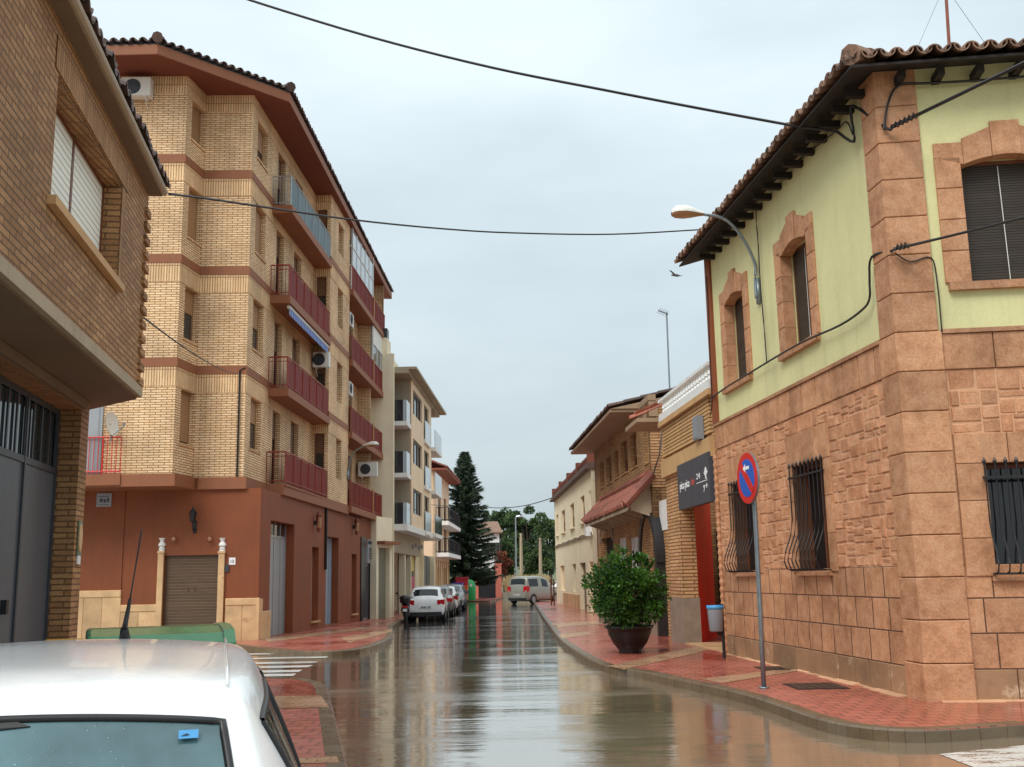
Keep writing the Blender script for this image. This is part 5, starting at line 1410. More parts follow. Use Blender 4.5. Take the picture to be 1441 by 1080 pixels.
for (b0, b1, y0, y1) in ((-.12, -.03, -.06, .04), (-.01, .06, -.08, .02), (.08, .15, -.06, .05), (-.14, .14, .09, .11), (-.14, .14, -.14, -.125)): m.box(G0, q + b0, q + b1, .03, .033, z_ + y0, z_ + y1)
m.build('lettering', M['dark_metal'], t_)
q, z_ = G0.a(327, 790), G0.z(327, 790)
t_ = thing('house_number', 'white tile with house number 13 beside the roller shutter', 'house number', G0.pt(q, 0, z_ - .1))
m = MB(); m.box(G0, q - .09, q + .09, .002, .016, z_ - .1, z_ + .1); m.build('tile', M['letter_white'], t_)
text_mesh('numerals', '13', M['letter_dark'], t_, G0, q - .065, .016, z_ - .05, .13, sx=.9)
q, z_ = G0.a(320, 800), G0.z(320, 800)
m = MB(); m.box(G0, q - .05, q + .05, .003, .04, z_ - .1, z_ + .1); m.box(G0, q - .03, q + .03, .04, .05, z_ - .02, z_ + .06); tag(m.build('intercom', M['dark_metal'], None, G0.pt(q, 0, z_ - .1)), 'small dark intercom box beside the right marble pillar', 'intercom')
for x_, y_, lb in ((442, 735, 'long brown wall lantern beside the first grey garage door'), (496.5, 741, 'long brown wall lantern near the shop entrance of the flats')):
    q, z_ = Gs.a(x_, y_), Gs.z(x_, y_)
    t_ = thing('wall_lantern', lb, 'lantern', Gs.pt(q, 0, z_ - .35), 'wall lanterns on the street side of the flats')
    m = MB(); m.lathe([(.02, -.36), (.06, -.3), (.1, .2), (.11, .22), (.04, .36), (.0, .4)], Gs.pt(q, .16, z_), 8); m.build('lantern_cage', M['soffit'], t_)
    m = MB(); m.lathe([(.075, -.2), (.095, .15)], Gs.pt(q, .17, z_), 8); m.build('lantern_glass', M['amber'], t_)
    m = MB(); m.box(Gs, q - .04, q + .04, .0, .1, z_ - .1, z_ + .05); m.build('bracket', M['iron'], t_)

# ------------------------------------------------------------------ cream modern block
C0 = gnd(551, 863, .12); C0 = Vector((at(551, 863, 50.6).x, 50.6, 0))
Cf = Fr(C0.x, C0.y, vpdir(775), -1); cb = zg(50) + .1
cm = thing('modern_block', 'peach and cream modern flats with glass fronted balconies over a shop', 'apartment building', (C0.x, C0.y, cb))
cE = Cf.a(612, 700); cg = Cf.z(560, 748)             # ground floor height
# frames: the upper facade stands out by one metre
OU = .7
aB0 = Cf.a(573, 620, OU); aL1 = Cf.a(578.5, 620, OU); zT = Cf.z(579, 535, OU); aE = Cf.a(607, 640, OU)
fz = (zT - cg) / 3
m = MB()
Fc = Fr(C0.x, C0.y, (1, .0), -1)
# side wall facing the camera, cream and taller
zt2 = at(549, 498, 50.6).z; zt3 = at(543, 476, 50.4).z; oT = -.2
m.box(Cf, -.3, .0, -9, .12, cb - .3, zt2 - .05); m.box(Cf, -.3, .9, -9, oT, zt2 - .05, zt3)
m.box(Cf, .003, 7.0, -3, -.12, zT + .3, zt2)
m.build('side_wall', M['cream_plaster'], cm)
m = MB()
opu = []
for i in range(3):
    z0 = cg + i * fz
    opu.append((Cf.a(581.5, 640, OU), Cf.a(594, 640, OU), z0 + fz * .36, z0 + fz * .86))
    opu.append((Cf.a(597, 640, OU), Cf.a(603.5, 640, OU), z0 + .05, z0 + fz * .86))
m.wall(Cf, aL1, aE, cg + .25, zT, opu, OU, .2)
sC = Cf.side(aL1); m.wall(sC, -1, OU, cg + .25, zT, [], 0, .1)
aF = Cf.a(622, 640, .95) + .1
m.wall(Cf, aE, aF, cg, zT, [(aE + (aF - aE) * .2, aE + (aF - aE) * .7, cg + i * fz + .05, cg + i * fz + fz * .86) for i in range(3)], .0, .2)
m.build('upper_wall', M['peach_plaster'], cm)
m = MB(); m.wall(Cf, 0, aL1, cg, zT, [(.45, aL1 - .15, cg + i * fz + .1, cg + i * fz + fz * .8) for i in range(3)], -.3, .2); sC2 = Cf.side(aL1 - .001); m.wall(sC2, -.3, OU - .06, cg + .3, zT, [], 0.003, .02); m.build('loggia_wall', M['grey_plaster'], cm)
for i in range(3): window(cm, Cf, (.45, aL1 - .15, cg + i * fz + .1, cg + i * fz + fz * .8), -.45, 'dark_metal', 'glass', None, 0, 1, .08)
for j, w_ in enumerate(opu): window(cm, Cf, w_, OU - .15, 'dark_metal', 'glass_dark', None, .3, 2 if j % 2 == 0 else 0, .09)
for i in range(3): window(cm, Cf, (aE + (aF - aE) * .2, aE + (aF - aE) * .7, cg + i * fz + .05, cg + i * fz + fz * .86), -.15, 'dark_metal', 'glass_dark', None, 0, 1, .09)
m = MB(); m.box(Cf, 0.05, aF, -9, OU + .1, zT, zT + .2); m.box(Cf, .1, aF + .4, -2, OU + .5, zT + .201, zT + .32); m.build('roof_slab', M['grey_plaster'], cm)
m = MB(); m.box(Cf, 0.02, aF, -3, OU + .05, cg - .05, cg + .25); m.build('floor_slab', M['white_plaster'], cm)
for i in range(3):
    for (x0, x1, o0, o1) in ((aB0, aL1, -.3, OU + .0), (aE + .02, aF - .1, 0, OU + .25), (Cf.a(596.5, 640, OU), Cf.a(604, 640, OU), OU - .1, OU + .12)):
        z0 = cg + i * fz + (.25 if i == 0 else .2)
        m = MB(); m.box(Cf, x0, x1 - .003, o0 + .004, o1, z0 - .22, z0 - .004); b_ = m.build('balcony', M['white_plaster'], cm)
        m = MB(); m.box(Cf, x0, x1 - .01, o1 - .06, o1 - .03, z0, z0 + 1.05)
        if x0 < 2: m.box(Cf, x0 - .0, x0 + .03, o1 - .2, o1 - .07, z0, z0 + 1.05)
        m.build('glass_rail', M['glass_rail'] if not (i == 0 and x0 > 9) else M['glass_dark'], b_)
        if x0 < 2:
            m = MB(); m.box(Cf, x0 + .0, x0 + .03, .1, o1 - .201, z0, z0 + 1.05); m.build('dark_rail_panel', M['glass'], b_)
m = MB()
for z_ in (cg - .32,): m.box(Cf, .0, aE, -.1, .06, z_ - .75, z_ + .26)
m.build('shop_fascia', M['grey_plaster'], cm)
m = MB()
for a_ in (.15, cE * .24, cE * .36, cE * .66, cE * .97):
    m = MB(); m.box(Cf, a_ - .16, a_ + .16, -.3, .02, cb - .3, cg - .9); m.build('shop_pillar', M['cream_plaster'], cm)
m = MB(); m.box(Cf, cE * .02, cE * .24, -1.2, -1.1, cb, cg - .9); m.box(Cf, cE * .25, cE * .98, -.4, -.32, cb, cg - .9); m.build('shop_window', M['glass_dark'], cm)
m = MB(); m.box(Cf, cE * .4, cE * .54, -.31, -.28, cg - 1.9, cg - 1.05); m.box(Cf, cE * .7, cE * .8, -.31, -.28, cg - 2.0, cg - 1.05); m.build('yellow_poster', M['yellow'], cm)
m = MB(); m.box(Cf, cE * .4, cE * .62, -.31, -.27, cb + .6, cb + 1.9); m.build('pink_display', M['pink'], cm)
m = MB()
for a_ in (cE * .64, cE * .81, cE * .9): m.box(Cf, a_ - .06, a_ + .06, -.32, -.25, cb, cg - .9)
m.build('shop_window_frame', M['alu'], cm)
m = MB()
for i in range(4): m.box(Cf, cE * (.36 + .07 * i), cE * (.4 + .07 * i), .06, .075, cg - .72 + .1 * (i % 2), cg - .5 + .1 * (i % 2))
m.build('lettering', M['letter_dark'], cm)
m = MB(); chx = Cf.a(586, 530, -.2); zc2 = Cf.z(586, 526, -.2); m.box(Cf, chx - .6, chx + .1, -.9, -.2, zT, zc2); m.box(Cf, chx - .68, chx + .15, -.95, -.14, zc2 - .3, zc2 - .2); m.build('chimney', M['dark_metal'], cm)
m = MB(); m.box(Cf, -.2, .4, -.55, oT - .02, zt3 + .002, at(543, 462, 50.4).z); m.build('chimney', M['dark_metal'], cm)
m = MB(); m.box(Cf, aE - .3, aF, -9, -.22, cb - .2, zT - .2); m.build('end_wall', M['cream_plaster'], cm)
# low shuttered strip between the flats and the modern block
lo = thing('shutter_annex', 'narrow cream annex with a green grey roller shutter between the flats and modern block', 'building', Gs.pt(SE + .6, 0, cb))
_a, _b = at(529.5, 800, 48.3), at(552, 800, 50.0); AX = Fr(_a.x, _a.y, (_b.x - _a.x, _b.y - _a.y), -1); x0, x1 = 0.0, (_b - _a).xy.length
m = MB(); m.wall(AX, x0, x1, cb - .3, cg + .5, [(x0 + .25, x1 - .3, cb - .3, cg - .9)], 0, .3); m.build('wall', M['cream_plaster'], lo)
m = MB(); m.box(AX, x0 + .25, x1 - .3, -.26, -.2, cb - .2, cg - .9); m.build('roller_shutter', plain('green grey shutter', rgb(132, 130, 112), .5, var=.3), lo)
m = MB(); m.box(AX, x0 + .05, x1 + .1, .003, .4, cg - .75, cg - .62); m.build('canopy', M['brown_trim'], lo)
# ------------------------------------------------------------------ small house with balconies beyond
d0 = at(613, 845, 76); D_ = Fr(d0.x, d0.y, vpdir(760), -1); db = zg(76) + .1
dh = thing('balcony_house', 'cream house with a red tiled roof and two white balconies beside the spruce', 'house', (d0.x, d0.y, db))
dE = D_.a(632, 740); dz = D_.z(622, 672); 
zb1, zb2 = D_.z(620, 775, .9), D_.z(620, 727, .9)
dop = [(dE * .2, dE * .4, zb1, zb1 + 2.2), (dE * .6, dE * .8, zb1, zb1 + 2.2), (dE * .2, dE * .4, zb2, zb2 + 2.2), (dE * .6, dE * .8, zb2, zb2 + 2.2), (dE * .1, dE * .3, db, zb1 - 1.0), (dE * .5, dE * .8, db, zb1 - 1.0)]
m = MB(); m.wall(D_, 0, dE, db - .3, dz, dop, 0, .2); m.wall(D_.side(0), -8, 0, db - .3, dz, [], 0, .2); m.wall(D_.side(dE, 0, -1), -8, 0, db - .3, dz, [], 0, .2); m.build('wall', M['peach_plaster'], dh)
m = MB(); m.box(D_, .2, dE - .2, -8, -.22, db, dz); m.build('inner_wall', M['interior'], dh)
for w_ in dop[:4]: window(dh, D_, w_, -.15, 'wood_brown', 'glass_dark', 'blind_brown', .4, 1, .1)
m = MB()
for w_ in dop[4:]: m.box(D_, w_[0], w_[1], -.18, -.14, w_[2], w_[3])
m.build('door', M['beam'], dh)
m = MB()
for i in range(7): m.box(D_, dE * (i + .2) / 7, dE * (i + .5) / 7, .002, .05, db, zb1 - .5)
m.build('ribbed_cladding', M['beam'], dh)
m = MB(); m.slab([D_.pt(-.3, .9, 0)[:2], D_.pt(dE + .5, .9, 0)[:2], D_.pt(dE + .5, -8, 0)[:2], D_.pt(-.3, -8, 0)[:2]], dz, dz + .12); tiled(m, D_, -.3, dE + .5, .95, dz + .12, 5, R(22), .3, .14, n=4, seg=.8); m.build('roof', M['tile_red'], dh)
for z_ in (zb1, zb2):
    m = MB(); m.box(D_, .2, dE, .003, .95, z_ - .28, z_); b_ = m.build('balcony', M['white_plaster'], dh)
    m = MB()
    for zz in (z_ + .1, z_ + 1.0): m.tube([D_.pt(.25, .05, zz), D_.pt(.25, .9, zz), D_.pt(dE - .05, .9, zz)], .03, 5)
    n_ = 24
    for i in range(n_): m.tube([D_.pt(.25 + (dE - .3) * i / (n_ - 1), .9, z_), D_.pt(.25 + (dE - .3) * i / (n_ - 1), .9, z_ + 1)], .018, 4)
    for i in range(7): m.tube([D_.pt(.25, .05 + .85 * i / 6, z_), D_.pt(.25, .05 + .85 * i / 6, z_ + 1)], .018, 4)
    m.build('railing', M['iron'], b_)
# ------------------------------------------------------------------ vehicles
def local(name, vs, fs, mat, par, smooth=True, recalc=True):
    me = bpy.data.meshes.new(name); me.from_pydata([tuple(v) for v in vs], [], fs)
    a_ = me.attributes.new('tint', 'FLOAT', 'FACE'); a_.data.foreach_set('value', [1.0] * len(fs))
    if recalc:
        bm = bmesh.new(); bm.from_mesh(me); bmesh.ops.recalc_face_normals(bm, faces=bm.faces); bm.to_mesh(me); bm.free()
    box_uv(me, Vector((0, 0, 0)))
    if smooth: me.shade_smooth()
    me.materials.append(mat); o = bpy.data.objects.new(name, me); COL.objects.link(o); o.parent = par
    return o
def lmb(m, name, mat, par, smooth=False):
    return local(name, m.v, m.f, mat, par, smooth)
def seg_side(x0, x1, cuts):
    for (a_, b_) in cuts:
        if a_ - 1e-4 <= x0 and x1 <= b_ + 1e-4: return True
    return False
def car(name, label, paint_, ST, gl, level=2, wheels=(0.65, 3.1), wr=.3, rm=.86, r5=.055, glass='car_glass', seals=False, group=None, mirrors=(1, -1), plate=True, lampz=(.72, .92), rails=False):
    """ST: stations (x, zb, belt, top, w, wt) from tail to nose; gl: rear glass, windscreen (station pairs) and side panes (pairs)"""
    root = thing(name, label, 'van' if 'van' in name else 'car', (0, 0, 0), group)
    def ring(s):
        x, zb, be, to, w_, wt = s
        h_ = [(.0, zb), (w_ * .82, zb), (w_ * .98, zb + .09), (w_, zb + (be - zb) * .55), (w_ * .965, be), (wt, to - r5), (wt * rm, to - .008), (wt * .42, to + .018)]
        r_ = [(x, y, z) for y, z in h_] + [(x, 0, to + .024)]
        return r_ + [(x, -y, z) for y, z in reversed(h_[1:])]
    V, F, MI = [], [], []
    for s in ST: V += ring(s)
    n = 16
    for i in range(len(ST) - 1):
        for j in range(n):
            a_, b_ = i * n + j, i * n + (j + 1) % n
            F.append((a_, b_, b_ + n, a_ + n))
            mi = 0
            jj = j if j < 8 else 15 - j
            if jj in (6, 7) and (i, i + 1) in gl['rear']: mi = 1
            if jj in (6, 7) and (i, i + 1) in gl['front']: mi = 2
            if jj == 4:
                for q, pr in enumerate(gl['side']):
                    if pr[0] <= i and i + 1 <= pr[1]: mi = 3 + q * 2 + (0 if j < 8 else 1)
            MI.append(mi)
    F.append(tuple(range(n))); MI.append(0); e_ = (len(ST) - 1) * n; F.append(tuple(e_ + k_ for k_ in range(n))); MI.append(0)
    me = bpy.data.meshes.new('cage'); me.from_pydata(V, [], F)
    for q in range(max(MI) + 1): me.materials.append(M['iron'])
    me.polygons.foreach_set('material_index', MI)
    ob = bpy.data.objects.new('cage', me); COL.objects.link(ob)
    md_ = ob.modifiers.new('s', 'SUBSURF'); md_.levels = level; md_.render_levels = level
    dg = bpy.context.evaluated_depsgraph_get(); dg.update(); ev = bpy.data.meshes.new_from_object(ob.evaluated_get(dg))
    co = [v.co.copy() for v in ev.vertices]; by = {}
    for p in ev.polygons: by.setdefault(p.material_index, []).append(tuple(p.vertices))
    bpy.data.objects.remove(ob); bpy.data.meshes.remove(me); bpy.data.meshes.remove(ev)
    def emit(mi, nm, mat):
        if mi not in by: return None
        ids = {}; vs = []
        fs_ = []
        for f_ in by[mi]:
            for v in f_:
                if v not in ids: ids[v] = len(vs); vs.append(co[v])
            fs_.append(tuple(ids[v] for v in f_))
        o = local(nm, vs, fs_, mat, root, True)
        if mi and seals:
            ec = {}
            for f_ in fs_:
                for q in range(4):
                    e_ = tuple(sorted((f_[q], f_[(q + 1) % 4]))); ec[e_] = ec.get(e_, 0) + 1
            nb = {}
            for (a_, b_), c_ in ec.items():
                if c_ == 1: nb.setdefault(a_, []).append(b_); nb.setdefault(b_, []).append(a_)
            st = next(iter(nb)); lp = [st]; prev = None
            while True:
                nx = [v for v in nb[lp[-1]] if v != prev]
                prev = lp[-1]
                if not nx or nx[0] == st: break
                lp.append(nx[0])
                if len(lp) > 4000: break
            m = MB(); m.tube([vs[v] for v in lp + [st]], .011, 6, cap=False); lmb(m, 'window_seal', M['plastic_black'], o, True)
        return o
    emit(0, 'body', M[paint_]); emit(1, 'rear_window', M[glass]); emit(2, 'windscreen', M['car_glass'])
    q = 3
    while q in by or q + 1 in by:
        emit(q, 'side_window', M['car_glass']); emit(q + 1, 'side_window', M['car_glass']); q += 2
    W_ = max(s[4] for s in ST); L_ = ST[-1][0]
    for wx in wheels:
        for s in (1, -1):
            y0 = s * (W_ - .19); 
            m = MB()
            def disc(r0, ya, r1, yb, N=20):
                base = len(m.v)
                for (r_, y_) in ((r0, ya), (r1, yb)):
                    for k_ in range(N): m.v.append((wx + r_ * math.cos(2 * math.pi * k_ / N), y_, wr + r_ * math.sin(2 * math.pi * k_ / N)))
                for k_ in range(N): m.f.append((base + k_, base + (k_ + 1) % N, base + N + (k_ + 1) % N, base + N + k_)); m.t.append(1)
            o_ = y0 + s * .20
            disc(wr * .55, y0, wr * .97, y0); disc(wr * .97, y0, wr, y0 + s * .03); disc(wr, y0 + s * .03, wr, o_ - s * .03); disc(wr, o_ - s * .03, wr * .95, o_); disc(wr * .95, o_, wr * .66, o_ - s * .005)
            ty = lmb(m, 'wheel', M['tyre'], root, True)
            m = MB(); disc(wr * .67, o_ - s * .004, wr * .6, o_ - s * .02); disc(wr * .6, o_ - s * .02, .02, o_ - s * .01)
            lmb(m, 'rim', M['rim'], ty, True)
            m = MB()
            base = 0
            for k_ in range(25):
                an = math.pi * (k_ / 24) * 1.12 - .06 * math.pi; r_ = wr * 1.16
                m.v += [(wx + r_ * math.cos(an), s * (W_ - .1), wr + r_ * math.sin(an)), (wx + r_ * math.cos(an), s * (W_ + .004), wr + r_ * math.sin(an)), (wx + (r_ - .07) * math.cos(an), s * (W_ + .004), wr + (r_ - .07) * math.sin(an))]
            for k_ in range(24): m.f += [(3 * k_, 3 * k_ + 3, 3 * k_ + 4, 3 * k_ + 1), (3 * k_ + 1, 3 * k_ + 4, 3 * k_ + 5, 3 * k_ + 2)]; m.t += [1, 1]
            lmb(m, 'wheel_arch', M['plastic_black'], root)
    CF = Fr(0, 0, (1, 0), 1)
    w0 = ST[2][4]
    for s in (1, -1):
        m = MB(); z0, z1 = lampz
        m.raw([(-.015, s * w0 * .62, z0), (-.02, s * w0 * .62, z1), (.03, s * w0 * 1.0, z1 + .02), (.03, s * w0 * 1.0, z0), (.3, s * (w0 + .012), z1 + .02), (.22, s * (w0 + .012), z0 + .04), (.3, s * w0 * .8, z1), (.3, s * w0 * .8, z0)],
              [(0, 1, 2, 3), (3, 2, 4, 5), (1, 6, 4, 2), (0, 3, 5, 7)]); lmb(m, 'tail_light', M['lamp_red'], root, False)
        m = MB(); m.raw([(L_ - .3, s * w0 * 1.0, .62), (L_ - .3, s * w0 * 1.0, .76), (L_ + .005, s * w0 * .55, .74), (L_ + .01, s * w0 * .55, .6)], [(0, 1, 2, 3)]); m.box(CF, L_ - .12, L_ + .012, s * w0 * .5, s * w0 * .84, .6, .74); lmb(m, 'headlight', M['lamp_clear'], root)
        if s not in mirrors: continue
        mx_ = ST[gl['front'][-1][1]][0] - .12 if gl['front'] else L_ * .7
        m = MB(); m.box(CF, mx_ - .06, mx_ + .08, s * (W_ + .01), s * (W_ + .2), .94, 1.07); ob = lmb(m, 'mirror', M[paint_], root)
    if plate:
        m = MB(); m.box(CF, -.035, -.01, -.26, .26, .56, .67); pz = lmb(m, 'number_plate', M['plate'], root)
        m = MB()
        for q in range(7):
            if q != 4: m.box(CF, -.04, -.0355, .2 - q * .062 - .035, .2 - q * .062, .58, .65)
        lmb(m, 'plate_characters', M['letter_dark'], pz)
        m = MB(); m.box(CF, L_ - .02, L_ + .02, -.26, .26, .4, .51); lmb(m, 'number_plate', M['plate'], root)
    m = MB(); m.box(CF, -.03, .2, -w0 * .86, w0 * .86, .24, .40); lmb(m, 'bumper_trim', M['plastic_black'], root); m = MB(); m.box(CF, L_ - .2, L_ + .015, -w0 * .75, w0 * .75, .26, .38); lmb(m, 'bumper_trim', M['plastic_black'], root)
    m = MB(); m.box(CF, .3, L_ - .3, -W_ * .8, W_ * .8, .18, .3); lmb(m, 'underbody', M['plastic_black'], root)
    return root
def place(o, x, y, head, z=None):
    """head: heading in degrees to the left of the street axis (+Y)"""
    o.location = (x, y, zg(y) if z is None else z); o.rotation_euler = (0, 0, R(90 + head)); return o
HATCH = [(.0, .42, .72, .76, .70, .60), (.03, .30, .88, .95, .78, .66), (.12, .24, .95, 1.04, .82, .68), (.42, .2, .97, 1.44, .845, .62), (.55, .2, .97, 1.475, .845, .62), (.72, .2, .96, 1.5, .85, .63), (1.5, .2, .95, 1.52, .85, .63), (1.62, .2, .95, 1.52, .85, .63), (2.3, .2, .94, 1.47, .85, .62), (3.0, .2, .95, 1.02, .84, .68), (3.5, .2, .84, .9, .81, .62), (3.85, .25, .66, .74, .74, .56), (3.95, .35, .56, .58, .64, .48)]
HG = {'rear': [(2, 3)], 'front': [(8, 9)], 'side': [(3, 6), (7, 8)]}
def hatch(k=1.0, h=1.0, L=1.0): return [(x * L, zb, be * (1 + (h - 1) * .4), to * h if to > 1.1 else to, w_ * k, wt * k) for x, zb, be, to, w_, wt in HATCH]
pr = gnd(596.5, 876); lane = vpdir(728)
def on_lane(Y, dx=0): return (pr.x + lane.x / lane.y * (Y - pr.y) + dx, Y)
YC = 47.6
GP = 'cars parked along the left kerb'
c_ = car('parked_car', 'white hatchback with red tail lights, nearest of the parked row', 'car_white', hatch(), HG, group=GP); place(c_, *on_lane(YC), 1)
c_ = car('parked_car', 'silver grey hatchback parked directly in front of the white hatchback', 'car_grey', hatch(1.0, .98), HG, group=GP); place(c_, *on_lane(YC + 4.9, .05), 1)
c_ = car('parked_car', 'small white car parked third in the row, ahead of the silver grey one', 'car_white', hatch(.98, .96, .92), HG, group=GP); place(c_, *on_lane(YC + 10.2, .05), 1)
c_ = car('parked_car', 'slate grey car facing the camera in the parked row', 'car_dark', hatch(1.02, 1.0, 1.05), HG, group=GP); place(c_, *on_lane(YC + 19.6, .0), 181)
c_ = car('parked_car', 'blue car at the far end of the parked row', 'car_blue', hatch(1.0, .98), HG, group=GP); place(c_, *on_lane(YC + 24.4, -.15), 181)
VAN = [(.0, .42, .8, .86, .76, .70), (.03, .28, 1.0, 1.1, .82, .74), (.06, .24, 1.08, 1.2, .84, .74), (.14, .22, 1.1, 1.72, .86, .70), (.25, .2, 1.1, 1.78, .86, .70), (.4, .2, 1.1, 1.8, .86, .70), (1.5, .2, 1.08, 1.82, .86, .70), (1.62, .2, 1.08, 1.82, .86, .7), (2.5, .2, 1.04, 1.76, .86, .68), (3.2, .2, 1.02, 1.1, .85, .7), (3.75, .22, .9, .97, .82, .64), (4.05, .26, .7, .78, .76, .6), (4.13, .36, .58, .6, .68, .5)]
v_ = car('grey_van', 'taupe grey passenger van turning right at the end of the street', 'car_van', VAN, {'rear': [(2, 3)], 'front': [(8, 9)], 'side': [(4, 6), (7, 8)]}, wheels=(.7, 3.3), wr=.31, lampz=(.8, 1.15))
vp_ = gnd(731, 850.5); v_.scale = (1.06, 1.06, 1.06); place(v_, vp_.x - .15, vp_.y, -36)
c_ = car('parked_car', 'white car half hidden behind the bend of the cream house', 'car_white', hatch(), HG); q = at(776, 838, 96); place(c_, q.x, q.y, -80)

# the white car close by
NEAR = [(.0, .42, .72, .76, .70, .60), (.03, .30, .84, .90, .77, .64), (.10, .25, .90, .97, .80, .66), (.14, .24, .91, 1.01, .805, .665), (.40, .22, .93, 1.325, .84, .59), (.44, .22, .93, 1.348, .85, .59), (.56, .20, .93, 1.372, .86, .60), (.72, .2, .93, 1.382, .855, .62), (1.28, .20, .92, 1.398, .86, .63), (1.36, .2, .92, 1.398, .86, .63), (2.0, .2, .92, 1.385, .86, .62), (2.12, .2, .92, 1.365, .85, .61), (2.8, .2, .93, .99, .82, .66), (3.3, .2, .85, .90, .80, .62), (3.7, .25, .70, .78, .76, .58), (3.85, .35, .6, .62, .66, .5)]
NG = {'rear': [(3, 4)], 'front': [(11, 12)], 'side': [(5, 8), (9, 11)]}
nc = car('white_car', 'white hatchback close to the camera, seen over its wet roof and rear window', 'car_white', NEAR, NG, 3, (.6, 3.05), .29, seals=True, glass='near_glass', mirrors=(1,), rm=.965, r5=.035)
yaw = 15.5
ax = Vector((-math.sin(R(yaw)), math.cos(R(yaw)))); lf = Vector((-math.cos(R(yaw)), -math.sin(R(yaw))))
NCP = Vector((-.75, 2.66)) - ax * .36 + lf * .50
place(nc, NCP.x, NCP.y, yaw, 0.0)
def nl(x, y, z): return (x, y, z)
m = MB()
for s in (1, -1): m.tube([(x, s * .54, z) for x, z in ((.46, 1.348), (.7, 1.378), (1.0, 1.393), (1.3, 1.402), (1.7, 1.40), (2.0, 1.388), (2.1, 1.375))], .004, 6)
lmb(m, 'roof_moulding', M['car_white'], nc, True)
m = MB(); m.tube([(1.98, -.17, 1.395), (1.94, -.17, 1.44)], [.022, .014], 8); m.tube([(1.94, -.17, 1.44), (1.88, -.19, 1.55)], [.011, .006], 8); m.tube([(1.88, -.19, 1.55), (1.74, -.23, 1.80)], .003, 6)
lmb(m, 'antenna', M['plastic_black'], nc, True)
CF = Fr(0, 0, (1, 0), 1)
from mathutils.bvhtree import BVHTree
_rw = [o for o in nc.children if o.name.startswith('rear_window')][0]
_bv = BVHTree.FromPolygons([v.co.copy() for v in _rw.data.vertices], [tuple(p.vertices) for p in _rw.data.polygons])
gn = Vector((-.755, 0, .656)); _zt = max(v.co.z for v in _rw.data.vertices); _zb = min(v.co.z for v in _rw.data.vertices)
def on_glass(y, t_):   # point on the hatch glass: t 0 bottom .. 1 top
    z = _zb + (_zt - _zb) * t_; h_ = _bv.ray_cast(Vector((-2, y, z)), Vector((1, 0, 0)))
    return h_[0] if h_[0] else Vector((.155 + .235 * t_, y, z))
m = MB()
P_ = [on_glass(y, t_) + gn * .012 for y, t_ in ((-.43, .74), (-.475, .74), (-.475, .81), (-.43, .81))]; m.face(P_); stk = lmb(m, 'inspection_sticker', M['plastic_blue'], nc)
m = MB(); m.face([p + gn * .002 for p in (P_[0].lerp(P_[1], .1).lerp(P_[3], .25), P_[0].lerp(P_[1], .9).lerp(P_[3], .35), P_[0].lerp(P_[1], .9).lerp(P_[3], .55))]); lmb(m, 'sticker_mark', M['navy'], stk)
m = MB(); cc_ = on_glass(.10, .58) + gn * .012; tv = Vector((.656, 0, .755))
ringp = [[cc_ + (Vector((0, 1, 0)) * math.cos(a_) + tv * math.sin(a_)) * r_ for a_ in np.linspace(0, 2 * math.pi, 25)] for r_ in (.05, .028)]
for i in range(24): m.face([ringp[0][i], ringp[0][i + 1], ringp[1][i + 1], ringp[1][i]])
lmb(m, 'round_sticker', M['plastic_black'], nc)
m = MB(); q_ = [on_glass(y, t_) + gn * .004 for y, t_ in ((.45, .985), (-.06, .985), (-.1, .93), (-.02, .91), (.45, .88))]; m.raw(q_ + [v - gn * .01 for v in q_], [(0, 1, 2, 3, 4), (5, 6, 7, 8, 9)] + [(i, (i + 1) % 5, 5 + (i + 1) % 5, 5 + i) for i in range(5)]); ob_ = lmb(m, 'brake_light', M['plastic_black'], nc)

# scooter on the pavement edge
sc = thing('scooter', 'black motor scooter with a top box beside the white hatchback', 'scooter', (0, 0, 0))
def sp(m, pts, r, n=8): m.tube(pts, r, n)
for wx in (.22, 1.45):
    m = MB()
    for k_ in range(1): m.tube([(wx + .19 * math.cos(a_), 0, .24 + .19 * math.sin(a_)) for a_ in np.linspace(0, 2 * math.pi, 21)], .06, 8, cap=False)
    wo = lmb(m, 'wheel', M['tyre'], sc, True)
    m = MB(); m.tube([(wx, -.03, .24), (wx, .03, .24)], .14, 14); lmb(m, 'rim', M['rim'], wo)
m = MB(); m.tube([(.05, 0, .62), (.3, 0, .58), (.75, 0, .5), (.95, 0, .32), (1.2, 0, .34)], [.13, .19, .17, .13, .1], 10); m.tube([(1.2, 0, .34), (1.32, 0, .75), (1.26, 0, 1.0)], [.14, .17, .08], 10); m.tube([(1.3, 0, .7), (1.45, 0, .26)], .04, 6); lmb(m, 'body', M['plastic_black'], sc, True)
m = MB(); m.tube([(.15, 0, .78), (.5, 0, .8), (.85, 0, .74)], [.12, .15, .1], 8); lmb(m, 'seat', M['tyre'], sc, True)
m = MB(); m.lathe([(.16, 0), (.22, .06), (.23, .2), (.2, .3), (.05, .34)], (-.02, 0, .84), 12); lmb(m, 'top_box', M['plastic_black'], sc, True)
m = MB(); m.tube([(1.2, -.34, 1.05), (1.25, 0, 1.0), (1.2, .34, 1.05)], .02, 6); lmb(m, 'handlebar', M['plastic_black'], sc)
for s in (1, -1): m = MB(); m.tube([(1.2, s * .2, 1.05), (1.2, s * .36, 1.22)], .01, 5); m.lathe([(.0, 0), (.07, .03), (.07, .07), (0, .1)], (1.2, s * .38, 1.2), 8); lmb(m, 'mirror', M['plastic_black'], sc)
m = MB(); m.box(CF, -.12, -.1, -.09, .09, .5, .62); lmb(m, 'number_plate', M['plate'], sc); m = MB(); m.box(CF, -.12, -.08, -.12, .12, .66, .74); lmb(m, 'tail_light', M['lamp_red'], sc)
q = gnd(570, 878); place(sc, q.x, q.y, 4)
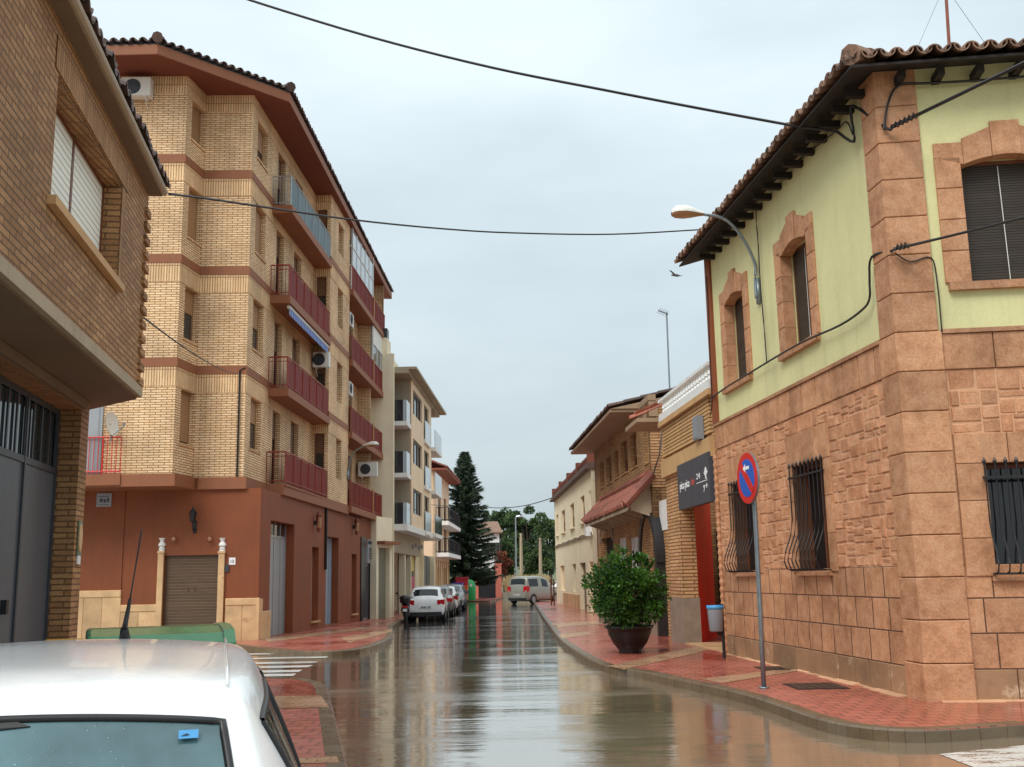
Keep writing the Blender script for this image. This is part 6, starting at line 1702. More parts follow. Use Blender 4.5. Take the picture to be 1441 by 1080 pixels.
# ------------------------------------------------------------------ street furniture
sb = gnd(1075, 969, .12)
sg = thing('no_parking_sign', 'round red and blue no parking sign with a small white arrow on a grey pole', 'road sign', (sb.x, sb.y, sb.z))
stop = at(1059, 690, sb.y - .02)
m = MB(); m.tube([(sb.x, sb.y, sb.z - .05), (sb.x + .01, sb.y, sb.z + 1.0), (stop.x + .015, stop.y, stop.z - .3), (stop.x, stop.y, stop.z + .33)], .032, 12); m.tube([(sb.x, sb.y, sb.z), (sb.x, sb.y, sb.z + .02)], .07, 12); m.build('pole', M['galv'], sg, smooth=True)
dc = at(1056.5, 673, sb.y - .05); rD = .345
# the plate faces left across the street, a little towards the camera
view = Vector((dc.x, dc.y, 0)).normalized(); yw = R(67)
nrm = Vector((-view.x * math.cos(yw) - view.y * math.sin(yw), -view.y * math.cos(yw) + view.x * math.sin(yw), 0)).normalized()
tdir = Vector((nrm.y, -nrm.x, 0)) * -1
SF = Fr(dc.x, dc.y, (tdir.x, tdir.y), 1)
if SF.nx * nrm.x + SF.ny * nrm.y < 0: SF.nx, SF.ny = -SF.nx, -SF.ny
rgt = 1 if (SF.dx * view.y - SF.dy * view.x) > 0 else -1     # +a is to the viewer's right?
circ = lambda r_, n=36, t0=0, t1=2 * math.pi: [(r_ * math.cos(a_), dc.z + r_ * math.sin(a_)) for a_ in np.linspace(t0, t1, n, endpoint=False)]
m = MB(); m.prism(SF, circ(rD), .02, .05); m.build('backing_plate', M['galv'], sg)
m = MB(); m.prism(SF, circ(rD * .995), .05, .056); m.build('red_rim', M['sign_red'], sg)
m = MB(); m.prism(SF, circ(rD * .74), .056, .06); m.build('blue_field', M['sign_blue'], sg)
m = MB(); dx = math.cos(R(45)) * rgt; b_ = rD * .76
s_ = .055
m.prism(SF, [(-dx * b_ - s_ * .7 * rgt, dc.z + .7071 * b_ - s_ * .7), (-dx * b_ + s_ * .7 * rgt, dc.z + .7071 * b_ + s_ * .7), (dx * b_ + s_ * .7 * rgt, dc.z - .7071 * b_ + s_ * .7), (dx * b_ - s_ * .7 * rgt, dc.z - .7071 * b_ - s_ * .7)], .06, .063); m.build('red_bar', M['sign_red'], sg)
m = MB(); az = dc.z + .135
m.prism(SF, [(rgt * a_, az + z_) for a_, z_ in ((-.11, 0), (-.03, .055), (-.03, .022), (.1, .022), (.1, -.022), (-.03, -.022), (-.03, -.055))], .06, .064); m.build('white_arrow', M['letter_white'], sg)
m = MB(); m.box(SF, -.05, .05, -.0, .02, dc.z - .14, dc.z - .1); m.box(SF, -.05, .05, 0, .02, dc.z + .12, dc.z + .16); m.build('clamp', M['galv'], sg)

# litter bin
bb = Vector((at(1019, 917, 19.4).x, 19.4, .12))
bn = thing('litter_bin', 'grey litter bin with a blue rim on a dark post beside the red doorway', 'litter bin', (bb.x, bb.y, bb.z))
m = MB(); m.tube([(bb.x, bb.y, bb.z - .05), (bb.x, bb.y, at(1018, 850, bb.y).z)], .03, 8); m.build('post', M['iron'], bn)
bc_ = at(1008, 889, bb.y); bt = at(1008, 852, bb.y); hB = bt.z - bc_.z
m = MB(); m.lathe([(.105, 0), (.12, .02), (.145, hB * .9), (.145, hB * .91), (.12, hB * .92), (.1, .04)], (bc_.x, bc_.y, bc_.z), 20); m.build('bin_body', M['plastic_grey'], bn, smooth=True)
m = MB(); m.lathe([(.15, hB * .86), (.158, hB * .9), (.155, hB), (.135, hB), (.13, hB * .9)], (bc_.x, bc_.y, bc_.z), 20); m.build('rim', M['plastic_blue'], bn, smooth=True)
m = MB(); m.tube([(bc_.x + .15, bc_.y, bc_.z + hB * .6), (bb.x, bb.y, bc_.z + hB * .6)], .02, 6); m.build('bracket', M['iron'], bn)

# street lamp bracketed on the stone house
hdp = fr.hit(1068, 400)
sl = thing('street_lamp', 'curved arm street lamp fixed to the green plaster wall of the stone house', 'street lamp', fr.pt(hdp[0], 0, hdp[1] - .3))
p0, p1 = Vector(fr.pt(hdp[0], .06, hdp[1] - .25)), Vector(fr.pt(hdp[0], .06, hdp[1] + .1))
Yh = fr.pt(hdp[0], 1.5, 0)[1]
hp = at(990, 302, Yh); mid1 = at(1062, 370, fr.pt(hdp[0], .25, 0)[1]); mid2 = at(1044, 334, fr.pt(hdp[0], .6, 0)[1]); mid3 = at(1020, 309, fr.pt(hdp[0], 1.0, 0)[1])
arm = smooth([p0, p1, mid1, mid2, mid3, hp], 5)
m = MB(); m.tube(arm, .028, 8); m.box(fr, hdp[0] - .05, hdp[0] + .05, .0, .05, hdp[1] - .35, hdp[1] + .1); m.build('arm', M['galv'], sl, smooth=True)
ht = at(945, 301, fr.pt(hdp[0], 2.1, 0)[1])
def lamp_head(p, q, par, r=.13):
    p, q = Vector(p), Vector(q); u = (q - p); L_ = u.length; u.normalize(); sd_ = u.cross(Vector((0, 0, 1))).normalized(); up = sd_.cross(u)
    prof = [(0, .3), (.15, .45), (.35, .75), (.6, 1.0), (.85, .9), (.97, .55), (1.0, .2)]
    top, bot = MB(), MB(); N = 12
    for mm, sgn, kk in ((top, 1, 1.0), (bot, -1, .45)):
        rows = []
        for t_, w_ in prof:
            rows.append([p + u * L_ * t_ + sd_ * math.cos(a_) * r * w_ * (1 if sgn > 0 else .93) + up * math.sin(a_) * r * w_ * .9 * kk * sgn for a_ in np.linspace(0, math.pi, N)])
        for i in range(len(rows) - 1):
            for j in range(N - 1): mm.face([rows[i][j], rows[i][j + 1], rows[i + 1][j + 1], rows[i + 1][j]])
    hd = top.build('lamp_head', M['plastic_white'], par, smooth=True, merge=True)
    bot.build('lamp_glass', M['amber'], hd, smooth=True, merge=True)
lamp_head(hp, ht, sl, .17)
# street lamp on the flats
e0_ = S.pt(bC1 - .02, OB + .02, 0)
a_ = S.a(492, 668, OB + .05)
sl2 = thing('street_lamp', 'small curved arm street lamp on the corner of the flats above the far balconies', 'street lamp', S.pt(bC1 - .1, OB, S.z(491, 668, OB)))
q0_ = at(490.5, 672, e0_[1]); pts = smooth([q0_, at(491, 655, e0_[1] - .1), at(497, 638, e0_[1] - .3), at(513, 627.5, e0_[1] - .6)], 5)
m = MB(); m.tube(pts, .04, 7); m.box(S, bC1 - .18, bC1, OB - .02, OB + .06, q0_.z - .1, q0_.z + .25); m.build('arm', M['galv'], sl2, smooth=True)
lamp_head(at(511, 628, e0_[1] - .6), at(532, 626, e0_[1] - 1.0), sl2, .17)

# potted shrub
pb = gnd(887, 919, .12); kx = pb.y / FPX * 1.02
pot = thing('plant_pot', 'large dark round pot on the wet pavement under the shrub', 'plant pot', (pb.x, pb.y, pb.z))
rt = 30 * kx; hp_ = 36 * kx
m = MB(); m.lathe([(rt * .5, 0), (rt * .53, hp_ * .05), (rt * .5, hp_ * .1), (rt * .76, hp_ * .36), (rt * .95, hp_ * .7), (rt * 1.0, hp_ * .88), (rt * 1.06, hp_ * .9), (rt * 1.07, hp_), (rt * .96, hp_), (rt * .9, hp_ * .8)], pb, 28); m.build('pot', M['pot'], pot, smooth=True)
m = MB(); m.lathe([(.01, hp_ * .84), (rt * .93, hp_ * .84), (rt * .93, hp_ * .86), (.01, hp_ * .88)], pb, 20); m.build('soil', M['soil'], pot)
sh = thing('potted_shrub', 'round bushy green shrub growing in a dark pot on the right pavement', 'shrub', (pb.x, pb.y, pb.z + hp_ * .85))
def leaf_cards(n, fn, size, asp=2.2, droop=.2, fold=.25):
    """n leaf-shaped faces; fn(i) -> position, outward direction, tint"""
    vs, fs_, ts = [], [], []
    for i in range(n):
        p, d, t_ = fn(i)
        d = (Vector(d) + Vector((random.gauss(0, .5), random.gauss(0, .5), random.gauss(0, .5) - droop * .3))).normalized()
        u = d.cross(Vector((random.gauss(0, 1), random.gauss(0, 1), random.gauss(0, 1)))).normalized()
        w_ = size * random.uniform(.7, 1.25); b = len(vs); n_ = u.cross(d)
        p = Vector(p)
        vs += [p, p + d * w_ * asp * .5 + u * w_ * .5 + n_ * w_ * fold * .3, p + d * w_ * asp, p + d * w_ * asp * .5 - u * w_ * .5 + n_ * w_ * fold * .3]
        fs_ += [(b, b + 1, b + 2), (b, b + 2, b + 3)]; ts += [t_, t_]
    return vs, fs_, ts
def foliage(name, mat, par, data):
    m = MB(); m.v = [tuple(v) for v in data[0]]; m.f = data[1]; m.t = [max(0, min(1, t_)) for t_ in data[2]]
    return m.build(name, mat, par, recalc=False)
cS = at(880, 834, pb.y); RX, RZ = 50 * kx, 56 * kx
lob = []
for i in range(90):
    u = random.uniform(-1, 1); th = random.uniform(0, 2 * math.pi); q_ = math.sqrt(1 - u * u); rr = random.uniform(.45, .98) * (1 if u < .3 else .95)
    lob.append((Vector((cS.x + RX * rr * q_ * math.cos(th) * (1 if u > -.6 else .85), cS.y + RX * rr * q_ * math.sin(th), cS.z + RZ * rr * u)), random.uniform(.13, .24), random.uniform(.1, .75)))
def fs_leaf(i):
    c, r_, t_ = lob[i % len(lob)]
    d = Vector((random.gauss(0, 1), random.gauss(0, 1), random.gauss(0, 1) + .25)).normalized()
    return c + d * r_ * random.random() ** .4, d, t_ + random.uniform(-.25, .25)
vA = leaf_cards(12500, fs_leaf, .034, 2.3)
spr = []
for i in range(46):                      # young shoots that break the outline
    u = random.uniform(-.5, 1); th = random.uniform(0, 2 * math.pi); q_ = math.sqrt(1 - u * u)
    o_ = Vector((q_ * math.cos(th), q_ * math.sin(th), u)); b_ = Vector((cS.x + RX * .8 * o_.x, cS.y + RX * .8 * o_.y, cS.z + RZ * .8 * o_.z)); d_ = (o_ + Vector((0, 0, .7))).normalized(); spr.append((b_, d_, random.uniform(.14, .3), random.uniform(.4, .9)))
def fs_spr(i):
    b_, d_, L_, t_ = spr[i % 46]; s_ = random.random(); return b_ + d_ * L_ * s_, d_ + Vector((random.gauss(0, .5), random.gauss(0, .5), .2)), t_
vB = leaf_cards(1300, fs_spr, .042, 2.2); nA = len(vA[0])
foliage('foliage', M['leaf_shrub'], sh, (vA[0] + vB[0], vA[1] + [tuple(q + nA for q in f) for f in vB[1]], vA[2] + vB[2]))
m = MB()
for c, r_, _ in lob[:40]: m.tube([(pb.x + random.uniform(-.1, .1), pb.y + random.uniform(-.1, .1), pb.z + hp_ * .8), (pb.x * .5 + c.x * .5, pb.y * .5 + c.y * .5, c.z * .55 + (pb.z + hp_) * .45), tuple(c)], [.02, .012, .005], 5)
m.build('branches', M['bark'], sh)

# big waste container behind the near car
cc = at(225, 900, 8.0)
wc = thing('waste_container', 'large green waste container with a rounded lid behind the near white car', 'container', (cc.x, cc.y, .12))
cl = at(128, 895, 7.6); cr_ = at(318, 895, 7.95); WFc = Fr(cl.x, cl.y, (cr_.x - cl.x, cr_.y - cl.y), -1); CW = (cr_ - cl).length
zt_ = at(240, 881, 8.3).z
m = MB(); prof = [(-.05, .25), (.05, zt_ - .22), (-.95, zt_ - .22), (-.85, .25)]
P_ = Fr(*WFc.pt(0, 0, 0)[:2], (WFc.nx, WFc.ny), 1)
sdF = WFc.side(0)
m.prism(sdF, [(.0, .25), (.06, zt_ - .2), (-.96, zt_ - .2), (-.85, .25)], 0, -CW); m.build('container_body', M['bin_green'], wc)
m = MB(); m.prism(sdF, [(.1, zt_ - .2), (.1, zt_ - .12), (.0, zt_ - .04), (-.25, zt_), (-.6, zt_), (-.9, zt_ - .06), (-1.0, zt_ - .2)], .03, -CW - .03); lid = m.build('lid', M['bin_green'], wc)
bvm = lid.modifiers.new('b', 'BEVEL'); bvm.width = .03; bvm.segments = 3
m = MB(); m.prism(sdF, [(.11, zt_ - .2), (.11, zt_ - .11), (.0, zt_ - .02), (-.25, zt_ + .012), (-.6, zt_ + .012), (-.9, zt_ - .05), (-1.0, zt_ - .2)], -CW + .02, -CW - .06); m.build('lid_rim', M['plastic_black'] if False else M['bin_green'], lid)
for a_ in (.15, CW - .15):
    for o_ in (-.1, -.75):
        m = MB(); pc_ = WFc.pt(a_, o_, .21); m.tube([(pc_[0] - .03, pc_[1], .21), (pc_[0] + .03, pc_[1], .21)], .09, 10); m.build('wheel', M['tyre'], wc)
yc = thing('recycling_container', 'yellow recycling container just left of the green waste container', 'container', (*WFc.pt(-.55, -.6, 0)[:2], .12))
m = MB(); m.box(WFc, -.30, -.06, -1.2, -.6, .14, zt_ - .17); m.build('container_body', M['bin_yellow'], yc); m = MB(); m.box(WFc, -.32, -.04, -1.22, -.58, zt_ - .168, zt_ - .1); m.build('lid', M['bin_yellow'], yc)

# far containers
q = gnd(660, 847); ig = thing('bottle_bank', 'bright green dome topped bottle bank past the parked cars', 'bottle bank', (q.x, q.y, q.z))
m = MB(); m.lathe([(.5, .0), (.56, .1), (.57, 1.1), (.54, 1.35), (.44, 1.58), (.27, 1.74), (.0, 1.8)], q, 20); m.build('bank_shell', M['igloo_green'], ig, smooth=True)
m = MB(); m.tube([(q.x + .2, q.y - .53, q.z + 1.3), (q.x + .2, q.y - .5, q.z + 1.3)], .12, 12); m.build('bottle_hole', M['plastic_white'], ig)
def wheelie(px, pyb, Y, w_, h_, mat, label, lid):
    q = at(px, pyb, Y); z = zg(Y) + .12
    t_ = thing('waste_container', label, 'container', (q.x, Y, z)); f_ = Fr(q.x, Y, (1, 0), -1)
    m = MB(); m.prism(f_, [(-w_ * .45, z + .12), (w_ * .45, z + .12), (w_ * .5, z + h_ - .12), (-w_ * .5, z + h_ - .12)], -.9, 0); m.build('container_body', M[mat], t_)
    m = MB(); m.prism(f_, [(-w_ * .53, z + h_ - .119), (w_ * .53, z + h_ - .119), (w_ * .5, z + h_), (-w_ * .5, z + h_)], -.95, .05); m.build('lid', M[lid], t_)
    m = MB()
    for s in (-.35, .35): m.tube([(q.x + s * w_ - .04, Y + .2, z + .08), (q.x + s * w_ + .04, Y + .2, z + .08)], .08, 8)
    m.build('wheels', M['tyre'], t_)
wheelie(650, 840, 82.5, .95, 1.85, 'bin_red', 'red waste container left of the green bottle bank', 'bin_red')
wheelie(644, 840, 79.5, .75, 1.42, 'bin_blue', 'blue waste container behind the far end of the parked cars', 'bin_blue')
wheelie(655, 842, 80.5, .34, 1.2, 'bin_orange', 'small orange bin in front of the green bottle bank', 'bin_orange')

# drain covers
for (x, y, w_, d_, lb) in ((1147, 966, .62, .36, 'rusty iron manhole cover in the red paving near the sign pole'), (1092, 941, .5, .3, 'smaller iron manhole cover close to the stone house wall')):
    p = gnd(x, y, .12); f_ = Fr(p.x, p.y, vpdir(700), -1)
    t_ = thing('manhole_cover', lb, 'manhole cover', (p.x, p.y, zg(p.y) + .12), 'manhole covers in the pavement')
    m = MB(); z_ = zg(p.y) + .1205
    m.box(f_, -d_ - .03, d_ + .03, -w_ / 2 - .03, w_ / 2 + .03, z_, z_ + .006); m.build('frame', M['iron'], t_)
    m = MB()
    for i in range(8):
        for j in range(5): m.box(f_, -d_ + 2 * d_ * i / 8 + .01, -d_ + 2 * d_ * (i + 1) / 8 - .01, -w_ / 2 + w_ * j / 5 + .01, -w_ / 2 + w_ * (j + 1) / 5 - .01, z_ + .006, z_ + .011)
    m.build('cover', plain('rusty cover', rgb(74, 58, 50), .4, .2), t_)
p = gnd(966, 969, .0); m = MB(); m.raw([(p.x - .05, p.y - .03, p.z + .006), (p.x + .05, p.y - .02, p.z + .03), (p.x + .04, p.y + .05, p.z + .012), (p.x - .03, p.y + .04, p.z + .035), (p.x, p.y, p.z + .06)], [(0, 1, 4), (1, 2, 4), (2, 3, 4), (3, 0, 4), (0, 1, 2, 3)])
tag(m.build('paper_scrap', M['letter_white'], None, (p.x, p.y, p.z)), 'crumpled scrap of white paper in the gutter', 'litter')

# ------------------------------------------------------------------ cables
def cable(label, pts, r=.014, mat='cable', name='overhead_cable', group='overhead cables across the street'):
    m = MB(); m.tube(pts, r, 6); c = sum((Vector(p) for p in pts), Vector()) / len(pts)
    return tag(m.build(name, M[mat], None, c), label, 'cable', group)
def through(pix, n=6): return smooth([at(*p) for p in pix], n)
zc_ = fr.hit(1190, 186)
cEnd = Vector(fr.pt(fr.a(1190, 186), .12, fr.z(1190, 186)))
cable('thick black cable rising to the top edge of the picture from the stone house', through([(335, -8, 16.0), (350, 0, 16.0), (520, 52, 15.6), (690, 95, 15.0), (850, 127, 14.5), (990, 154, 14.2), (1115, 177, 14.0)], 5) + [cEnd], .02)
m0 = Vector(A.pt(.05, .2, zeA + .03))
pE = Vector(fr.pt(LEN - .2, .1, fr.z(992, 328)))
cable('black cable from the left gutter past the flats to the stone house eave', smooth([m0] + [at(*p) for p in ((300, 281, 11.6), (360, 290, 12.5), (500, 310, 14.6), (620, 322, 16.4), (720, 328, 17.7), (860, 330, 19.2))] + [pE], 5), .014)
q1 = Vector(F3.pt(F3.a(335, 527), .06, F3.z(335, 527)))
cable('thin cable from the brown brick house to the drain pipe of the flats', sag(A.pt(.05, .0, A.z(206, 452)), q1, .12, 12), .01)
cb0 = Vector(fs.pt(.1, .14, fs.z(1262, 186)))
q2 = at(1800, -87, 8.4)
cable('thick bundled cable leaving the corner pier towards the upper right', sag(cb0, q2, .0, 10), .022)
cable('thin cable twisted beside the bundled one above the barred side window', sag(cb0 + Vector((0, 0, .03)), q2 + Vector((0, 0, .08)), .05, 10), .008)
cb1 = Vector(fs.pt(.0, .14, fs.z(1240, 357)))
q3 = at(1800, 211, 8.6)
cable('lower bundled cable crossing in front of the big upstairs blind', sag(cb1, q3, .02, 10), .016)
cable('thin cable just above the lower bundled one at the corner pier', sag(cb1 + Vector((0, 0, .02)), q3 + Vector((0, 0, .1)), .06, 10), .006)
def wallrun(f, pix, o=.05, n=4): return [Vector(f.pt(*(lambda h_: (h_[0], o, h_[1]))(f.hit(x, y)))) for x, y in pix]
hc = thing('wall_cables', 'black cables clipped along the green plaster wall of the stone house', 'cable', fr.pt(4, .05, 4.6))
for nm, pts, r_ in (('cable_run', [fs.pt(.0, .1, fs.z(1240, 357)), *wallrun(fr, [(1235, 362), (1232, 395), (1232, 420), (1222, 436), (1190, 458), (1140, 480), (1100, 502), (1060, 526), (1030, 544), (1007, 560)], .08)], .016),
                    ('cable_run', wallrun(fr, [(1205, 190), (1196, 172), (1180, 186), (1120, 232), (1075, 272), (1068, 300), (1071, 345), (1074, 400), (1080, 470), (1083, 512)], .05), .011),
                    ('cable_run', wallrun(fr, [(998, 390), (1001, 440), (1003, 500), (1006, 560), (1004, 585)], .06), .01),
                    ('cable_run', [fs.pt(a_, .1, z_) for a_, z_ in ((.02, fs.z(1262, 186)), (.1, fs.z(1258, 150)), (.25, fs.z(1270, 125)), (.6, fs.z(1310, 122)), (1.2, fs.z(1380, 118)), (2.4, fs.z(1440, 112)))], .016),
                    ('cable_run', [cEnd, *wallrun(fr, [(1212, 200), (1208, 165), (1212, 150)], .1), fs.pt(.05, .12, fs.z(1250, 186)), cb0], .02),
                    ('cable_run', [fs.pt(.02, .1, fs.z(1245, 360)), fs.pt(.2, .08, fs.z(1265, 372)), fs.pt(.45, .07, fs.z(1292, 366)), fs.pt(.5, .06, fs.z(1298, 400)), fs.pt(.5, .06, fs.z(1300, 470))], .009)):
    m = MB(); m.tube(smooth(pts, 4), r_, 6); m.build(nm, M['cable'], hc)
for x, y, n_ in ((1275, 178, 5), (1265, 348, 3)):
    for i in range(n_):
        p = cb0.lerp(q2, .016 + i * .016) if y < 200 else cb1.lerp(q3, .014 + i * .014); m = MB(); m.tube([p - Vector((.03, 0, .03)), p + Vector((.0, -.01, .05)), p + Vector((.04, 0, -.02))], .012, 5); m.build('cable_clip', M['cable'], hc)
# far wires
cable('far cable from the spruce towards the cream house at the bend', sag(at(672, 712, 84), E.pt(EL - .5, .1, at(779, 701, 72).z), .4, 12), .03)
cable('cables hanging between the shop entrance and the modern block', sag(S.pt(SE - .2, .3, at(530, 748, 48).z), Cf.pt(.2, .2, at(553, 741, 50.5).z), .4, 10), .025)
cable('long thin cable along the front of the modern flats', sag(S.pt(SE - .3, OC + .05, at(541, 692, 48).z), Cf.pt(cE, OU + .5, at(625, 707, 66).z), .1, 12), .02)
cable('sloping cable running down the side of the brick house wall', [Vector(s2.pt(-.35, .03, s2.z(940, 600))), Vector(s2.pt(-.9, .05, s2.z(928, 640))) if False else at(928, 640, 27.6), at(919, 668, 27.4)], .02)

# ------------------------------------------------------------------ aerials and the bird
ab = at(940, 560, 34); tv = thing('tv_aerial', 'tall thin television aerial standing behind the brick house', 'aerial', (ab.x, ab.y, at(942, 540, 34).z - 2))
m = MB(); t0 = at(938, 440, 34); m.tube([(ab.x + .05, ab.y, at(942, 540, 34).z - 3), t0], .03, 6); m.build('mast', M['galv'], tv)
m = MB(); m.tube([t0 + Vector((-.3, -.2, .02)), t0 + Vector((.05, 0, -.06))], .02, 5)
for i in range(5): p = t0 + Vector((-.28 + .07 * i, -.19 + .05 * i, .02 - .015 * i)); m.tube([p - Vector((.05, -.12, .06)), p + Vector((.05, -.12, .06))], .009, 4)
m.build('aerial_head', M['galv'], tv)
mb_ = at(1334, 80, 15.5); mt = thing('roof_mast', 'rusty aerial mast on the roof of the stone house', 'aerial', (mb_.x, mb_.y, mb_.z - .5))
m = MB(); m.tube([(mb_.x, mb_.y, mb_.z - .8), at(1329, -40, 15.5)], .026, 7); m.build('mast', M['tile_red'], mt)
m = MB()
for x_ in (1290, 1392): m.tube([at(1329, -20, 15.5), at(x_, 70, 14.5 if x_ < 1300 else 16)], .004, 4)
m.build('guy_wire', M['cable_grey'], mt)
bp = at(950, 388, 24); bd = thing('flying_bird', 'small dark bird flying against the sky left of the stone house', 'bird', bp)
m = MB(); m.tube([bp + Vector((-.09, 0, .01)), bp + Vector((-.04, 0, .015)), bp + Vector((.04, 0, 0)), bp + Vector((.13, 0, -.01))], [.012, .03, .035, .008], 8)
m.raw([bp + Vector(v) for v in ((.02, -.01, .02), (-.05, -.01, .03), (-.16, -.12, .1), (-.1, -.1, .09), (-.06, -.03, .04))], [(0, 1, 4), (1, 2, 3, 4), (0, 4, 3)]); m.raw([bp + Vector(v) for v in ((.02, .01, .02), (-.05, .01, .03), (.0, .2, .04), (.06, .18, .03))], [(0, 1, 2, 3)]); m.raw([bp + Vector(v) for v in ((.11, 0, -.005), (.17, .03, -.01), (.17, -.03, -.01))], [(0, 1, 2)])
m.build('plumage', M['feather'], bd)

# ------------------------------------------------------------------ trees and the far end of the street
def spruce(px, pyb, Y, Htop, rad, label):
    b = at(px, pyb, Y); zb = zg(Y); top = at(px + 1, Htop, Y).z
    t_ = thing('spruce_tree', label, 'tree', (b.x, Y, zb))
    Ht = top - zb
    m = MB(); m.tube([(b.x, Y, zb - .2), (b.x, Y, zb + Ht * .5), (b.x + .02, Y, top - .2)], [.28, .15, .02], 8); m.build('trunk', M['bark'], t_)
    vs, fs_, ts = [], [], []; br = MB()
    nb = 300
    for i in range(nb):
        f = (i + .5) / nb; z = zb + Ht * (.13 + .86 * f ** .95)
        L_ = rad * (1 - f) ** .82 * random.uniform(.62, 1.12) + .12
        th = i * 2.399 + random.uniform(-.3, .3); dv_ = Vector((math.cos(th), math.sin(th), 0))
        tip = Vector((b.x, Y, z)) + dv_ * L_ + Vector((0, 0, (.22 if f > .6 else -.02) * L_ + random.uniform(-.1, .1)))
        root_ = Vector((b.x, Y, z - .05)); mid = root_.lerp(tip, .55) - Vector((0, 0, .1 * L_))
        br.tube([root_, mid, tip], [.03, .018, .006], 4)
        k_ = int(34 + 78 * L_); tone = random.uniform(.05, .7)
        for j in range(k_):
            s = random.random() ** .75; p = (root_.lerp(mid, s / .55) if s < .55 else mid.lerp(tip, (s - .55) / .45))
            sd_ = dv_.cross(Vector((0, 0, 1))) * random.choice((-1, 1))
            d = (dv_ * .75 + sd_ * random.uniform(.1, .9) + Vector((0, 0, random.uniform(-.9, .15)))).normalized()
            ln_ = random.uniform(.28, .6) * (1.1 - .3 * s); u = d.cross(Vector((random.gauss(0, .4), random.gauss(0, .4), 1))).normalized() * .06
            q = len(vs); vs += [p - u, p + u, p + d * ln_]; fs_.append((q, q + 1, q + 2)); ts.append(max(0, min(1, tone + random.uniform(-.2, .2))))
    br.build('branches', M['bark'], t_); foliage('crown', M['leaf_spruce'], t_, (vs, fs_, ts))
spruce(656, 838, 91, 634, 3.1, 'tall dark spruce with feathery branches beside the balcony house')
def broad(name, label, px, Y, ptop, pbot, wpx, mat, zb=None, n=9000, size=.16, group=None, lobes=46, trunk=.25, flat=1.0, cat='tree', dz=0):
    c = at(px, (ptop + pbot) / 2, Y); zt_, z0_ = at(px, ptop, Y).z, at(px, pbot, Y).z; RX_ = wpx / 2 / FPX * Y; RZ_ = (zt_ - z0_) / 2
    zb = zg(Y) if zb is None else zb
    t_ = thing(name, label, cat, (c.x, Y, zb), group)
    m = MB(); m.tube([(c.x, Y, zb - .3), (c.x + .1, Y, zb + (c.z - zb) * .6), (c.x, Y, c.z + RZ_ * .4)], [trunk, trunk * .7, trunk * .25], 7)
    LB = []
    for i in range(lobes):
        u = random.uniform(-.9, 1); th = random.uniform(0, 2 * math.pi); q_ = math.sqrt(max(0, 1 - u * u)); rr = random.uniform(.5, .95)
        p = Vector((c.x + RX_ * rr * q_ * math.cos(th), Y + RX_ * .8 * rr * q_ * math.sin(th), c.z + RZ_ * rr * u))
        LB.append((p, random.uniform(.18, .34) * min(RX_, RZ_ * 1.3), random.uniform(.05, .75)))
    for p, r_, _ in LB[:14]: m.tube([(c.x, Y, zb + (c.z - zb) * .55), tuple(Vector((c.x, Y, c.z)).lerp(p, .5) - Vector((0, 0, .2))), tuple(p)], [trunk * .35, trunk * .2, .02], 5)
    m.build('trunk', M['bark'], t_)
    def fn(i):
        p, r_, tt = LB[i % lobes]; d = Vector((random.gauss(0, 1), random.gauss(0, 1), random.gauss(0, 1) + .3)).normalized()
        return p + Vector((d.x, d.y, d.z * .8 * flat)) * r_ * random.random() ** .45, d, tt + random.uniform(-.2, .25)
    foliage('crown', M[mat], t_, leaf_cards(n, fn, size, 1.8)); return t_
GPN = 'pine trees closing the view at the end of the street'
broad('pine_tree', 'tallest broad pine in the middle of the far clump', 741, 128, 708, 800, 66, 'leaf_pine', group=GPN, n=13000)
broad('pine_tree', 'pine on the left of the far clump above the white house', 709, 134, 716, 795, 46, 'leaf_pine', group=GPN, n=9000)
broad('pine_tree', 'lower pine on the right of the far clump beside the cream house', 773, 122, 726, 806, 48, 'leaf_pine', group=GPN, n=9000)
broad('pine_tree', 'low dark pine in front of the far clump behind the two poles', 752, 112, 762, 815, 52, 'leaf_pine', group=GPN, n=8000)
broad('pine_tree', 'small pine low on the left behind the salmon gate pillar', 712, 118, 760, 818, 34, 'leaf_pine', group=GPN, n=5000)
broad('cypress_tree', 'slim pointed cypress standing on the far hillside', 685, 230, 715, 748, 9, 'leaf_far', zb=at(685, 750, 230).z, n=2600, size=.2, lobes=26, trunk=.2)
broad('hill_tree', 'rounded tree on the hill crest right of the cypress', 697, 225, 722, 752, 24, 'leaf_far', zb=at(697, 755, 225).z, n=3500, size=.3)
broad('red_shrub', 'rusty red leaved bush over the salmon gate pillar', 708, 104, 778, 816, 26, 'leaf_red', n=3500, size=.11, cat='shrub', trunk=.1)
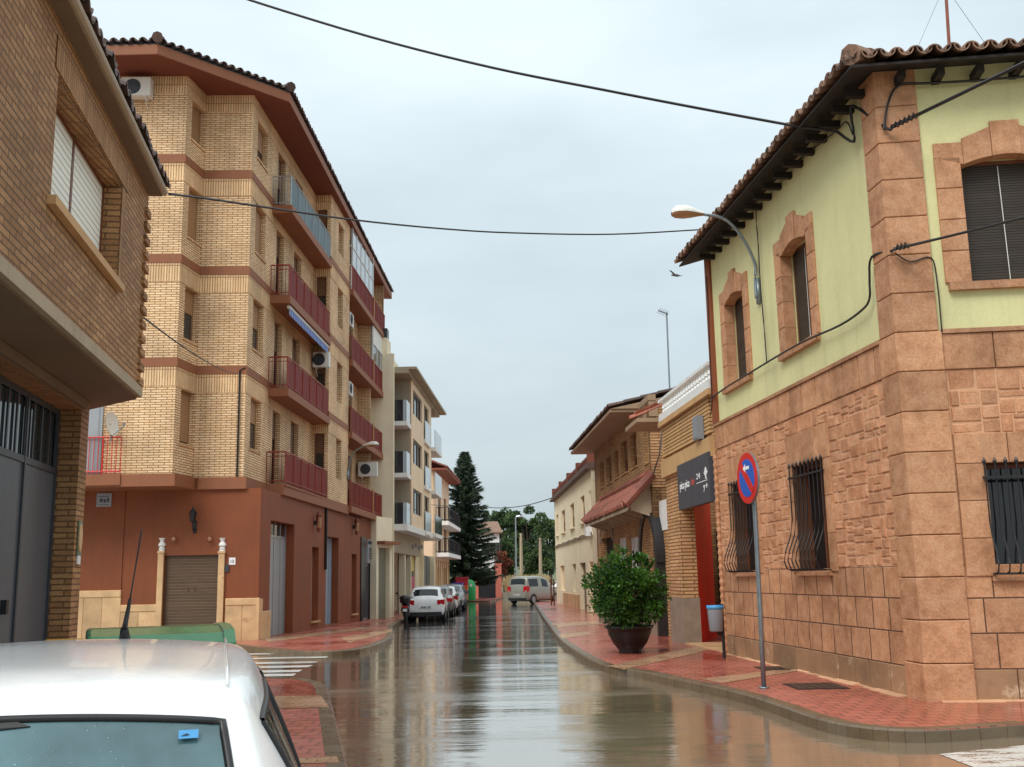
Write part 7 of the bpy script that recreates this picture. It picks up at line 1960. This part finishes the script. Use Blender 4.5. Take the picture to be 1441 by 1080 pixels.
# hill with pale houses
m = MB()
def hillz(x, y): 
    e_ = math.exp(-((x + 22) / 30) ** 2 - ((y - 235) / 60) ** 2); return -.4 + 11.5 * e_ + .4 * math.sin(x * .3) * math.sin(y * .21) * min(1, e_ * 3)
m.grid(lambda u, v: (lambda x, y: (x, y, hillz(x, y)))(-110 + 200 * u, 120 + 240 * v), 40, 40); struct(m.build('hill', M['hill'], smooth=True))
for i, (px, py0, py1, w_, Y, lb) in enumerate(((689, 741, 802, 28, 112, 'white house with dark blotches of foliage in front, on the slope behind the spruce'),)):
    c = at(px, (py0 + py1) / 2, Y); hw = w_ / 2 / FPX * Y; f_ = Fr(c.x - hw, Y, (1, .15), -1); zt_ = at(px, py0 + 8, Y).z; z0_ = -1
    t_ = thing('hill_house', lb, 'house', (c.x, Y, z0_)); ops_ = [(hw * 2 * a_, hw * 2 * a_ + .9, zt_ - 2.4 - 2.9 * r_, zt_ - 1.1 - 2.9 * r_) for a_ in (.1, .4, .7) for r_ in (0, 1)]
    m = MB(); m.wall(f_, 0, hw * 2, z0_, zt_, ops_, 0, .2); m.box(f_, .02, hw * 2 - .02, -7, -.2, z0_, zt_); m.build('wall', M['white_plaster'], t_)
    m = MB()
    for w2 in ops_: m.box(f_, w2[0], w2[1], -.18, -.12, w2[2], w2[3])
    m.build('window', M['glass_dark'], t_)
    m = MB(); m.prism(f_.side(-.3), [(.4, zt_), (-3.4, zt_ + 1.3), (-7.2, zt_), (-7.2, zt_ - .15), (.4, zt_ - .15)], 0, -hw * 2 - .6); m.build('roof', M['tile_old'], t_)
# salmon gate with dark leaf, low wall and bank of reeds
gx0, gx1 = at(668, 832, 98), at(706, 832, 98)
GF = Fr(gx0.x, 98, (1, 0), -1); gw_ = gx1.x - gx0.x; gz = zg(98) + .0
yg = thing('yard_gate', 'dark metal yard gate between salmon pillars under the trees', 'gate', (gx0.x, 98, gz))
for a0_, a1_, ztop in ((-.05, .35, at(668, 812, 98).z), (gw_ - .55, gw_, at(703, 795, 98).z)):
    m = MB(); m.box(GF, a0_, a1_, -.4, .1, gz - .2, ztop); m.box(GF, a0_ - .05, a1_ + .05, -.45, .15, ztop, ztop + .12); m.build('pillar', plain('salmon plaster', rgb(222, 128, 106), .7, var=.15), yg)
m = MB(); m.box(GF, .36, gw_ - .56, -.12, -.06, gz + .1, at(690, 803, 98).z); gl_ = m.build('gate_leaf', M['dark_metal'], yg)
m = MB()
for i in range(12): a_ = .36 + (gw_ - .92) * i / 11; m.box(GF, a_ - .02, a_ + .02, -.06, -.02, gz + .05, at(690, 802, 98).z)
m.build('bars', M['iron'], gl_)
lw = MB(); q0_, q1_ = at(706, 832, 98.3), at(775, 832, 102); f_ = Fr(q0_.x, 98.3, (q1_.x - q0_.x, 3.7), -1); lw.box(f_, .1, 14, -.3, 0, gz - .3, gz + .55)
tag(lw.build('low_wall', M['grey_plaster'], None, (q0_.x, 98.3, gz)), 'low grey wall running right from the salmon gate pillar', 'wall')
vs, fs_, ts = [], [], []
for i in range(2600):
    x = random.uniform(at(712, 810, 104).x, at(768, 810, 104).x); y = random.uniform(102.5, 106); h_ = random.uniform(.7, 2.1); le = random.gauss(0, .22)
    b = len(vs); p = Vector((x, y, gz - .1)); t2 = p + Vector((le, random.gauss(0, .2), h_)); vs += [p + Vector((-.03, 0, 0)), p + Vector((.03, 0, 0)), t2]; fs_.append((b, b + 1, b + 2)); ts.append(random.random())
    b = len(vs); vs += [t2 - Vector((.07, 0, .3)), t2 + Vector((.07, 0, -.25)), t2 + Vector((le * .3, 0, .2))]; fs_.append((b, b + 1, b + 2)); ts.append(random.uniform(.5, 1))
o_ = foliage('dry_reeds', M['grass_dry'], None, (vs, fs_, ts)); tag(o_, 'bank of dry straw coloured reeds behind the low wall', 'reeds', kind='stuff')
# far lamp and poles
lp = at(726, 815, 96); fl_ = thing('street_lamp', 'tall slim street lamp post at the far end of the street', 'street lamp', (lp.x, lp.y, zg(96)))
hd = at(725.5, 728, 96); m = MB(); m.tube([(lp.x, lp.y, zg(96)), (hd.x, hd.y, hd.z)], [.09, .05], 8); m.build('post', M['alu'], fl_)
m = MB(); m.tube([hd, hd + Vector((.75, 0, .06))], [.05, .04], 6); m.tube([hd + Vector((.05, 0, .05)), hd + Vector((.35, 0, .07)), hd + Vector((.6, 0, .05))], [.07, .12, .06], 8); m.build('lamp_head', M['alu'], fl_)
PG = 'concrete poles at the far end of the street'; tops = []
for px, pt, lb in ((733.5, 751, 'left one of the two concrete poles in front of the pines'), (760.5, 757, 'right one of the two concrete poles in front of the pines')):
    b = at(px, 810, 108); t_ = at(px - .5, pt, 108); tops.append(t_); pt_ = thing('utility_pole', lb, 'pole', (b.x, 108, zg(108)), PG)
    m = MB(); m.tube([(b.x, 108, zg(108)), t_], [.2, .13], 4); m.build('shaft', M['concrete'], pt_); m = MB(); m.box(Fr(t_.x, 108, (1, 0), 1), -.25, .25, -.05, .05, t_.z - .3, t_.z - .2); m.build('crossbar', M['iron'], pt_)
cable('wire drooping between the two concrete poles', sag(tops[0] - Vector((0, 0, .5)), tops[1] - Vector((0, 0, .5)), .6, 10), .03)
for px, lb in ((776, 'left of two slim dark posts at the kerb beyond the van'), (780, 'right of two slim dark posts at the kerb beyond the van')):
    b = gnd(px, 852, .12); m = MB(); m.tube([b, (b.x, b.y, at(px, 815, b.y).z)], .05, 6); tag(m.build('kerb_post', M['wood_brown'], None, b), lb, 'post', 'slim posts at the kerb')
# ------------------------------------------------------------------ overcast sky and soft light
w = bpy.data.worlds.new('World'); scn.world = w; w.use_nodes = True
t = w.node_tree; t.nodes.clear()
def wn(typ, **kw):
    x = t.nodes.new('ShaderNode' + typ)
    for k_, v_ in kw.items(): setattr(x, k_, v_)
    return x
SUN_EL, SUN_AZ = R(46), R(212)
sky = wn('TexSky', sky_type='NISHITA'); sky.sun_disc = False; sky.sun_elevation = SUN_EL; sky.sun_rotation = SUN_AZ; sky.dust_density = 6; sky.air_density = 1.0
tc = wn('TexCoord'); sp = wn('SeparateXYZ'); t.links.new(tc.outputs['Generated'], sp.inputs[0])
gr = wn('ValToRGB'); e = gr.color_ramp.elements
stops = [(0.0, (.50, .57, .58)), (.06, (.55, .63, .65)), (.25, (.58, .675, .725)), (.55, (.77, .88, .93)), (1.0, (1.45, 1.55, 1.6))]
while len(e) < len(stops): e.new(.5)
for q, (p_, c_) in zip(e, stops): q.position = p_; q.color = (*c_, 1)
t.links.new(sp.outputs[2], gr.inputs[0])
mp = wn('Mapping'); mp.inputs['Scale'].default_value = (1.2, 1.2, 3.6); t.links.new(tc.outputs['Generated'], mp.inputs[0])
nz = wn('TexNoise'); nz.inputs['Scale'].default_value = 1.7; nz.inputs['Detail'].default_value = 6; nz.inputs['Roughness'].default_value = .5; t.links.new(mp.outputs[0], nz.inputs[0])
cr = wn('ValToRGB'); cr.color_ramp.elements[0].position = .32; cr.color_ramp.elements[0].color = (.82, .845, .87, 1); cr.color_ramp.elements[1].position = .7; cr.color_ramp.elements[1].color = (1.11, 1.10, 1.085, 1)
t.links.new(nz.outputs[0], cr.inputs[0])
mu = wn('Mix', data_type='RGBA', blend_type='MULTIPLY'); mu.inputs[0].default_value = 1
t.links.new(gr.outputs[0], mu.inputs[6]); t.links.new(cr.outputs[0], mu.inputs[7])
# overcast deck over the clear-sky model: the deck carries nearly all of it
bs = wn('Background'); bs.inputs[1].default_value = .05; t.links.new(sky.outputs[0], bs.inputs[0])
bc = wn('Background'); bc.inputs[1].default_value = 1.0; t.links.new(mu.outputs[2], bc.inputs[0])
ms = wn('MixShader'); ms.inputs[0].default_value = .9; t.links.new(bs.outputs[0], ms.inputs[1]); t.links.new(bc.outputs[0], ms.inputs[2])
ow = wn('OutputWorld'); t.links.new(ms.outputs[0], ow.inputs[0])
sd = bpy.data.lights.new('sun', 'SUN'); sd.energy = 1.5; sd.angle = R(24); sd.color = (1, .965, .91)
so = bpy.data.objects.new('sun', sd); COL.objects.link(so)
dv = Vector((math.sin(SUN_AZ) * math.cos(SUN_EL), math.cos(SUN_AZ) * math.cos(SUN_EL), math.sin(SUN_EL)))
so.rotation_euler = dv.to_track_quat('Z', 'Y').to_euler()
scn.view_settings.view_transform = 'Standard'; scn.view_settings.look = 'None'
scn.view_settings.exposure = 0.35; scn.view_settings.gamma = 1.0
scn.cycles.max_bounces = 6; scn.cycles.use_denoising = True
